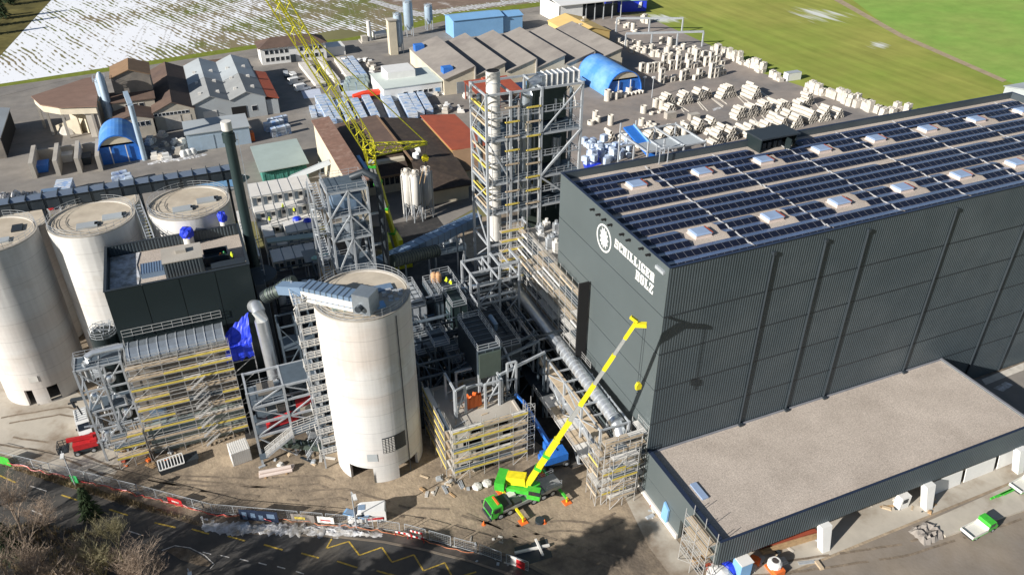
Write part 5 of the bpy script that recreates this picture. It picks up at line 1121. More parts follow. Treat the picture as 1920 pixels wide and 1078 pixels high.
w = MB(); w.ext([(36,188.4,5.2),(36,194.4,8.3),(36,194.4,8.6),(36,188.4,5.5)],(14.2,0,0)); obj('front_roof', w, M['tile'], t, True); obj('eaves_board', MB().box(36,188.2,5.0,49.5,188.4,5.6), M['brown2'], t, True)
w = MB()
for i in range(9): w.box(36.5+1.4*i,189.5,2.4,37.6+1.4*i,189.62,4.4)
obj('window', w, M['glass'], t, True)
obj('roof_light', MB().box(36.6,180,8.9,37.4,189,12.2), M['skyb'], t, True)
p = G(780,298,9); w = MB().tube([(p.x,p.y,8.5),(p.x,p.y,10.4),(p.x+.3,p.y,11.1),(p.x+1.2,p.y,11.2)],.9,12); obj('vent_cowl', w, M['white'], t, True, True)
t = thing('red_roof_hall', 'plain hall with large red roof next to the black works roof', 'hall', (68,205,0))
obj('walls', MB().box(63.3,192,0,73.2,219,7.4), M['yroof'], t, True); w = MB(); w.ext([(62.9,191,8.6),(73.8,191,7.4),(73.8,191,7.7),(62.9,191,8.9)],(0,28.5,0)); obj('roof', w, M['redroof'], t, True)
w = MB(); w.ext([(63,184,5.0),(63,190.9,8.2),(63,190.9,8.5),(63,184,5.3)],(10.5,0,0)); obj('annex_roof', w, M['brown2'], t, True); obj('annex_walls', MB().box(63.3,184.6,0,73.2,190.9,4.9), M['cream'], t, True)
for i,(px,py) in enumerate(((768,395),(783,398),(803,390))):   # three pale filter silos
    c = G(px,py+16,0); t = thing('filter_silo', f'{("left","middle","right")[i]} of three slender white filter silos before the cream works hall', 'silo', c, 0, 'slender filter silos')
    obj('shell', MB().lathe((0,0,0),[(.3,3.4),(1.3,5.2),(1.3,12.2),(.9,12.9),(0,12.9)],16), M['offw'], t, False, True)
    w = MB(); w.cyl((0,0,12.9),(.3,.2,13.6),.7,n=10); rail(w,[(1.2*math.cos(k),1.2*math.sin(k),12.4) for k in [i2*PI/4 for i2 in range(9)]],1,2,.08); obj('head', w, M['conc_l'], t)
    for k in range(4): a = PI/4+k*PI/2; obj('leg', MB().bar((1.5*math.cos(a),1.5*math.sin(a),0),(1.1*math.cos(a),1.1*math.sin(a),5.4),.2), M['galv'], t)
    obj('brace', MB().bar((1.06,1.06,.3),(-.8,.8,5),.12).bar((1.06,-1.06,.3),(.8,.8,5),.12).bar((-1.06,-1.06,.3),(.8,-.8,5),.12).bar((-1.06,1.06,.3),(-.8,-.8,5),.12), M['galv'], t)
    obj('pipe', MB().tube([(1.45,-.3,.5),(1.45,-.3,12.4)],.16,8).tube([(-1.45,-.5,2),(-1.45,-.5,12.4)],.14,8), M['offw'], t)
t = thing('shed', 'low shed with pale green roof and teal netting on its front', 'shed', (20,216,0))
obj('walls', MB().box(14.2,207.5,0,26.2,225,3.6), M['teal'], t, True); w = MB(); w.ext([(13.5,206.4,4.2),(26.8,206.4,4.6),(26.8,206.4,4.85),(13.5,206.4,4.45)],(0,19.4,0)); obj('roof', w, M['ggr'], t, True)
w = MB(); rg2 = random.Random(1)
for i in range(20): w.box(14.3+.6*i,207.2+rg2.random()*.15,0.2+rg2.random()*.4,14.3+.6*i+.5,207.45,3.4)
obj('netting', w, M['teal'], t, True)
t = thing('belt_bridge', 'grey belt bridge climbing from the green roofed shed to the cream works hall', 'conveyor', (25,200,0))
obj('casing', MB().bar(G(545,334,2.0),G(622,302,8.5),1.9,1.2), M['lroof'], t, True); c = G(560,328,3); obj('support', MB().bar((c.x,c.y,0),(c.x,c.y,3),.3), M['galv'], t, True)
obj('support', MB().bar((28.8,c.y-2,0),(28.8,c.y-2,6.6),.3), M['galv'], t, True)
# ---------------------------------------------------------------- giant lattice jib crane
def lattice(t, a, b, w0, w1, m, n=None, name='lattice_boom', r=.10, up=(0,0,1)):
    a, b = Vector(a), Vector(b); d = (b-a).normalized(); rt = d.cross(Vector(up)).normalized(); u = rt.cross(d); L = (b-a).length; n = n or int(L/2.0)
    C = []
    for i in range(n+1):
        k = i/n; ww = (w0+(w1-w0)*k)/2; p = a.lerp(b,k); C.append([p+rt*ww+u*ww, p-rt*ww+u*ww, p-rt*ww-u*ww, p+rt*ww-u*ww])
    for j in range(4): obj('chord', MB().bar(C[0][j],C[-1][j],r*2.4), M[m], t, True)
    w = MB()
    for i in range(n):
        for j in range(4):
            j2 = (j+1)%4
            if i%2: w.bar(C[i][j],C[i+1][j2],r*1.2)
            else: w.bar(C[i][j2],C[i+1][j],r*1.2)
            if i == 0: w.bar(C[i][j],C[i][j2],r)
    obj(name, w, M[m], t, True); return C
t = thing('lattice_crane', 'giant lime yellow crane with long lattice jib leaning out over the works roofs', 'crane', (37.5,158,0))
J = GD(697,303,158); base = G(748,478,1.5)
dj = (J-base).normalized(); k1 = base.lerp(J,.55)
obj('lower_boom', MB().bar(base, k1, 1.15, 1.1), M['lime'], t, True); obj('boom_stripe', MB().bar(base+Vector((-.6,-.2,0)), J+Vector((-.5,-.2,0)), .5, .5), M['grey'], t, True)
obj('upper_boom', MB().bar(k1, J, 1.0, 1.0), M['grey'], t, True); obj('boom_flank', MB().bar(k1+Vector((.5,-.1,0)),J+Vector((.5,-.1,0)),.35,.9), M['lime'], t, True)
for k in (.28,.55,.8,.97): c = base.lerp(J,k); obj('boom_collar', MB().bar(c-dj*.3,c+dj*.3,1.5,1.4), M['green'], t, True)
T0 = GD(690,272,152); lattice(t, J, T0, 1.5, 1.9, 'lime', 3, 'boom_head')
T1 = GD(500,-32,112); C = lattice(t, T0, T1, 1.9, 1.8, 'lime', 18, r=.068)
K = GD(800,268,160); lattice(t, T0.lerp(J,.3)+Vector((.6,0,0)), K, 2.0, .5, 'lime', 9, 'jib_strut', .08)
obj('pendant', MB().bar(GD(500,-10,124), GD(640,120,140), .16).bar(GD(640,120,140), K, .16), M['lime'], t, True)
hk = GD(797,297,161); hh = thing('hook_block', 'yellow hook block hanging under the short strut of the lattice crane', 'hook block', hk)
obj('body', MB().ext([(-.5,-.3,-.6),(.5,-.3,-.6),(.7,-.3,.2),(.3,-.3,.8),(-.3,-.3,.8),(-.7,-.3,.2)],(0,.6,0)), M['yellow'], hh); obj('hook', MB().tube([(0,0,-.6),(0,0,-1.1),(.3,0,-1.4),(.1,0,-1.7),(-.2,0,-1.5)],.12,6), M['trim'], hh)
obj('hoist_rope', MB().bar((0,0,.8),(K.x-hk.x,K.y-hk.y,K.z-hk.z),.06), M['trim'], hh)
w = MB(); e = GD(790,345,162)-hk; w.bar((-.35,0,-1.5),(e.x-.4,e.y,e.z),.09); w.bar((.35,0,-1.5),(e.x+.6,e.y,e.z),.09); obj('sling', w, M['wood'], hh)
obj('carrier', MB().box(base.x-2,base.y-4,0,base.x+2,base.y+8,2.2).box(base.x-1.7,base.y+2,2.2,base.x+1.7,base.y+7,4), M['lime'], t, True)
# ---------------------------------------------------------------- works buildings behind
def gable(t, x0,x1,y0,y1,ze,zr,wm,rm,along='y',part=('walls','roof'),ov=.4,bays=1,rm2=None):
    w = MB().box(x0,y0,0,x1,y1,ze)
    ridge = [];
    for b in range(bays):
        if along == 'y':
            a, c = x0+(x1-x0)*b/bays, x0+(x1-x0)*(b+1)/bays; m = (a+c)/2
            w.ext([(a,y0+.01,ze),(c,y0+.01,ze),(m,y0+.01,zr)],(0,y1-y0-.02,0))
        else:
            a, c = y0+(y1-y0)*b/bays, y0+(y1-y0)*(b+1)/bays; m = (a+c)/2
            w.ext([(x0+.01,a,ze),(x0+.01,c,ze),(x0+.01,m,zr)],(x1-x0-.02,0,0))
    obj(part[0], w, M[wm], t, True)
    for b in range(bays):
        w = MB()
        for s in (0,1):
            if along == 'y':
                a, c = x0+(x1-x0)*b/bays, x0+(x1-x0)*(b+1)/bays; m = (a+c)/2; e = a if s == 0 else c; o = (-ov if s == 0 else ov) if (b in (0,) and s == 0) or (b == bays-1 and s == 1) else 0
                dz = (zr-ze)/(m-a)*abs(o)
                w.ext([(m,y0-ov,zr+.05),(e+o,y0-ov,ze-dz+.05),(e+o,y0-ov,ze-dz+.25),(m,y0-ov,zr+.28)],(0,y1-y0+2*ov,0))
            else:
                a, c = y0+(y1-y0)*b/bays, y0+(y1-y0)*(b+1)/bays; m = (a+c)/2; e = a if s == 0 else c; o = -ov if s == 0 else ov
                dz = (zr-ze)/(m-a)*abs(o)
                w.ext([(x0-ov,m,zr+.05),(x0-ov,e+o,ze-dz+.05),(x0-ov,e+o,ze-dz+.25),(x0-ov,m,zr+.28)],(x1-x0+2*ov,0,0))
        obj(part[1], w, M[rm], t, True)
def windows(t, pts, w_, h_, y=None, m='glass', frame='white', x=None):
    for px, z in pts:
        if y is not None: f = obj('window', MB().box(px-w_/2-.12,y-.05,z-.12,px+w_/2+.12,y,z+h_+.12), M[frame], t, True); g = MB().box(px-w_/2,y-.08,z,px+w_/2,y-.05,z+h_)
        p = obj('pane', g, M[m], f); p.data.transform(Matrix.Translation(-t.location))
t = thing('gravel_hall', 'faceted brown roofed gravel hall open in front, left of the brown mixing plant', 'hall', (-34,272,0))
oct_ = [(-44.6,279),(-41.6,270),(-36.6,265.2),(-26.4,262),(-26.4,292),(-30.2,291.6)]
cx_, cy_ = -35,277
obj('roof', MB().ext([(x+(x-cx_)*.05,y+(y-cy_)*.05,10.0) for x,y in oct_],(0,0,.35)), mat('gravel_hall_roof',(.20,.125,.095),.9,var=.12,vs=.3), t, True)
obj('fascia', MB().ext([(x,y,7.8) for x,y in oct_],(0,0,2.2)), M['cream'], t, True)
obj('back_wall', MB().ext([(-26.5,263,0),(-26.5,292,0),(-30,291,0),(-30,264,0)],(0,0,7.8)), M['conc'], t, True)
for x,y in ((-44,278.6),(-41,270.4),(-36.4,265.8),(-28,263.2)): obj('pillar', MB().box(x-.35,y-.35,0,x+.35,y+.35,7.8), M['conc'], t, True)
obj('bin_wall', MB().ext([(-40,272,0),(-33,268,0),(-33,268,5.5),(-40,272,2.4)],(.3,.5,0)).ext([(-36,277,0),(-29.5,265.5,0),(-29.5,265.5,6),(-36,277,5)],(.3,.4,0)), M['cream'], t, True)
for i,(px,py,s) in enumerate(((130,247,2.4),(150,238,2.0),(165,236,1.6))): 
    c = G(px,py); heapm = MB().lathe((0,0,0),[(s*1.5,0),(s,.8*s),(s*.4,1.25*s),(0,1.3*s)],11); tag(obj('gravel_heap', heapm, M['conc_l']), 'pale gravel heap under the faceted brown hall', 'gravel heap', 'gravel heaps under the faceted hall').location = c
t = thing('mixing_plant', 'brown roofed concrete mixing tower with lower stepped wings and silver silo', 'plant building', (-16,276,0))
gable(t,-21,-9.8,272,285,15,17,'shot','brown2'); gable(t,-22.4,-10,268,278,8.5,10,'beige','brown',along='x',part=('wing_walls','wing_roof')); gable(t,-22.4,-11.4,258,267.8,5.6,7.2,'beige','brown',part=('porch_walls','porch_roof'))
windows(t,[(-20.6+1.5*i,3.6) for i in range(6)],1.1,1.3,257.98); windows(t,[(-18+2*i,6.4) for i in range(3)],1.3,1.1,267.98)
for i,(x,y,r,h) in enumerate(((-24.2,272,1.6,15),(-23.6,269,1.1,17))): obj('silver_silo', MB().lathe((x,y,0),[(r,0),(r,h),(r*.4,h+1.2),(0,h+1.2)],16), M['silob'], t, True, True)
w = MB(); rail(w,[(-26,270,15),(-22.6,270,15),(-22.6,274,15),(-26,274,15)],1.2,1.2,.12,closed=True); w.bar((-26,270,9),(-22.6,274,15),.2); w.bar((-22.6,270,9),(-26,274,15),.2); obj('silo_cage', w, M['galv'], t, True)
t = thing('brown_hall', 'long brown gabled hall between mixing tower and grey double hall', 'hall', (-5,284,0))
gable(t,-11,1,260.6,306,6.2,8.8,'beige','brown'); obj('gate', MB().box(-8,260.5,.1,-3.4,260.62,4.6).box(-2.6,260.5,.1,-.4,260.62,4.4), M['conc_l'], t, True); windows(t,[(-10.4+1.15*i,5.0) for i in range(9)],.9,.8,260.58)
t = thing('double_hall', 'grey hall with two gables, ridge vents and a dark open gate', 'hall', (12,285,0))
gable(t,.9,23.2,262.5,307,6.4,8.6,'lroof','groof2',bays=2)
for b in range(2):
    for s in (0,1):
        a = .9+11.15*b; x0, x1, z0, z1 = (a,a+5.55,6.45,8.65) if s == 0 else (a+5.6,a+11.1,8.65,6.45)
        obj('light_roof_sheet', MB().ext([(x0,283,z0+.26),(x1,283,z1+.26),(x1,283,z1+.31),(x0,283,z0+.31)],(0,24,0)), M['lroof'], t, True)
        for i in range(3): x = a+2.8 if s == 0 else a+8.4; obj('roof_vent', MB().box(x-.5,268+12*i+b,7.4,x+.5,269+12*i+b,8.4), M['offw'], t, True)
obj('open_gate', MB().box(12.2,262.35,.1,16.8,262.5,4.2), M['black'], t, True); obj('roller_gate', MB().box(3.4,262.35,.1,7.6,262.5,4.0), M['offw'], t, True); windows(t,[(19.4,2.2)],1.6,1.6,262.48)
obj('lean_to', MB().box(23.4,263,0,27.2,292,5.0), M['lroof'], t, True); w = MB(); w.ext([(23.2,262.6,6.3),(27.6,262.6,5.1),(27.6,262.6,5.35),(23.2,262.6,6.55)],(0,30,0)); obj('red_roof', w, M['redroof'], t, True)
A = G(16,201,7); t = thing('edge_shed', 'shed cut by the left picture edge with pale roof and dark open side', 'shed', (A.x-8,A.y-10,0)); gable(t,A.x-18,A.x,A.y-26,A.y,6.4,8.2,'shot','lroof',ov=.3); obj('dark_side', MB().box(A.x,A.y-25,.2,A.x+.1,A.y-1,5.6), M['black'], t, True)
t = thing('grey_shed', 'flat pale blue grey sheet metal shed in front of the double hall', 'shed', (6,243,0))
obj('walls', MB().box(-3,239.6,0,15,248.6,5.4), M['silob'], t, True); w = MB(); w.ext([(-3.3,239.2,5.4),(-3.3,249,6.2),(-3.3,249,6.4),(-3.3,239.2,5.6)],(18.6,0,0)); obj('roof', w, M['lroof'], t, True); obj('gate', MB().box(.6,239.48,.1,4.6,239.6,4.4), M['silob'], t, True)
def arch_tent(name,label,x0,x1,y0,y1,h,n=18):
    t = thing(name,label,'tent hall',((x0+x1)/2,y0,0)); c = (x0+x1)/2; r = (x1-x0)/2
    pr = [(c-r*math.cos(PI*i/n), h*(math.sin(PI*i/n)**.8)) for i in range(n+1)]
    w = MB(); 
    for (a,z),(b,z2) in zip(pr,pr[1:]): w.add([(a,y0,z),(b,y0,z2),(b,y1,z2),(a,y1,z)],[(0,1,2,3)])
    obj('cover', w, M['fab'], t, True, True)
    obj('rear_wall', MB().ext([(x,y1-.2,z) for x,z in pr],(0,.15,0)), M['tarp'], t, True)
    top = [(x,y0+.3,z) for x,z in pr if z > h*.62]; obj('front_lunette', MB().ext(top,(0,.1,0)), M['cream'], t, True)
    low = [(x,y0+.6,min(z,h*.62)) for x,z in pr]; obj('front_curtain', MB().ext(low,(0,.1,0)), M['blue'], t, True)
    for x in (c-r*.35,c+r*.35): obj('post', MB().bar((x,y0+.2,0),(x,y0+.2,h*.62),.25), M['offw'], t, True)
    w = MB()
    for (a,z),(b,z2) in zip(pr,pr[1:]): w.bar((a,y0,z),(b,y0,z2),.3)
    obj('front_arch', w, M['blue'], t, True); return t
arch_tent('arched_tent','rounded blue tent hall beside the concrete storage bays',-27.4,-15.6,238.6,254,8.4)
arch_tent('arched_tent','rounded blue tent hall with pipe row in front, behind the chimney tower',134.8,148.6,234,257,8.6)
t = thing('flue_pipe', 'tall slim grey blue exhaust pipe beside the left tent hall', 'pipe', (-14,243,0))
c = G(272,300,0); obj('pipe', MB().cyl((c.x,c.y,0),(c.x,c.y,16.5),.75,n=14), M['silob'], t, True, True); obj('elbow', MB().bar((c.x,c.y,16.3),(c.x-1.2,c.y+12,16.3),1.3), M['silob'], t, True)
t = thing('storage_bays', 'four concrete dividing walls forming open storage bays', 'storage bay', (-36,240,0))
for px0,py0 in ((62,336),(107,331),(147,326),(186,322)):
    p = G(px0,py0); obj('bay_wall', MB().ext([(p.x,p.y,0),(p.x,p.y+13,0),(p.x,p.y+13,5),(p.x,p.y,4.6)],(1.1,0,0)), M['conc'], t, True)
p, q = G(62,336), G(186,322); obj('rear_wall', MB().box(p.x+1.1,p.y+12.4,0,q.x,p.y+13,3.6), M['conc'], t, True)
for i,(px,py,m) in enumerate(((80,322,'blue'),(126,303,'offw'),(160,308,'trim'))): c = G(px,py); tag(obj('skip_container', MB().ext([(c.x-1.6,c.y-1,.1),(c.x+1.6,c.y-1,.1),(c.x+2,c.y-1,2.2),(c.x-2,c.y-1,2.2)],(0,4.4,0)), M[m]), ('blue','pale','dark')[i]+' skip standing in a concrete storage bay', 'skip')
t = thing('office_house', 'white two storey office house with dark hipped roof beside the snowy field', 'office house', (40,320,0))
ox0,ox1,oy0,oy1 = 29.4,54.6,319.5,330
obj('walls', MB().box(ox0,oy0,0,ox1,oy1,6.4), M['white'], t, True); r0 = [(ox0-.8,oy0-.8,6.4),(ox1+.8,oy0-.8,6.4),(ox1+.8,oy1+.8,6.4),(ox0-.8,oy1+.8,6.4)]; ym = (oy0+oy1)/2
obj('roof', MB().add(r0+[(ox0+5,ym,9.0),(ox1-5,ym,9.0)],[(0,1,5,4),(1,2,5),(2,3,4,5),(3,0,4),(0,3,2,1)]), M['brown'], t, True)
windows(t,[(ox0+2.2+1.9*i,z) for i in range(12) for z in (1.2,4.0) if i not in (5,6)],1.2,1.4,oy0-.02); obj('entrance', MB().box(ox0+11,oy0-.6,.1,ox0+13,oy0,3), M['trim'], t, True)
obj('annex', MB().box(ox1+.01,oy0+2,0,ox1+8,oy1-1,3.6), M['white'], t, True)
t = thing('small_house', 'low brown hip roofed building behind the grey double hall', 'house', (10,320,0))
a = G(352,112,4); obj('walls', MB().box(2,313,0,17,320,3.2), M['cream'], t, True); obj('roof', MB().add([(1,312,3.2),(18,312,3.2),(18,321,3.2),(1,321,3.2),(4,316.5,5.2),(15,316.5,5.2)],[(0,1,5,4),(1,2,5),(2,3,4,5),(3,0,4),(0,3,2,1)]), M['brown'], t, True)
# --- sawtooth hall
t = thing('sawtooth_hall', 'wide cream hall with six grey sawtooth roof bays', 'hall', (118,278,0))
sx0,sx1,sy0,sy1,nb = 83.4,154.4,258.4,300,6; bw = (sx1-sx0)/nb
obj('base_walls', MB().box(sx0,sy0,0,sx1,sy1,5.4), M['cream'], t, True)
for i in range(nb):
    a, b = sx0+bw*i, sx0+bw*(i+1)
    obj('gable_wall', MB().ext([(a,sy0+.02,5.4),(b-.6,sy0+.02,5.4),(b-.6,sy0+.02,9.0),(a,sy0+.02,5.5)],(0,sy1-sy0-.04,0)), M['cream'], t, True)
    obj('roof_bay', MB().ext([(a-.1,sy0-.5,5.5),(b-.3,sy0-.5,9.05),(b-.3,sy0-.5,9.3),(a-.1,sy0-.5,5.8)],(0,sy1-sy0+1,0)), M['groof'], t, True)
    obj('glazing', MB().box(b-.58,sy0+.3,5.8,b-.5,sy1-.3,8.8), M['trim'], t, True)
for i in (1,3,5): x = sx0+bw*i-.3; obj('wall_post', MB().box(x-.25,sy0-.5,0,x+.25,sy0,9), M['conc'], t, True)
obj('gate', MB().box(88,sy0-.1,.1,92.5,sy0,4.2), M['alud'], t, True); obj('side_gate', MB().box(sx1-8,sy0-.1,.1,sx1-5,sy0,5.2), M['conc'], t, True)
for i,(px,py) in enumerate(((785,88),(838,130))): c = G(px,py,7.4); obj('blue_roof_unit', MB().box(c.x-1.8,c.y-1.6,6,c.x+1.8,c.y+1.6,8.3), M['blue'], t, True)
for i,(px,py,h,r) in enumerate(((750,100,15,1.7),(768,68,14,2.0),(805,56,10,1.8))):
    c = G(px,py,0); s = thing('cement_silo', f'{("nearest","middle","rear")[i]} pale blue cement silo left of the sawtooth hall', 'silo', c, 0, 'pale blue cement silos')
    obj('shell', MB().lathe((0,0,0),[(.5,2.4),(r,5),(r,h),(r*.5,h+.9),(0,h+.9)],16), M['silob'], s, False, True); w = MB(); rail(w,[(r*math.cos(k),r*math.sin(k),h) for k in [j*PI/4 for j in range(9)]],1,2,.12); obj('top_rail', w, M['galv'], s)
    for k in range(4): an = PI/4+k*PI/2; obj('leg', MB().bar((r*math.cos(an),r*math.sin(an),0),(r*math.cos(an),r*math.sin(an),5.5),.3), M['galv'], s)
c = G(738,102,0); t = thing('batching_tower', 'tall narrow cream batching tower beside the pale blue silos', 'tower', c); obj('shaft', MB().box(-1.6,-1.6,0,1.6,1.6,13.5), M['cream'], t); obj('cap', MB().box(-1.9,-1.9,13.5,1.9,1.9,14), M['conc'], t); obj('pipe', MB().tube([(2,0,1),(2,0,13),(3.5,.4,14)],.3,8), M['galv'], t)
c = G(694,80,0); t = thing('tank_plant', 'small white tank plant with tall white stack by the road bend', 'tank plant', c); obj('stack', MB().cyl((0,0,0),(0,0,9),.9,n=12), M['offw'], t, False, True); obj('tank', MB().cyl((2,1,2.4),(7.5,2.6,2.4),1.5,n=14), M['offw'], t, False, True); obj('base', MB().box(-4,-1.5,0,9,4,.8).box(-3.5,-1.2,.8,-1.2,1.5,3).box(2,.5,.8,3,2,1.6).box(6,1.5,.8,7,3.4,1.6), M['conc'], t)
t = thing('blue_hall', 'light blue sheet metal hall beyond the sawtooth hall', 'hall', (122,330,0)); gable(t,111,134,327,338,7.4,8.4,'skyb','skyb',along='x')
t = thing('blue_hall', 'smaller light blue shed adjoining the right end of the far blue hall', 'shed', (139,330,0)); gable(t,134.6,143.6,328,338,6.6,7.6,'skyb','skyb',along='x')
t = thing('yellow_hall', 'ochre roofed hall right behind the sawtooth hall', 'hall', (158,298,0)); gable(t,150.5,167,291,316,6.2,8.4,'yroof','yroof')
for i in range(3): x = 156+3.5*i; obj('roof_light', MB().box(x,297+5*i,7.9,x+1.2,298.2+5*i,8.7), M['conc_l'], t, True)
obj('gate', MB().box(161,290.9,.1,163,291,4), M['shot'], t, True)
t = thing('open_hall', 'white roofed open fronted warehouse at the far edge of the yard', 'hall', (180,335,0))
w = MB(); w.ext([(163,330,8.2),(163,352,10.2),(163,352,10.5),(163,330,8.5)],(34,0,0)); obj('roof', w, M['white'], t, True); obj('side_wall', MB().box(163.2,331,0,163.6,352,8.2).box(163.2,331,0,175,331.4,8.2), M['white'], t, True); obj('back_wall', MB().box(163.6,351,0,196.6,351.4,8.6), M['trim'], t, True)
for i in range(5): x = 177+4.6*i; obj('column', MB().bar((x,331.4,0),(x,331.4,8.2),.35), M['galv'], t, True)
obj('rack', MB().box(177,336,0,196,337,5.5), M['trim'], t, True)
t = thing('blue_stack', 'big deep blue sheeted block beside the white open hall', 'covered stack', (206,345,0)); obj('block', MB().ext([(199,340.5,0),(213,337.5,0),(216,356,0),(202,360,0)],(0,0,5.2)), M['tarp'], t, True); obj('cover', MB().ext([(198.6,340,5.2),(213.4,337,5.2),(216.5,356.4,5.2),(201.6,360.6,5.2)],(0,0,.25)), M['lteal'], t, True); obj('white_sheet', MB().ext([(208.6,338.0,1.8),(210.2,337.65,1.8),(210.4,337.6,4.6),(209.4,337.8,4.4)],(0,.25,0)), M['white'], t, True)
t = thing('flat_office', 'white flat roofed workshop with window strip left of the sawtooth hall', 'workshop', (73,267,0)); obj('walls', MB().box(62,259.4,0,83,277,4.8), M['white'], t, True); obj('roof', MB().box(61.7,259.1,4.8,83.2,277.3,5.0), mat('pale_green_roof',(.58,.64,.60),.7,var=.06,vs=.3), t, True); obj('upper_box', MB().box(66,268,5,76,277,7.4), M['white'], t, True); windows(t,[(69.5,1.8),(73,1.8),(74.8,1.8),(76.8,1.8),(78.6,1.8)],1.2,1.0,259.38); obj('poster', MB().box(80.4,259.28,1.4,82.2,259.38,2.8), M['skyb'], t, True)
t = thing('red_shed', 'open shed with dark red roof behind the chimney tower', 'shed', (96,245,0)); w = MB(); w.ext([(88.5,238.4,5.4),(88.5,252.4,6.2),(88.5,252.4,6.4),(88.5,238.4,5.6)],(16,0,0)); obj('roof', w, M['rust'], t, True)
for x in (89,96.5,104): obj('post', MB().bar((x,238.8,0),(x,238.8,5.4),.3), M['rust'], t, True); obj('post', MB().bar((x,252,0),(x,252,6.1),.3), M['rust'], t, True)
obj('ridge_box', MB().box(95,245,6.1,97,252.2,6.9), M['rust'], t, True)
t = thing('blue_flat_shed', 'low shed with bright blue flat roof between red shed and blue tent', 'shed', (118,250,0)); obj('walls', MB().box(106,246,0,132,252,3), M['cream'], t, True); obj('roof', MB().box(105.5,245.5,3,132.5,252.5,3.3), M['skyb'], t, True)
A = G(1697,206,4.5); t = thing('grey_roof_house', 'dark slate roofed shed seen past the rear parapet of the warehouse', 'building', A); gable(t,A.x,A.x+22,A.y-9,A.y-1,3.6,5.0,'offw','groof2',along='x',ov=.2)
A = G(1886,160,7); t = thing('pale_hall', 'pale sheet metal hall at the right edge beyond the warehouse roof', 'hall', A); gable(t,A.x,A.x+50,A.y-26,A.y,6.5,8.5,'lroof','lroof',along='x')
t = thing('orange_container', 'orange shipping container half hidden behind the dark chimney', 'container', G(440,268)); obj('body', MB().box(-6,-1.2,.15,6,1.2,2.7), M['orange'], t); w = MB()
for i in range(23): w.box(-5.8+.52*i,-1.26,.3,-5.8+.52*i+.22,-1.2,2.6)
obj('corrugation', w, M['orange'], t); obj('base_frame', MB().box(-6,-1.22,0,6,1.22,.15), M['rust'], t)
# field crane gantry
for i,(a,b,n) in enumerate((((1155,62),(1278,62),3),((1172,92),(1316,88),4))):
    A, B = G(*a), G(*b); t = thing('crane_runway', f'{("farther","nearer")[i]} steel crane runway over the storage yard by the meadow edge', 'crane runway', A, 0, 'crane runways')
    obj('girder', MB().bar(A+Vector((0,0,6.2)),B+Vector((0,0,6.2)),.5,.8), M['galv'], t, True)
    for k in range(n): c = A.lerp(B,k/(n-1)); obj('post', MB().bar(c,c+Vector((0,0,6.0)),.55), M['galv'], t, True)
t = thing('sorting_frame', 'galvanised open frame with big blue chute sheet on it behind the warehouse', 'steel frame plant', G(1195,280))
A,B = G(1178,238,11), G(1228,296,6.5); obj('blue_chute', MB().bar(A,B,3.4,.5), M['blue'], t, True); obj('chute_edge', MB().bar(A+Vector((1.7,0,.3)),B+Vector((1.7,0,.3)),.25,.7), M['skyb'], t, True)
c = Vector(((A.x+B.x)/2,(A.y+B.y)/2,0))
for dx in (-2.5,2.5,9,16):
    for y in (B.y-1,A.y+1): obj('column', MB().bar((c.x+dx,y,0),(c.x+dx,y,12 if dx < 5 else 9.5),.4), M['galv'], t, True)
w = MB()
for z in (5,9): w.bar((c.x-2.5,B.y-1,z),(c.x+16,B.y-1,z),.4); w.bar((c.x-2.5,A.y+1,z),(c.x+16,A.y+1,z),.4)
for dx in (-2.5,2.5,9,16): w.bar((c.x+dx,B.y-1,9),(c.x+dx,A.y+1,9),.4)
obj('floor_beams', w, M['galv'], t, True); obj('floor', MB().box(c.x-2.5,B.y-1,8.6,c.x+16,B.y+6,8.8), M['lroof'], t, True)
# ---------------------------------------------------------------- concrete goods in the storage yard
def ring_mesh(r, ri, L, n=12):
    mb = MB(); vs = []
    for y in (-L/2, L/2):
        for q in (r, ri): vs += [(q*math.cos(2*PI*i/n), y, q*math.sin(2*PI*i/n)) for i in range(n)]
    fs = []
    for i in range(n):
        j = (i+1)%n; fs += [(i,j,2*n+j,2*n+i),(n+i,3*n+i,3*n+j,n+j),(i,n+i,n+j,j),(2*n+i,2*n+j,3*n+j,3*n+i)]
    return mb.add(vs, fs)
LB_P = 'pale concrete pipe lying in a honeycomb stack in the storage yard'
LB_C = 'square concrete culvert box in a tall stack in the storage yard'
LB_R = 'round concrete manhole ring standing among others in the storage yard'
LB_B = 'pale concrete block pallet lined up along the meadow edge'
p0 = tag(obj('concrete_pipe', ring_mesh(.62,.42,3.4), M['conc_l'], smooth=True), LB_P, 'pipe', 'stacked concrete pipes')
sq = MB(); a_, b_ = .95, .62; vs = []
for y in (-.75,.75):
    for q in (a_,b_): vs += [(-q,y,-q),(q,y,-q),(q,y,q),(-q,y,q)]
fs = []
for i in range(4):
    j = (i+1)%4; fs += [(i,j,8+j,8+i),(4+i,12+i,12+j,4+j),(i,4+i,4+j,j),(8+i,8+j,12+j,12+i)]
k0 = tag(obj('culvert_box', sq.add(vs,fs), M['conc_l']), LB_C, 'culvert', 'stacked culvert boxes')
r0 = tag(obj('manhole_ring', MB().lathe((0,0,0),[(.75,0),(.95,0),(.95,1.1),(.75,1.1),(.75,0)],14), M['conc_l'], smooth=True), LB_R, 'concrete ring', 'concrete manhole rings')
b0 = MB()
for i in range(2):
    for j in range(3): b0.box(-1+.02+1.0*i,-.9+.62*j,.12,-1+.98+1.0*i,-.9+.62*j+.58,1.25+.12*((i+j)%2))
b0.box(-1,-.9,0,1,.95,.12)
b0 = tag(obj('block_pallet', b0, M['conc_l']), LB_B, 'pallet', 'concrete pallets by the meadow')
used = {}
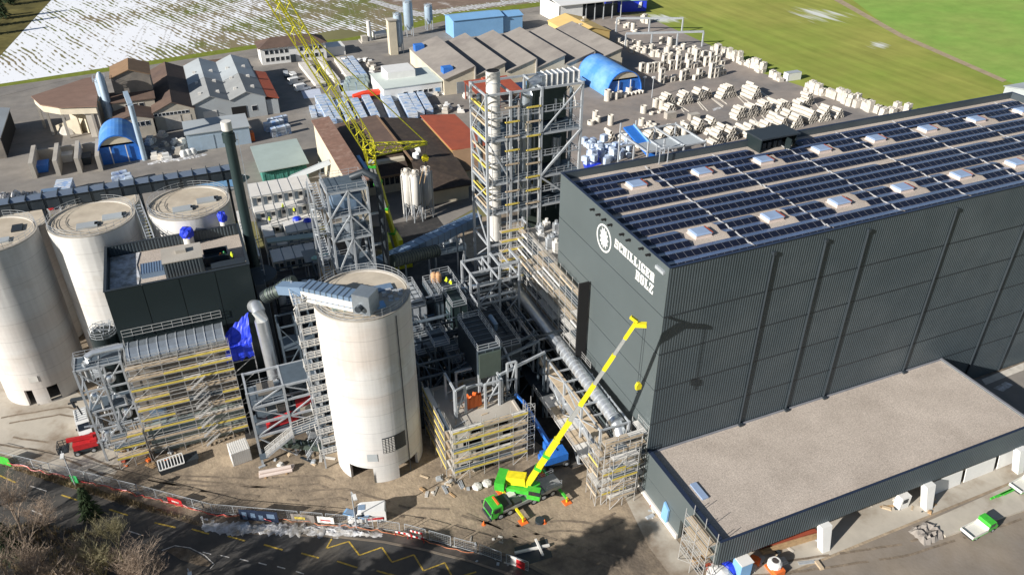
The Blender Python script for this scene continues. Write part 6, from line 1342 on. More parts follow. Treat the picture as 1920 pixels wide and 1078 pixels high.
def put_copy(o, loc, rz=0, sc=None, lb=None):
    if o.name not in used: used[o.name] = 1; c = o
    else: c = o.copy(); COL.objects.link(c)
    c.location = loc; c.rotation_euler = (0,0,rz)
    if sc: c.scale = sc if isinstance(sc,(tuple,list)) else (sc,sc,sc)
    if lb: c['label'] = lb
    return c
rg = random.Random(77)
piles = [(1248,199,5),(1281,195,5),(1309,188,5),(1322,182,3),(1360,183,6),(1402,178,5),(1412,184,4),(1448,196,3),(1383,224,5),(1403,219,5),(1428,213,5),(1463,207,5),(1508,197,5),(1492,207,3),(1306,247,4),(1330,244,4),(1350,258,4),(1283,250,3),(1385,252,3),(1412,246,3),(1447,236,4),(1472,230,4),(1500,224,4),(1170,268,3),(1140,262,3),(1330,262,3),(1253,207,3),(1545,215,3),(1200,276,3),(1215,270,4),(1365,262,4),(1340,268,4),(1400,258,4),(1430,252,4),(1460,244,4),(1488,238,4),(1515,230,4),(1540,226,4),(1566,220,3),(1255,262,4),(1235,268,3)]
for px,py,n in piles:
    c = G(px,py); rz = rg.uniform(-.06,.06)+.1
    for k in range(n):
        if k > 3: break
        for i in range(n-k):
            if rg.random() < .06: continue
            x = (i-(n-1-k)/2)*1.28; put_copy(p0, (c.x+x*math.cos(rz), c.y+x*math.sin(rz)+rg.uniform(-.15,.15), .63+1.09*k), rz)
for a,b,n in (((1203,137),(1352,121),15),((1238,156),(1358,141),13),((1290,119),(1345,112),6)):
    A, B = G(*a), G(*b)
    for i in range(n):
        c = A.lerp(B,i/(n-1)); rz = rg.choice((.1,.1,.1,.18)); h = rg.choice((1,1,2,2,3)); x,y = c.x+rg.uniform(-.4,.4), c.y+rg.uniform(-1.5,1.5)
        for k in range(h): put_copy(k0, (x,y,.96+1.92*k), rz)
for a,b,n in (((1160,82),(1225,96),12),((1175,96),(1300,118),20),((1240,80),(1322,112),18),((1225,262),(1305,240),14),((1200,238),(1230,250),8),((1105,228),(1140,236),4),((1160,90),(1260,100),10),((1150,40),(1195,62),8),((1140,188),(1190,180),6),((1395,262),(1430,250),7),((1215,214),(1245,204),6),((1260,252),(1300,258),8)):
    A, B = G(*a), G(*b)
    for i in range(n):
        c = A.lerp(B,(i+.5)/n); x,y = c.x+rg.uniform(-1.6,1.6), c.y+rg.uniform(-2.6,2.6); s = rg.uniform(.7,1.25); h = rg.choice((1,1,2,3))
        for k in range(h): put_copy(r0, (x,y,1.12*s*k), rg.random(), s)
for a,b,n,w_ in (((1345,97),(1432,139),24,2.2),((1512,168),(1640,212),34,3),((1335,92),(1350,96),3,2),((1650,216),(1700,214),8,2),((1205,40),(1212,46),3,2),((1440,142),(1470,156),3,1)):
    A, B = G(*a), G(*b)
    for i in range(n):
        c = A.lerp(B,(i+.5)/n); x,y = c.x+rg.uniform(-w_,w_)*.5, c.y+rg.uniform(-1,1)
        for k in range(rg.choice((1,2,2,3))): put_copy(b0, (x,y,1.32*k), rg.uniform(-.1,.3), (1,1,1))
c = G(1484,150); t = thing('white_container', 'white box container at the meadow fence', 'container', c); obj('body', MB().box(-3,-1.3,.1,3,1.3,2.9), M['white'], t); obj('corner_posts', MB().box(-3.06,-1.36,0,-2.9,-1.2,2.95).box(2.9,-1.36,0,3.06,-1.2,2.95).box(-3.05,-1.35,2.9,3.05,1.35,2.98), M['galv'], t)
for i,(px,py) in enumerate(((1300,225),(1363,262),(1256,222))):
    c = G(px,py); mb = MB()
    for k in range(5): mb.box(-1.8,-1,.1+.42*k,1.8,1,.45+.42*k)
    tag(obj('slab_stack', mb, M['conc']), f'grey stack of flat concrete slabs, {("beside the first pipe pile","nearest the warehouse parapet","left of the first pipe pile")[i]}', 'slab stack').location = c
w = MB(); rg3 = random.Random(5)
LB_BG = 'white blue shrink wrapped pallet behind the warehouse corner'
bg0 = MB().ext([(-.7,-.7,0),(.7,-.7,0),(.75,.7,0),(-.7,.7,0)],(0,0,1.5)); bg0.box(-.6,-.6,1.5,.6,.6,1.62); bg0 = tag(obj('wrapped_pallet', bg0, mat('shrink_wrap',(.50,.58,.68),.4,var=.25,vs=.8,c2=(.16,.24,.46),c2s=.6,c2t=.58)), LB_BG, 'pallet', 'wrapped pallets by the warehouse corner')
for i in range(46):
    c = G(rg3.uniform(1095,1182),rg3.uniform(268,312)); put_copy(bg0, (c.x,c.y,rg3.choice((0,0,1.62))), rg3.random()*.4, rg3.uniform(.8,1.3))
t = sheet('ground_patch', P((1090,296),(1118,290),(1128,308),(1096,318)), M['tarp'], .1); sheet('ground_patch', P((1304,232),(1330,238),(1318,246),(1296,240)), M['snow'], .1); sheet('snow_patch', P((1365,250),(1405,238),(1412,244),(1340,262),(1330,258)), M['snow'], .1); sheet('snow_patch', P((1335,205),(1350,200),(1353,204),(1338,209)), M['snow'], .1)
for i in range(22):    # concrete rails laid out under the piles
    a = G(rg3.uniform(1240,1520), 0); px,py,_ = piles[i%16]; A, B = G(px+14+rg3.random()*14,py-6), G(px+34+rg3.random()*14,py+9+rg3.random()*6)
    tag(obj('storage_sleeper', MB().bar(A+Vector((0,0,.12)),B+Vector((0,0,.12)),.35,.22), M['conc_l']), 'low concrete sleeper on the ground beside the pipe stacks', 'sleeper', 'concrete sleepers in the storage yard')
for px,py,h in ((1222,184,7),(1207,170,4.5)):
    c = G(px,py); t = thing('yard_lamp', f'{("tall","short")[h<6]} white topped yard lamp near the arched blue tent', 'lamp', c); obj('pole', MB().cyl((0,0,0),(0,0,h),.14,n=8), M['galv'], t); obj('lamp_head', MB().box(-.5,-.4,h,.5,.4,h+.5), M['white'], t)
for k in range(8): c = G(1150+7*k,183-1.2*k); put_copy(p0,(c.x,c.y,.63),.5+rg.random()*.3)
# --- long wrapped stacks and beams in the left and centre yard
st_w = mat('wrapped_stack',(.56,.60,.66),.5,var=.15,vs=.5,c2=(.22,.36,.62),c2s=.45,c2t=.55,c2w=.06); st_b = mat('pale_beam_stack',(.60,.57,.52),.85,var=.12,vs=.7)
def long_stack(px0,py0,px1,py1,w_,h,m,lb,grp,tiers=3):
    A, B = G(px0,py0), G(px1,py1); d = B-A; L = d.length; rz = math.atan2(d.y,d.x)
    t = thing('material_stack', lb, 'stack', A, rz, grp); n = max(2,int(L/2.6)); mb = MB()
    for k in range(tiers):
        z = .15+(h-.15)*k/tiers; mb.box(0,-w_/2,z,L,w_/2,z+(h-.15)/tiers-.12)
    obj('layers', mb, m, t); mb = MB()
    for i in range(n): x = L*(i+.5)/n; mb.box(x-.1,-w_/2-.05,0,x+.1,w_/2+.05,h+.02)
    obj('bearers', mb, M['offw'] if m is st_b else M['silob'], t)
for i,q in enumerate(((625,238,598,190,2.6),(636,234,612,188,2.6),(660,236,640,196,3.0),(682,233,664,196,3.0),(706,230,686,190,2.6),(742,230,722,186,3.2),(775,225,752,182,3.2),(790,221,772,186,2.4),(806,216,788,184,2.4))):
    long_stack(*q,2.4,st_w,'long blue white wrapped stack in the row behind the works roofs','wrapped stacks behind the works roofs')
for i,q in enumerate(((598,166,565,125,2.0),(607,164,575,124,2.0),(634,158,600,118,2.0),(660,156,632,116,2.2),(672,152,644,115,2.2),(684,149,657,113,2.2))):
    long_stack(*q,1.8,st_b if i < 4 else st_w,'long pale beam stack parked before the office house','pale beam stacks before the office house',2)
for i,q in enumerate(((498,248,532,240,2.2),(510,258,545,250,1.8),(505,240,540,232,1.4))): long_stack(*q,3.0,st_w,'wrapped stack heap by the orange container','wrapped stacks by the orange container')
for i,q in enumerate(((645,170,690,166,3.2),(648,164,692,159,3.4),(650,157,690,152,3.0))): long_stack(*q,2.2,M['ggr'],'greenish crate stack left of the white workshop','greenish crate stacks',4)
for i in range(5): 
    c = G(590+9*i+rg.random()*6, 196+rg.random()*20); long_stack(590+12*i,222-3*i,585+12*i,206-3*i,1.8,1.6,st_w,'short wrapped stack beside the brown works wing','short wrapped stacks',3)
for i in range(6): px,py = ((222,344),(233,350),(243,346),(222,352),(236,341),(246,352))[i]; c = G(px,py); put_copy(bg0,(c.x,c.y,0),.1,(1.5,1.2,2.0),'light blue wrapped pallet standing alone on the asphalt behind the silos')['group'] = 'wrapped pallets on the asphalt'
long_stack(118,390,128,356,4.0,3.4,st_w,'tall blue white wrapped stack behind the silo conveyor','wrapped stacks behind the conveyor',4); long_stack(140,378,160,374,4.0,2.2,st_w,'low blue white wrapped stack behind the silo conveyor','wrapped stacks behind the conveyor')
t = thing('machine', 'white and red yard machine with roof behind the silo conveyor', 'machine', G(100,385)); obj('body', MB().box(-2,-1.5,.4,2,3,2.2), M['offw'], t); obj('roof', MB().box(-2,-1.6,3.4,2,3,3.6), M['convb'], t); obj('posts', MB().bar((-1.8,-1.4,2.2),(-1.8,-1.4,3.4),.2).bar((1.8,-1.4,2.2),(1.8,-1.4,3.4),.2).bar((1.8,2.8,2.2),(1.8,2.8,3.4),.2).bar((-1.8,2.8,2.2),(-1.8,2.8,3.4),.2), M['conc'], t); obj('red_hopper', MB().box(-2.4,-3.4,.2,.4,-1.5,1.4), M['red'], t)
t = thing('aggregate_conveyor', 'blue covered conveyor on a lattice stand behind the right row silo', 'conveyor', G(385,345)); A,B = GD(335,338,190),GD(438,340,190); obj('casing', MB().bar(A,B,2.2,1.6), M['skyb'], t, True); obj('under_frame', MB().bar(A-Vector((0,0,1.3)),B-Vector((0,0,1.3)),1.6,.5), M['galv'], t, True)
for k in (.1,.5,.9): c = A.lerp(B,k); obj('stand', MB().bar((c.x,c.y,0),(c.x,c.y,c.z-.8),.3), M['galv'], t, True)
c = G(388,352); tag(obj('gravel_heap', MB().lathe((0,0,0),[(8,0),(5,2.4),(2,4.6),(0,5.4)],14), M['conc_l']), 'big pale sand cone behind the right row silo', 'gravel heap').location = c
for i in range(40):    # loose pieces by the left plant and centre yard
    if i < 16: px,py = rg.uniform(280,345),rg.uniform(250,300)
    elif i < 28: px,py = rg.uniform(640,720),rg.uniform(118,140)
    else: px,py = rg.uniform(815,880),rg.uniform(176,222)
    c = G(px,py); s = rg.uniform(.6,1.6); mb = MB().box(-s,-s*.7,0,s,s*.7,.7*s); mb.box(-s*.6,-s*.5,.7*s,s*.6,s*.5,1.3*s); o = tag(obj('precast_piece', mb, M[rg.choice(('conc_l','offw','white','conc'))]), ('pale precast piece in the heap before the mixing plant','pale precast piece near the tank plant','pale precast piece right of the red roof')[0 if i < 16 else 1 if i < 28 else 2], 'precast piece', ('precast pieces before the mixing plant','precast pieces near the tank plant','precast pieces by the red roof')[0 if i < 16 else 1 if i < 28 else 2]); o.location = c; o.rotation_euler = (0,0,rg.random()*3)
for i in range(3): tag(obj('white_tank', MB().lathe((0,0,0),[(1.0,0),(1.1,.8),(.7,1.7),(0,1.9)],12), M['white'], smooth=True), f'{("left","middle","right")[i]} of three small white tanks on the asphalt before the grey shed', 'tank').location = G(345+9*i,293-2*i)
t = thing('red_truck', 'bright red flatbed load next to the white workshop', 'truck load', G(700,185)); obj('load', MB().ext([(-7,-1.2,1.1),(7,-1.2,1.6),(7,-1.2,2.9),(-3,-1.2,2.7),(-7,-1.2,1.9)],(0,2.6,0)), mat('signal_red',(.75,.06,.02),.5), t); obj('bed', MB().box(-7,-1.2,.7,7,1.3,1.05), M['trim'], t)
for x in (-5,-3.8,3.6,4.8): obj('wheel', MB().cyl((x,-1.3,.5),(x,1.4,.5),.5,n=10), M['tyre'], t)
def low_sheets(): pass
for i,(px,py,s) in enumerate(((583,178,1.6),(660,172,2.2),(655,162,2))): sheet('ground_patch', P((px-12*s,py-5*s),(px+10*s,py-7*s),(px+14*s,py+3*s),(px-8*s,py+5*s)), mat('shaded_snow',(.5,.55,.66),.8,var=.1), .09)  # snow patches with bluish shade put into their colour
# ---------------------------------------------------------------- vehicles
def wheel(t, x, y, r, w_=.28, name='wheel'):
    o = obj(name, MB().cyl((x,y-w_/2,r),(x,y+w_/2,r),r,n=14), M['tyre'], t); obj('rim', MB().cyl((x,y-w_/2-.02,r),(x,y+w_/2+.02,r),r*.55,n=10), M['galv'], o)
def prof_body(pts, w_): return MB().ext([(x,-w_/2,z) for x,z in pts],(0,w_,0))
def van(label, loc, rz, m='white', L=5.6, roof_rack=False, stripe=False, grp=None):
    t = thing('van', label, 'van', loc, rz, grp); h = 2.5
    obj('body', prof_body([(-L/2,.4),(L/2-.1,.4),(L/2,.9),(L/2-.75,1.25),(L/2-1.55,2.2),(L/2-2.0,h),(-L/2+.15,h),(-L/2,h-.3)],2.0), M[m], t)
    obj('windscreen', MB().add([(L/2-.78,-.88,1.30),(L/2-.78,.88,1.30),(L/2-1.5,.82,2.16),(L/2-1.5,-.82,2.16),(L/2-.72,-.88,1.33),(L/2-.72,.88,1.33),(L/2-1.44,.82,2.2),(L/2-1.44,-.82,2.2)],[(4,5,6,7),(0,1,2,3),(0,1,5,4),(2,3,7,6),(0,3,7,4),(1,2,6,5)]), M['glass'], t)
    for s in (-1,1): obj('side_window', MB().box(L/2-2.5,s*1.0-.02,1.35,L/2-1.4,s*1.0+.02,2.05), M['glass'], t); obj('mirror', MB().box(L/2-1.3,s*1.0,1.3,L/2-1.1,s*1.22,1.65), M['trim'], t)
    obj('rear_window', MB().box(-L/2-.03,-.8,1.3,-L/2+.02,.8,2.1), M['glass'], t); obj('bumper', MB().box(L/2-.2,-.95,.3,L/2+.06,.95,.62), M['trim'], t)
    for s in (-1,1): obj('headlight', MB().box(L/2-.12,s*.75-.15,.75,L/2+.01,s*.75+.15,.95), M['alf'], t)
    for x in (-L/2+1.0,L/2-1.0):
        for s in (-1,1): wheel(t,x,s*.88,.36)
    if stripe:
        for s in (-1,1): obj('side_stripe', MB().box(-L/2+.3,s*1.0-.015,.75,L/2-2.6,s*1.0+.015,1.15), M['red'], t)
        obj('roof_hatch', MB().box(.2,-.5,h,1.2,.5,h+.06), M['convb'], t)
    if roof_rack:
        w = MB()
        for k in range(6): w.box(-L/2+.4+.62*k,-.85,h,-L/2+.5+.62*k,.85,h+.12)
        w.box(-L/2+.4,-.86,h+.06,-L/2+3.6,-.8,h+.14); w.box(-L/2+.4,.8,h+.06,-L/2+3.6,.86,h+.14); obj('roof_rack', w, M['galv'], t)
    return t
a = G(690,975); van('white delivery van with red side stripe parked by the site fence','%'and(11.6,82.6,0),math.radians(180-16),stripe=True)
c = G(160,803); van('white minibus with roof rack near the red lift', (c.x,c.y,0), math.radians(-82), roof_rack=True)
def car(label, loc, rz, m, grp):
    t = thing('parked_car', label, 'car', loc, rz, grp)
    obj('body', prof_body([(-2.1,.35),(2.1,.35),(2.15,.75),(1.1,.9),(.5,1.4),(-1.2,1.42),(-1.9,.95),(-2.15,.85)],1.75), M[m], t); obj('windows', prof_body([(1.0,.92),(.48,1.34),(-1.15,1.36),(-1.75,.97)],1.79), M['glass'], t)
    for x in (-1.3,1.3):
        for s in (-1,1): obj('wheel', MB().cyl((x,s*.78-.1,.32),(x,s*.78+.1,.32),.32,n=10), M['tyre'], t)
cols = ['white','galv','red','trim','trim','white','offw']
for i,(px,py) in enumerate(((592,103),(600,102),(605,104),(612,103),(622,101),(575,106))): c = G(px,py); car(('white','silver','red','black','dark','pale')[i]+' car parked before the office house annex', (c.x,c.y,0), 1.2, ('white','galv','red','trim','dsteel','offw')[i], 'cars parked at the office house')
for i,(px,py) in enumerate(((655,122),(675,117),(686,115),(668,121),(648,126),(536,140),(540,148),(548,142),(552,150))): c = G(px,py); car(('dark car parked left of the precast heap','white car parked in front of the precast heap','second white car parked in front of the precast heap','blue car between dark and white cars by the precast heap','black car at the end of the row by the precast heap','silver car parked at the pale beam stacks','dark car parked at the pale beam stacks','white car parked at the pale beam stacks','grey car parked at the pale beam stacks')[i],(c.x,c.y,0),.5+.2*i,('trim','white','offw','blue','trim','galv','dsteel','white','grey')[i],'cars parked in the centre yard')
for i,(px,py) in enumerate(((556,158),(568,170))): c = G(px,py); van(('white van behind the long beam stacks','second white van nearer the wrapped stacks')[i],(c.x,c.y,0),.25, grp='white vans in the centre yard')
def pickup(label, loc, rz, bed='offw'):
    t = thing('pickup_truck', label, 'truck', loc, rz)
    obj('cab', prof_body([(.5,.5),(2.55,.5),(2.6,1.1),(2.3,1.3),(1.75,2.15),(.5,2.15)],1.95), M['green'], t); obj('windscreen', MB().ext([(2.3,-.8,1.34),(1.8,-.8,2.08),(1.87,-.8,2.1),(2.37,-.8,1.36)],(0,1.6,0)), M['glass'], t)
    for s in (-1,1): obj('side_window', MB().box(.8,s*.98-.02,1.3,1.7,s*.98+.02,1.95), M['glass'], t)
    obj('chassis', MB().box(-2.8,-.8,.45,2.4,.8,.75), M['trim'], t); obj('bed', MB().box(-2.9,-1.05,.8,.4,1.05,.9).box(-2.9,-1.05,.9,.4,-1.0,1.3).box(-2.9,1.0,.9,.4,1.05,1.3).box(-2.9,-1,.9,-2.84,1,1.3).box(.34,-1,.9,.4,1,1.6), M[bed], t); obj('bed_trim', MB().box(-2.95,-1.08,.7,.45,-1.05,.82).box(-2.95,1.05,.7,.45,1.08,.82), M['green'], t)
    for x in (-1.8,1.7):
        for s in (-1,1): wheel(t,x,s*.85,.38)
c = G(1834,996); pickup('small green pickup with empty pale flat bed on the yard below the loading building',(c.x,c.y,0),math.radians(3))
c = G(1922,912); pickup('green truck cab at the right picture edge below the loading building',(c.x,c.y,0),math.radians(4))
# ---------------------------------------------------------------- mobile crane
t = thing('mobile_crane', 'green mobile crane with long yellow and grey telescopic boom raised against the warehouse wall', 'crane', (34.2,76.6,0), math.radians(187))
R_ = Matrix.Rotation(math.radians(187),3,'Z'); L0 = Vector((34.2,76.6,0)); inv = lambda v: R_.transposed() @ (Vector(v)-L0)
obj('chassis', MB().box(-6.2,-1.3,1.0,4.2,1.3,1.55).box(-6.0,-.7,.6,5.6,.7,1.0).box(-6.2,-1.35,1.55,-3.2,1.35,1.75), M['grey'], t)
obj('driver_cab', prof_body([(4.2,.7),(6.1,.7),(6.2,1.5),(5.85,2.75),(4.3,2.8),(4.2,2.4)],2.6), M['green'], t)
obj('windscreen', MB().add([(6.22,-1.15,1.5),(6.22,1.15,1.5),(5.92,1.1,2.62),(5.92,-1.1,2.62),(6.1,-1.15,1.5),(6.1,1.15,1.5),(5.8,1.1,2.62),(5.8,-1.1,2.62)],[(0,1,2,3),(4,5,6,7),(0,1,5,4),(2,3,7,6),(0,3,7,4),(1,2,6,5)]), M['glass'], t)
for s in (-1,1): obj('cab_window', MB().box(4.7,s*1.31-.02,1.7,5.7,s*1.31+.02,2.5), M['glass'], t); obj('headlight', MB().box(6.14,s*1.0-.18,.95,6.24,s*1.0+.18,1.15), M['alf'], t)
obj('deck_box', MB().box(2.6,-1.25,1.56,4.1,1.25,2.2).box(.9,.2,1.56,2.4,1.2,2.0), M['trim'], t); obj('deck_cover', MB().box(1.2,-1.2,1.56,2.4,-.2,2.1), M['offw'], t)
for x in (4.6,3.0,-1.2,-2.9,-4.5):
    for s in (-1,1): wheel(t,x,s*1.12,.62,.42)
for x in (2.0,-5.7):
    for s in (-1,1):
        o = obj('outrigger', MB().bar((x,s*1.2,.85),(x,s*3.5,.85),.34,.3), M['green' if x < 0 else 'yellow'], t); obj('outrigger_jack', MB().bar((x,s*3.4,.1),(x,s*3.4,1.1),.22), M['yellow'], o); obj('outrigger_pad', MB().box(x-.6,s*3.4-.6,0,x+.6,s*3.4+.6,.12), M['orange'], o)
tip = Vector((46.0,68.9,35.0)); piv = Vector((35.2,77.0,3.3)); bd = (tip-piv).normalized(); hd = Vector((bd.x,bd.y,0)).normalized(); sd = Vector((-hd.y,hd.x,0))
def lb(mb): return MB().add([inv(v) for v in mb.v], mb.f)
q = piv-hd*1.0
w = MB(); w.bar(q-hd*2.2+Vector((0,0,-1.0)), q+hd*2.6+Vector((0,0,-1.0)), 2.5, .7); obj('turntable', lb(w), M['green'], t)
w = MB(); w.bar(q-hd*3.9+Vector((0,0,-.4)), q-hd*2.4+Vector((0,0,-.4)), 3.2, 1.6); obj('counterweight', lb(w), M['green'], t)
w = MB(); w.bar(q-hd*2.3+sd*.2+Vector((0,0,.1)), q+hd*.6+sd*.2+Vector((0,0,.4)), 1.5, 1.5); obj('winch_frame', lb(w), M['yellow'], t)
w = MB(); k = q+hd*1.2-sd*1.6; w.bar(k+Vector((0,0,-.3)), k+hd*2.0+Vector((0,0,-.3)), 1.0, 1.8); obj('operator_cab', lb(w), M['green'], t); w = MB(); k -= sd*.02; w.bar(k+hd*.3+Vector((0,0,.15)), k+hd*2.05+Vector((0,0,.15)), 1.06, .8); obj('operator_window', lb(w), M['glass'], t)
w = MB(); w.bar(q+hd*.6+sd*.0+Vector((0,0,-.6)), piv+bd*6.5, .42); obj('luffing_ram', lb(w), M['green'], t)
segs = [(0,.30,1.35,'yellow'),(.30,.31,1.5,'lime'),(.31,.42,1.08,'yellow'),(.42,.435,1.2,'lime'),(.435,.53,.9,'grey'),(.53,.545,1.0,'lime'),(.545,.66,.92,'yellow'),(.66,.74,.76,'grey'),(.74,.83,.8,'yellow'),(.83,.915,.62,'grey'),(.915,1.0,.7,'yellow')]
L = (tip-piv).length
for a,b,wd,m in segs: w = MB().bar(piv+bd*L*a-(bd*.8 if a == 0 else bd*0), piv+bd*L*b, wd*.56, wd*.64); obj('boom_section', lb(w), M[m], t)
for k in (.11,.2): w = MB().bar(piv+bd*L*k-bd*.3, piv+bd*L*k+bd*.3, .9, 1.05); obj('boom_collar', lb(w), M['green'], t)
w = MB(); hn = bd.cross(sd); w.bar(tip-bd*.3, tip+hd*1.4+Vector((0,0,-.1)), .6, .55); w.bar(tip+hd*.2+Vector((0,0,.2)), tip-hd*.7+Vector((0,0,.8)), .45, .4); obj('boom_head', lb(w), M['yellow'], t)
hp = tip+hd*1.2
hk = Vector((hp.x,hp.y,24.9)); t2 = thing('hook_block', 'small yellow hook block hanging from the boom tip of the green mobile crane', 'hook block', hk)
obj('body', MB().ext([(-.45,-.25,-.5),(.45,-.25,-.5),(.55,-.25,.3),(.2,-.25,.9),(-.2,-.25,.9),(-.55,-.25,.3)],(0,.5,0)), M['yellow'], t2); obj('hook', MB().tube([(0,0,-.5),(0,0,-1.0),(.25,0,-1.25),(0,0,-1.5),(-.2,0,-1.3)],.1,6), M['trim'], t2)
t2.scale = (.8,.8,.8); w = MB(); w.bar((-.2,0,.9),(-.2,0,(hp.z-hk.z-.3)/.8),.05); w.bar((.2,0,.9),(.2,0,(hp.z-hk.z-.3)/.8),.05); obj('hoist_rope', w, M['trim'], t2)
for s in (-1,1): obj('mirror', MB().bar((5.9,s*1.3,2.3),(6.25,s*1.62,2.2),.06).box(6.15,s*1.55-.06,1.75,6.3,s*1.55+.12,2.3), M['trim'], t)
w = MB(); rail(w,[(-6.1,-1.25,1.76),(-3.4,-1.25,1.76)],.9,.9,.05); rail(w,[(-6.1,1.25,1.76),(-3.4,1.25,1.76)],.9,.9,.05); obj('deck_rail', w, M['galv'], t)
for k in range(3): obj('hydraulic_hose', MB().tube([(-.2+.3*k,-.9,1.7),(.1+.3*k,-1.0,2.3),(.6+.3*k,-.5,2.2)],.06,6), M['trim'], t)
obj('tool_box', MB().box(-2.6,-1.32,1.0,-1.9,-.9,1.5).box(-2.6,.9,1.0,-1.9,1.32,1.5), M['trim'], t)
for x in (3.8,2.2,-.3,-2.05,-3.7): obj('mudguard', MB().box(x-.5 if x > 0 else x-.6,-1.38,1.3,x+.1,-.95,1.42), M['green'], t)
obj('front_bumper', MB().box(6.1,-1.3,.45,6.35,1.3,.85), M['trim'], t); obj('light_bar', MB().box(4.6,-.9,2.8,4.9,.9,2.95), M['orange'], t)
# ---------------------------------------------------------------- boom lifts
t = thing('boom_lift', 'blue articulated boom lift reaching into the dark gap beside the concrete block', 'boom lift', G(1040,868))
c = t.location; b0_ = Vector((0,0,0)); obj('chassis', MB().box(-2.0,-1.2,.5,2.0,1.2,1.1), M['trim'], t); obj('turntable', MB().box(-2.2,-1.15,1.15,1.8,1.15,2.5).box(-2.6,-.9,1.3,-2.2,.9,2.2), M['blue'], t)
for x in (-1.4,1.4):
    for s in (-1,1): wheel(t,x,s*1.25,.55,.4)
e1 = GY(1030,832,84.5)-c; e2 = GY(980,752,88.5)-c; e3 = GY(966,738,89.5)-c
obj('lower_boom', MB().bar((0,0,2.4), e1, .65), M['blue'], t); obj('joint', MB().box(e1.x-.9,e1.y-.6,e1.z-1.0,e1.x+.9,e1.y+.6,e1.z+.4), M['blue'], t); obj('upper_boom', MB().bar(e1, e2, .55), M['blue'], t); obj('jib', MB().bar(e2, e3, .35), M['blue'], t); w = MB(); rail(w,[(e3.x-1.8,e3.y-.4,e3.z-.6),(e3.x,e3.y-.4,e3.z-.6),(e3.x,e3.y+.6,e3.z-.6),(e3.x-1.8,e3.y+.6,e3.z-.6)],1.1,.8,.07,closed=True); w.box(e3.x-1.8,e3.y-.4,e3.z-.7,e3.x,e3.y+.6,e3.z-.6); obj('basket', w, M['dsteel'], t)
t = thing('boom_lift', 'red boom lift with arm folded out to the left beside the white minibus', 'boom lift', G(163,842)); c = t.location
obj('chassis', MB().box(-1.7,-1.1,.45,1.7,1.1,1.0), M['trim'], t); obj('turntable', MB().box(-1.6,-1.1,1.05,2.0,1.1,2.1).box(1.0,-1.0,2.1,2.0,1.0,2.4), M['red'], t)
for x in (-1.2,1.2):
    for s in (-1,1): wheel(t,x,s*1.15,.5,.36)
e = G(124,826,2.8)-c; obj('boom', MB().bar((1.6,-.2,2.6), e, .5, .6), M['red'], t); w = MB(); rail(w,[(e.x-1.5,e.y-1,e.z-1.6),(e.x,e.y-1,e.z-1.6),(e.x,e.y+.9,e.z-1.6),(e.x-1.5,e.y+.9,e.z-1.6)],1.2,.7,.09,closed=True); w.box(e.x-1.5,e.y-1,e.z-1.7,e.x,e.y+.9,e.z-1.6); w.bar((e.x-.3,e.y,e.z-1.2),(e.x+.3,e.y,e.z+.1),.3); obj('basket', w, M['trim'], t)
t = thing('lifting_arm', 'black telescopic handler arm sticking out beside the silo doorways', 'handler arm', G(150,770)); c = t.location
obj('arm', MB().bar(GY(172,743,117)-c, GY(133,750,118)-c, .45), M['trim'], t); k = GY(133,750,118)-c; obj('fork', MB().bar(k,k+Vector((.2,0,-1.6)),.35).bar(k+Vector((-.6,0,-.6)),k+Vector((.7,0,-.6)),.2).bar(k+Vector((.5,0,-1.4)),k+Vector((.8,-.1,-3.2)),.2), M['trim'], t); obj('post', MB().bar((GY(172,743,117)-c),(GY(172,743,117)-c)*Vector((1,1,0)),.5), M['trim'], t) if False else obj('post', MB().bar(GY(172,743,117)-c, Vector(((GY(172,743,117)-c).x,(GY(172,743,117)-c).y,0)), .5), M['trim'], t)
# ---------------------------------------------------------------- site odds and ends
t = thing('white_container', 'white ribbed steel container at the foot of the boiler house scaffold', 'container', G(452,858), .12); obj('body', MB().box(-1.5,-1.4,.1,1.5,1.4,2.6), M['white'], t); w = MB()
for i in range(9): w.box(-1.45+.33*i,-1.46,.15,-1.45+.33*i+.16,1.46,2.64)
obj('corrugation', w, M['offw'], t); obj('base_frame', MB().box(-1.52,-1.42,0,1.52,1.42,.1), M['galv'], t)
t = thing('stillage', 'white barred stillage on a black skip beside the boiler house', 'stillage', G(325,878), .1); w = MB()
for i in range(9): w.bar((-1.9+.46*i,-.8,1.1),(-1.9+.46*i,.5,2.1),.14)
w.bar((-1.9,-.8,1.1),(1.8,-.8,1.1),.16); w.bar((-1.9,.5,2.1),(1.8,.5,2.1),.16); obj('bars', w, M['white'], t); obj('skip', MB().ext([(-1.9,-.8,0),(3.6,-.8,0),(4.0,-.8,1.1),(-2.1,-.8,1.1)],(0,2,0)), M['trim'], t)
t = thing('wrapped_bundle', 'long whitish wrapped bundle lying in front of the open steel frame', 'bundle', G(518,886), -.12)
w = MB()
for i in range(3): w.cyl((-2.6,.45*i-.4,.3),(2.5+.2*i,.45*i-.4,.3),.3,n=8)
obj('rolls', w.cyl((-2.4,0,.75),(2.4,0,.75),.3,n=8), M['pink'], t, False, True); obj('bearer', MB().box(-1.8,-.9,0,-1.5,.9,.14).box(1.4,-.9,0,1.7,.9,.14), M['wood'], t)
rg = random.Random(55)
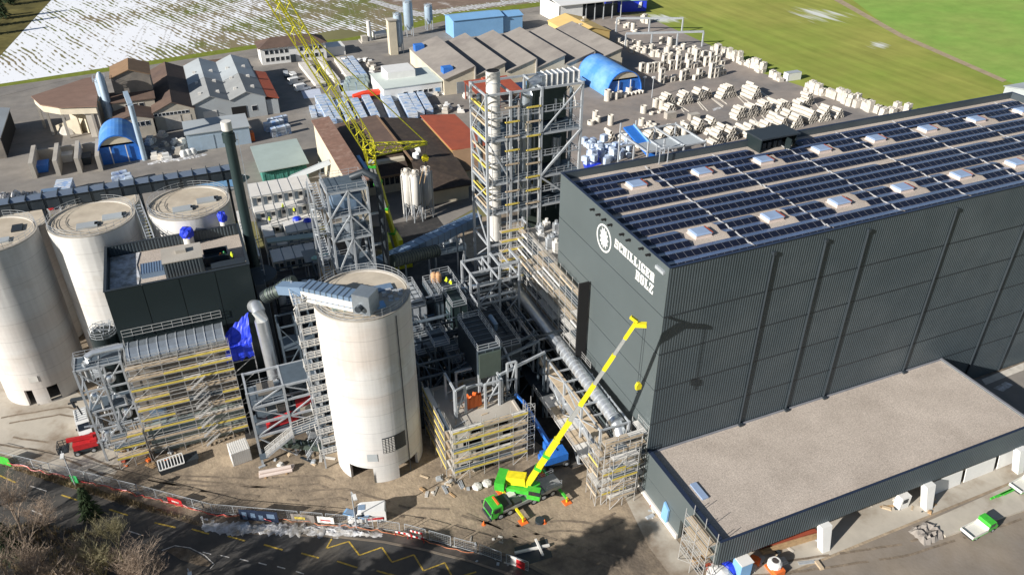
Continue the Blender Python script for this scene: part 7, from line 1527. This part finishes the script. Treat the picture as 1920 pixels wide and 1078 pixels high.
def junk(n, px0, px1, py0, py1, mats, lbl, cat, grp, smin=.3, smax=1.2):
    for i in range(n):
        c = G(rg.uniform(px0,px1), rg.uniform(py0,py1)); L = rg.uniform(smin,smax); a = rg.random()*PI; k = rg.random(); mb = MB()
        if k < .45: 
            for j in range(rg.choice((2,3,4))): mb.bar((-L,.16*j,.08),(L,.16*j+rg.uniform(-.1,.1),.08),.12)
        elif k < .75: mb.box(-L*.5,-L*.4,0,L*.5,L*.4,L*.35); mb.box(-L*.3,-L*.35,L*.35,L*.35,L*.3,L*.55)
        else: mb.box(-L*.6,-L*.25,0,L*.6,L*.25,L*.12); mb.box(-L*.5,-L*.22,L*.12,L*.55,L*.2,L*.22)
        o = tag(obj(cat.replace(' ','_'), mb, M[rg.choice(mats)]), lbl, cat, grp); o.location = c; o.rotation_euler = (0,0,a)
junk(22,790,900,882,930,('plank','offw','wood','conc','galv'),'loose building material on the dirt between silo and mobile crane','building material','building material by the mobile crane')
junk(26,1300,1540,1010,1066,('trim','rust','galv','plank','conc_l','orange'),'building rubble piled under the loading building edge','building material','rubble under the loading building',.4,1.5)
junk(18,1215,1300,920,985,('plank','rust','galv','offw'),'small material by the plinth of the loading building','building material','material at the plinth wall')
junk(20,225,330,840,880,('rust','plank','galv','wood','orange'),'rusty material heap at the left foot of the boiler house','building material','material heap at the boiler house')
junk(16,1620,1760,930,965,('plank','wood','conc_l','trim'),'timber and concrete bits below the loading bay','building material','bits below the loading bay')
junk(30,60,150,480,720,('rust','wood','conc_l','galv','skyb'),'odd material in the alley between the left silos','building material','material between the left silos')
junk(14,480,620,840,875,('galv','plank','dsteel','offw'),'steel offcuts before the open steel frame','building material','offcuts before the steel frame')
junk(12,860,960,1000,1060,('galv','offw','conc'),'small pale scraps along the site kerb','scrap','scraps along the kerb',.2,.6)
c = G(915,605,14.9)
for i,(px,py) in enumerate(((895,914),(913,908))): tag(obj('big_bag', MB().lathe((0,0,0),[(.7,0),(.85,.25),(.75,.5),(.3,.62),(0,.6)],7), M['offw']), f'{("left","right")[i]} pale material bag behind the mobile crane', 'bag').location = G(px,py)
t = thing('cable_drum', 'round black mat and drum on the ground near the mobile crane', 'mat', G(1012,978)); obj('drum', MB().cyl((0,0,.1),(0,0,.5),.7,n=14), M['trim'], t)
for i,(px,py) in enumerate(((907,983),(1021,980))): cc = tag(obj('traffic_cone', MB().lathe((0,0,0),[(.3,0),(.3,.05),(.17,.06),(.05,.7),(0,.7)],10), M['orange']), f'{("left","right")[i]} small orange cone before the mobile crane', 'cone'); cc.location = G(px,py); cc.scale = (1.1,1.1,1.1)
t = thing('steel_cross', 'pale steel beams lying crossed on a dark mat at the bottom of the site', 'steel beams', G(1000,1030)); A,B = G(965,1038)-t.location, G(1030,1024)-t.location
obj('beam', MB().bar(A+Vector((0,0,.2)),B+Vector((0,0,.3)),.35,.3), M['offw'], t); obj('beam', MB().bar(G(1004,1015)-t.location+Vector((0,0,.55)),G(1018,1044)-t.location+Vector((0,0,.4)),.3,.25), M['offw'], t); obj('mat', MB().ext([(-3,-2,0),(2,-2.2,0),(2.6,1.0,0),(-2.4,1.4,0)],(0,0,.05)), M['trim'], t)
for i,(px,py,px2,py2,m) in enumerate(((1300,1058,1345,1040,'wood'),(1420,1030,1530,1000,'rust'),(1430,1040,1535,1008,'wood'),(1405,1020,1500,988,'offw'))):
    A,B = G(px,py),G(px2,py2); t = thing('timber_pile', ('short timber pile at the corner under the loading roof','rusty steel beam pile under the loading roof','timber beam pile at the front edge under the loading roof','pale profile pile under the loading roof')[i], 'pile', A)
    for k in range(5): obj('beam', MB().bar(Vector((0,.3*(k%3),.2+.3*(k//3))), B-A+Vector((0,.3*(k%3),.2+.3*(k//3))), .26), M[m], t)
t = thing('ibc_box', 'pale blue tall box under the corner of the loading building', 'box', G(1388,1075)); obj('box', MB().ext([(-.9,-.9,0),(.9,-.9,0),(.9,.9,0),(-.9,.9,0)],(0,0,3.0)), M['skyb'], t); obj('lid', MB().box(-1,-1,3,1,1,3.12), M['white'], t)
t = thing('covered_pile', 'white and blue sheeted pile at the bottom edge by the loading building corner', 'pile', G(1350,1082)); obj('sheet', MB().lathe((0,0,0),[(2,0),(1.8,.8),(1,1.4),(0,1.6)],9), M['white'], t); obj('blue_sheet', MB().lathe((1.6,.4,0),[(1.3,0),(1.2,.9),(.5,1.5),(0,1.55)],8), M['tarp'], t)
c = G(1450,1066); t = thing('mixer_drum', 'orange and white drum shaped mixer before the loading building', 'mixer', c); obj('drum', MB().lathe((0,0,.3),[(.7,0),(1.0,.5),(1.0,1.1),(.7,1.5),(.5,1.5)],14), M['white'], t); obj('base', MB().box(-.8,-1.4,0,.8,-.4,.9).box(-.9,-.9,0,.9,.9,.3), M['orange'], t)
t = thing('grey_tarpaulin', 'crumpled grey tarpaulin heap on the yard before the concrete slab', 'tarpaulin', G(1738,1000)); rg4 = random.Random(3); w = MB(); n = 9
w.add([(-2.2+4.4*i/n+rg4.uniform(-.2,.2), -1.6+3.2*j/n+rg4.uniform(-.2,.2), .05+(.9*rg4.random() if 0 < i < n and 0 < j < n else 0)) for j in range(n+1) for i in range(n+1)], [(j*(n+1)+i,j*(n+1)+i+1,(j+1)*(n+1)+i+1,(j+1)*(n+1)+i) for j in range(n) for i in range(n)]); obj('sheet', w, M['groof'], t)
w = MB(); s4 = P((1738,980),(1925,897),(1975,940),(1772,1008)); tag(obj('concrete_slab', w.ext([(p.x,p.y,.05) for p in s4],(0,0,.35)), M['apron']), 'long pale concrete slab ramp before the loading building', 'slab')
for i in range(5): tag(obj('green_profile', MB().bar(G(1855+6*i,940-2*i)+Vector((0,0,.6+.1*(i%2))),G(1905+5*i,918-2*i)+Vector((0,0,.6+.1*(i%2))),.25), M['green']), 'green painted steel profile lying on the concrete slab', 'profile', 'green profiles on the slab')
t = thing('wall_boards', 'row of white wall panels leaning under the loading roof at right', 'panel row', G(1850,900))
for i in range(3): A = G(1745+62*i,930-25*i); B = G(1800+62*i,908-25*i); obj('panel', MB().ext([A-t.location,B-t.location,B-t.location+Vector((0,.4,2.6)),A-t.location+Vector((0,.4,2.6))],(0,.12,0)), M['white'], t)
t = thing('white_unit', 'white cabinet unit beside the middle white pillar', 'cabinet', (86.5,53.6,0)); obj('cabinet', MB().box(-.9,-.6,0,.9,.6,2.4), M['white'], t); obj('grille', MB().box(-.6,-.66,1.3,.3,-.6,2.1), M['trim'], t)
t = thing('scaffold', 'small scaffold ladder tower at the near corner of the loading building', 'scaffold', (51,56,0), 0, 'scaffolds on the site')
scaffold(t,(51.6,58.5),(51.6,53.2),(-1.4,0),0,8.6,2.1,2.4,seed=33,tc=.2,over=1.6)
# concrete yard slabs: dark ground right of loading building
sheet('shaded_yard', [(111.5,40),(200,40),(200,71),(111.5,71)], M['asph'], .05); sheet('snow_patch', P((1862,728),(1885,716),(1900,722),(1880,735)), M['snow'], .1); sheet('snow_patch', P((1840,712),(1920,680),(1920,694),(1848,722)), M['conc_l'], .09); sheet('front_yard', [(56,30),(111.4,30),(111.4,50.2),(56,50.2)], mat('hauling_yard',(.27,.225,.175),.95,var=.18,vs=.4,c2=(.20,.175,.15),c2s=.1,c2t=.5,bump=.3,bs=2), .05)

rg6 = random.Random(12)
for i,path in enumerate(([(300,905),(420,915),(560,930),(640,925),(760,960),(860,965)],[(860,975),(940,1000),(1050,985),(1120,990),(1180,960)],[(200,880),(330,900),(470,905),(600,900),(640,915)],[(880,955),(1000,1010),(1100,1040),(1190,1060)],[(1330,1075),(1500,1060),(1700,1030),(1920,960)],[(0,790),(120,770),(220,790),(330,890)],[(0,825),(100,840),(240,900),(420,940)])):
    pts = P(*path)
    for o_ in (-.95,.95):
        mb = MB(); last = None
        for a,b in zip(pts,pts[1:]):
            n = max(2,int((b-a).length/1.5)); d = (b-a).normalized(); r_ = Vector((d.y,-d.x,0))
            for k in range(n):
                p = a.lerp(b,k/n)+r_*(o_+rg6.uniform(-.08,.08)); e = (p-r_*.19+Vector((0,0,.075)), p+r_*.19+Vector((0,0,.075)))
                if last and rg6.random() < .86: mb.add([last[0],e[0],e[1],last[1]],[(0,1,2,3)])
                last = e
        tag(obj('tyre_track', mb, M['track']), kind='structure')
# ---------------------------------------------------------------- fence, banners, barriers, lamps along the road
FL = P((-40,852),(0,862),(130,893),(260,925),(400,962),(520,972),(660,984),(760,999),(900,1038),(1000,1074))
f0 = thing('mesh_fence', 'galvanised mesh fence panel in the line along the road', 'fence panel', (0,0,0), 0, 'fence panels along the road')
w = MB()
for x in (0,3.3): w.bar((x,0,0),(x,0,2.0),.07)
for z in (.15,2.0): w.bar((0,0,z),(3.3,0,z),.06)
obj('frame', w, M['galv'], f0); w = MB()
for i in range(1,12): w.bar((.28*i,0,.15),(.28*i,0,2),.014)
for z in (.5,.9,1.3,1.7): w.bar((0,0,z),(3.3,0,z),.014)
obj('mesh', w, M['galv'], f0); obj('foot', MB().box(-.35,-.12,0,.35,.12,.12), M['conc'], f0)
acc = []; 
for a,b in zip(FL,FL[1:]):
    n = max(1,round((b-a).length/3.4))
    acc += [(a.lerp(b,i/n), math.atan2((b-a).y,(b-a).x)) for i in range(n)]
for i,(p,an) in enumerate(acc):
    if i == 0: f0.location = p; f0.rotation_euler = (0,0,an)
    else: dup(f0, p, an)
def banner(lb_, pa, pb, z0, z1, m, extra=None):
    A,B = G(*pa),G(*pb); d = (B-A).normalized(); nrm = Vector((d.y,-d.x,0))*.08; t = thing('fence_banner', lb_, 'banner', A+nrm)
    n = 8; vs = [(A.lerp(B,i/n)-A)+Vector((0,0,z))+nrm*(.5*math.sin(i*1.9)) for z in (z0,z1) for i in range(n+1)]; vs2 = [v+nrm*.4 for v in vs]
    mb = MB().add(vs+vs2, [(i,i+1,n+2+i,n+1+i) for i in range(n)]+[(2*n+2+i,2*n+3+i,3*n+4+i,3*n+3+i) for i in range(n)]); obj('cloth', mb, M[m], t)
    if extra:
        for k,(u0,u1,h0,h1,mm) in enumerate(extra): q = B-A; obj('print', MB().ext([q*u0+nrm*.9+Vector((0,0,h0)),q*u1+nrm*.9+Vector((0,0,h0)),q*u1+nrm*.9+Vector((0,0,h1)),q*u0+nrm*.9+Vector((0,0,h1))],nrm*.15), M[mm], t)
banner('bright green banner on the fence at the left picture edge',(-6,868),(24,876),.3,2.1,'green')
banner('small green banner on the fence beside the left street lamp',(137,905),(152,909),.3,1.9,'hgreen')
banner('red banner with pale print on the fence below the boiler house',(318,944),(345,952),.3,1.7,'red',[(.3,.8,.8,1.2,'pink')])
banner('large dark blue banner with pale print on the road fence',(452,974),(524,980),.2,2.4,'navy',[(.08,.2,.4,1.9,'convb'),(.3,.42,.9,1.8,'convb'),(.5,.62,.5,1.5,'convb'),(.72,.92,1.0,1.9,'convb')])
banner('grey banner with yellow print on the road fence',(548,977),(592,981),.2,1.8,'groof',[(.15,.6,.8,1.3,'toe')])
banner('white banner on the road fence left of the van',(597,981),(628,984),.4,1.7,'white',[(.2,.8,.9,1.1,'red')])
banner('red and white notice board on the fence at the bottom edge',(958,1058),(985,1070),.3,2.0,'offw',[(.4,1,.3,1.9,'red')])
t = thing('paddle_boards', 'pale blue flat boards stacked behind the road fence left of the van', 'boards', G(645,962)); A,B = G(646,958,1.4)-t.location, G(686,968,1.6)-t.location
obj('board', MB().bar(A,B,1.1,.15), M['skyb'], t); obj('board', MB().bar(A+Vector((.2,-.3,.2)),B+Vector((.4,-.3,.2)),.9,.12), M['convb'], t); obj('stand', MB().bar((B.x,B.y,0),(B.x,B.y,B.z),.2).bar((A.x,A.y,0),(A.x,A.y,A.z),.2), M['galv'], t)
w = MB(); rg5 = random.Random(4); pts = []
for a,b in zip(FL[1:8],FL[2:9]):
    n = int((b-a).length/.8)
    for i in range(n): d = (b-a).normalized(); p = a.lerp(b,i/n)+Vector((d.y,-d.x,0))*(.5+rg5.uniform(-.25,.25)); pts.append(p+Vector((0,0,.1+.25*abs(math.sin(i*.8))+rg5.random()*.15)))
tag(obj('orange_hose', w.tube(pts,.065,5), M['hose']), 'long orange hose trailing along the foot of the road fence', 'hose')
tag(obj('red_barrier_tape', MB().tube([p+Vector((.2,-.5,.5+.2*math.sin(i*.5))) for i,p in enumerate(pts[:60])],.06,4), M['red']), 'red barrier tape sagging along the road fence at left', 'tape')
for i,(pa,pb) in enumerate((((742,1004),(772,1010)),((765,1010),(795,1018)),((770,1002),(792,1008)))):
    A,B = G(*pa),G(*pb); t = thing('road_barrier', ('left red and white road barrier below the van','right red and white road barrier below the van','rear red and white road barrier below the van')[i], 'barrier', A)
    for k in range(6): q = (B-A); obj('stripe', MB().bar(q*(k/6)+Vector((0,0,.9)),q*((k+1)/6)+Vector((0,0,.9)),.08,.3), M['red' if k%2 else 'white'], t)
    obj('leg', MB().bar((0,0,0),(0,0,1),.1), M['red'], t); obj('leg', MB().bar(B-A,B-A+Vector((0,0,1)),.1), M['red'], t)
def lamp(lb_, base, h):
    t = thing('street_lamp', lb_, 'street lamp', base, 0, 'street lamps'); obj('pole', MB().cyl((0,0,0),(0,0,h),.11,.07,8), M['galv'], t, False, True); obj('arm', MB().bar((0,0,h),(.2,-1.0,h+.15),.1), M['galv'], t); obj('lamp_head', MB().box(-.05,-1.9,h+.05,.45,-.8,h+.25), M['white'], t)
lamp('tall grey street lamp at the left fence before the red lift', G(143,913), 7.6); lamp('grey street lamp standing before the silo beside the white van', G(669,990), 7.6); lamp('street lamp head poking up from the bottom edge by the traffic island', G(372,1125), 6.5)
tag(obj('marker_post', MB().cyl((0,0,0),(0,0,1.6),.09,n=8).box(-.15,-.1,1.2,.15,.1,1.5), M['white']), 'white marker post on the verge above the snow bank', 'post').location = G(382,982)
# ---------------------------------------------------------------- people
def person(lb_, loc, rz, jacket='hiviz', hat='white', bend=0., arm=0.4, legs='cloth', grp=None):
    me = bpy.data.meshes.new('person'); b = bend
    J = [(0,0,.95),(0,.04*1,1.2),(0,.10*b*3,1.42),(0,.14*b*3,1.52),(0,.16*b*3,1.68),(-.18,.08*b,1.40),(-.30,.12,1.40-.28),(-.26,.12+.3*arm,1.40-.45),(.18,.08*b,1.40),(.30,.1,1.12),(.28,.12+.2*arm,.95),(-.10,0,.90),(-.13,.05,.5),(-.13,0,.07),(-.13,.16,.04),(.10,0,.90),(.13,-.05,.5),(.14,-.08,.07),(.14,.08,.04)]
    E_ = [(0,1),(1,2),(2,3),(3,4),(2,5),(5,6),(6,7),(2,8),(8,9),(9,10),(0,11),(11,12),(12,13),(13,14),(0,15),(15,16),(16,17),(17,18)]
    me.from_pydata(J, E_, []); o = bpy.data.objects.new('person', me); COL.objects.link(o)
    md = o.modifiers.new('Skin','SKIN'); sb = o.modifiers.new('Subd','SUBSURF'); sb.levels = 1; sb.render_levels = 1
    R = [.15,.15,.15,.06,.10,.07,.05,.045,.07,.05,.045,.09,.07,.05,.04,.09,.07,.05,.04]
    for i,v in enumerate(me.skin_vertices[0].data): v.radius = (R[i]*1.1,R[i]*1.1); v.use_root = i == 0
    me.materials.append(M[legs]); o.location = loc; o.rotation_euler = (0,0,rz); tag(o, lb_, 'person', grp)
    k = obj('jacket', MB().lathe((0,.02,0),[(.17,.88),(.2,1.0),(.22,1.25),(.24,1.42),(.1,1.5),(.07,1.5)],12), M[jacket], o, False, True)
    for s in (-1,1): obj('sleeve', MB().tube([(s*.18,.02,1.42),(s*.31,.12,1.12),(s*.28,.12+.22*arm,.98)],[.085,.075,.065],8), M[jacket], o, False, True)
    obj('face', MB().lathe((0,.03,1.5),[(0,0),(.08,.03),(.105,.12),(.1,.2),(0,.25)],10), M['skin'], o, False, True)
    obj('helmet', MB().lathe((0,.03,1.66),[(.15,0),(.125,.02),(.11,.09),(.05,.13),(0,.135)],12), M[hat], o, False, True); o.scale = (1.05,1.05,1.05); return o
for i,(px,py,j,h,l) in enumerate(((417,493,'hivo','hivo','worker in orange jacket standing on the dark roof, left of three'),(424,490,'hgreen','hgreen','worker in green jacket standing on the dark roof, middle of three'),(438,491,'hiviz','hiviz','worker in bright yellow jacket standing on the dark roof, right of three'))):
    c = G(px,py,26.62); person(l,c,1.0*i,j,h)
for i,(px,py,j,h,l) in enumerate(((838,536,'hiviz','hiviz','bending worker in yellow jacket on the dark cased unit'),(846,540,'hiviz','white','worker with white helmet beside the bending one on the dark cased unit'))): c = G(px,py,15.02); person(l,c,2*i,j,h,.6*(i==0))
for i,(px,py,z,l) in enumerate(((507,420,5.5,'worker in yellow on the middle container stack nearest the chimney'),(532,395,5.6,'worker in yellow at the rear container stack'),(553,402,5.6,'second worker in yellow at the rear container stack, farther right'))): person(l, G(px,py,5.46), i, 'hiviz', 'hiviz')
p_ = [(-.5,.3),(.3,.1)]
for i,(px,py) in enumerate(((814,520),(822,520))): tag(obj('gas_bottle', MB().lathe((0,0,0),[(.0,0),(.55,0),(.6,.3),(.6,1.6),(.3,1.95),(0,2.0)],12), mat('tan_lagging',(.52,.30,.16),.8), smooth=True), f'{("left","right")[i]} of two tan lagged bottles on the dark cased unit', 'bottle').location = G(px,py+8,15.02)
# ---------------------------------------------------------------- trees
def bare_tree(h, seed, m='bark', spread=.55, dens=1.0):
    r = random.Random(seed); tk = MB(); cr = MB()
    def seg(mb, p, q, r0, r1, n): mb.cyl(p,q,r0,r1,n,False)
    def grow(p, d, L, rad, lev):
        steps = 3 if lev < 4 else 2; q = p
        for s in range(steps):
            d = (d+Vector((r.uniform(-1,1),r.uniform(-1,1),r.uniform(-.35,.75)))*(.07+.03*lev)).normalized(); e = q+d*(L/steps); r0, r1 = rad*(1-.55*s/steps), rad*(1-.55*(s+1)/steps)
            seg(tk if lev == 0 else cr, q, e, r0, r1, 7 if lev == 0 else 5 if lev == 1 else 3); q = e
            if lev >= 1 and lev < 5 and r.random() < .85*dens: branch(q, d, L*.66, r1*.62, lev+1)
        if lev < 5:
            for _ in range(3 if lev < 2 else 2): branch(q, d, L*r.uniform(.66,.88), rad*.5, lev+1)
    def branch(p, d, L, rad, lev):
        a = Vector((r.uniform(-1,1),r.uniform(-1,1),r.uniform(-.15,.7))).normalized(); nd = (d*(1-spread)+a*spread+Vector((0,0,.16))).normalized(); grow(p, nd, L, max(rad,.017), lev)
    grow(Vector((0,0,0)), Vector((0,0,1)), h*.27, h*.022, 0)
    return tk, cr
protos = []
for k,(h,m) in enumerate(((13,'bark'),(12,'bark2'),(12.5,'bark'))):
    tk, cr = bare_tree(h, 40+k, m, .52+.05*k); t = thing('bare_tree','', 'tree', (0,0,0), 0, 'bare trees beside the road'); obj('trunk', tk, M[m], t); obj('crown', cr, M[m], t); protos.append(t)
TR = [(205,1118,1.0,1,'large lichen tinted bare tree in the middle of the lower left clump'),(120,1095,1.05,0,'grey bare tree left of the large lichen tinted one'),(285,1125,.9,2,'slender bare tree at the right end of the lower left clump'),(20,1090,1.1,2,'bare tree low in the left picture corner'),(45,1010,.85,0,'small bare tree against the road at the left edge'),(-40,1020,1.0,1,'bare tree cut by the left picture edge'),(160,1150,.95,2,'bare tree at the bottom edge of the lower left clump'),(70,1140,1.0,0,'bare tree at the bottom left edge'),(250,1160,.95,0,'bare tree low between the large and the slender one'),(100,1010,.8,2,'small bare tree behind the grey one by the road'),(230,1050,.8,1,'small lichen tinted tree nearest the traffic island'),(-10,1140,1.1,1,'bare tree filling the bottom left corner')]
usedp = set()
def plant(i, p, s, rz, lb_):
    if i not in usedp: usedp.add(i); o = protos[i]; o.location = p; o.rotation_euler = (0,0,rz); o['label'] = lb_
    else: o = dup(protos[i], p, rz, lb_)
    o.scale = (s,s,s); return o
for i,(px,py,s,k,l) in enumerate(TR): plant(k, G(px,py), s, i*1.3, l)
def conifer(h, seed):
    r = random.Random(seed); f = MB(); n = int(h*90)
    for i in range(n):
        z = h*(.08+.92*(i/n)); R = (h-z)*.24*(.55+.6*r.random())+.1; a = r.random()*2*PI; u = Vector((math.cos(a),math.sin(a),0)); s = Vector((-u.y,u.x,0)); p = Vector((0,0,z))+u*R*r.uniform(.2,1); L = .25+.035*(h-z)+r.random()*.25
        tip_ = p+u*L*1.3+Vector((0,0,-L*.45)); f.add([p-s*L*.35,tip_,p+s*L*.35,p+Vector((0,0,.12))],[(0,1,3),(1,2,3)])
    return MB().cyl((0,0,0),(0,0,h*.95),h*.02,.03,6), f
for i,(px,py,h,l) in enumerate(((172,968,6,'dark green conifer among the bare trees by the road'),(30,1045,7,'small dark conifer at the lower left picture edge'))):
    t = thing('conifer', l, 'tree', G(px,py)); tk, fo = conifer(h, i); obj('trunk', tk, M['bark'], t); obj('crown', fo, M['needle'], t); c_last = t
for i,(x,y,s) in enumerate(((3,56,2.9),(-3,53,3.2),(8,57,2.6),(-8,58,2.7),(12,55,2.6))): o = dup(c_last, (x,y,0), i, 'tall dark conifer outside the picture that shades the site', 'tall conifers outside the picture'); o.scale = (s*1.2,s*1.2,s)
for i,(x,y,s,k) in enumerate(((-30,72,1.35,1),(-24,68,1.5,0),(-17,65,1.5,1),(-11,63,1.45,0),(-5,61,1.35,1),(-38,74,1.45,0),(-45,79,1.6,1),(-52,86,1.6,0),(-36,69,1.4,1),(-58,95,1.5,0),(-28,66,1.4,1),(-48,104,1.2,0),(-21,63,1.5,1))):
    if k: o = dup(c_last, (x,y,0), i, 'tall dark conifer outside the picture that shades the site', 'tall conifers outside the picture'); o.scale = (s*2.2,s*2.2,s*1.75)
    else: dup(protos[i%3], (x,y,0), i*.9, 'bare tree outside the picture that shades the road', 'bare trees outside the picture').scale = (s,s,s)
for i in range(7):
    px,py = ((8,36),(-14,50),(20,10),(2,4),(-40,70),(-60,40),(38,-14))[i]; o = dup(c_last, G(px,py), i, ('dark conifer at the top left field corner','leftmost dark conifer outside the field corner')[0 if i in (0,2,3) else 1], 'dark conifers at the field corner'); o.scale = (1.9,1.9,1.8)
# dry shrubs and scrub below the trees
def scrub(path, n, seed):
    r = random.Random(seed); mb = MB(); pts = P(*path)
    for i in range(n):
        a, b, c = r.sample(pts, 3); u, v = r.random(), r.random()
        if u+v > 1: u, v = 1-u, 1-v
        p = a+(b-a)*u+(c-a)*v
        for k in range(3): e = p+Vector((r.uniform(-.5,.5),r.uniform(-.5,.5),r.uniform(.3,1.1))); s = Vector((r.uniform(-.06,.06),r.uniform(-.06,.06),.0)); mb.add([p-s,p+s,e],[(0,1,2)])
    return mb
tag(obj('undergrowth', scrub([(-60,1000),(60,980),(190,1000),(260,1078),(200,1160),(-60,1160),(60,1100)],2600,3), M['dry']), 'dry brown undergrowth below the bare trees', 'undergrowth', kind='stuff')
tag(obj('verge_weeds', scrub([(0,872),(110,908),(240,948),(380,984),(240,935),(110,896)],700,4), M['dry']), 'dry weeds on the verge along the road fence', 'weeds', kind='stuff')
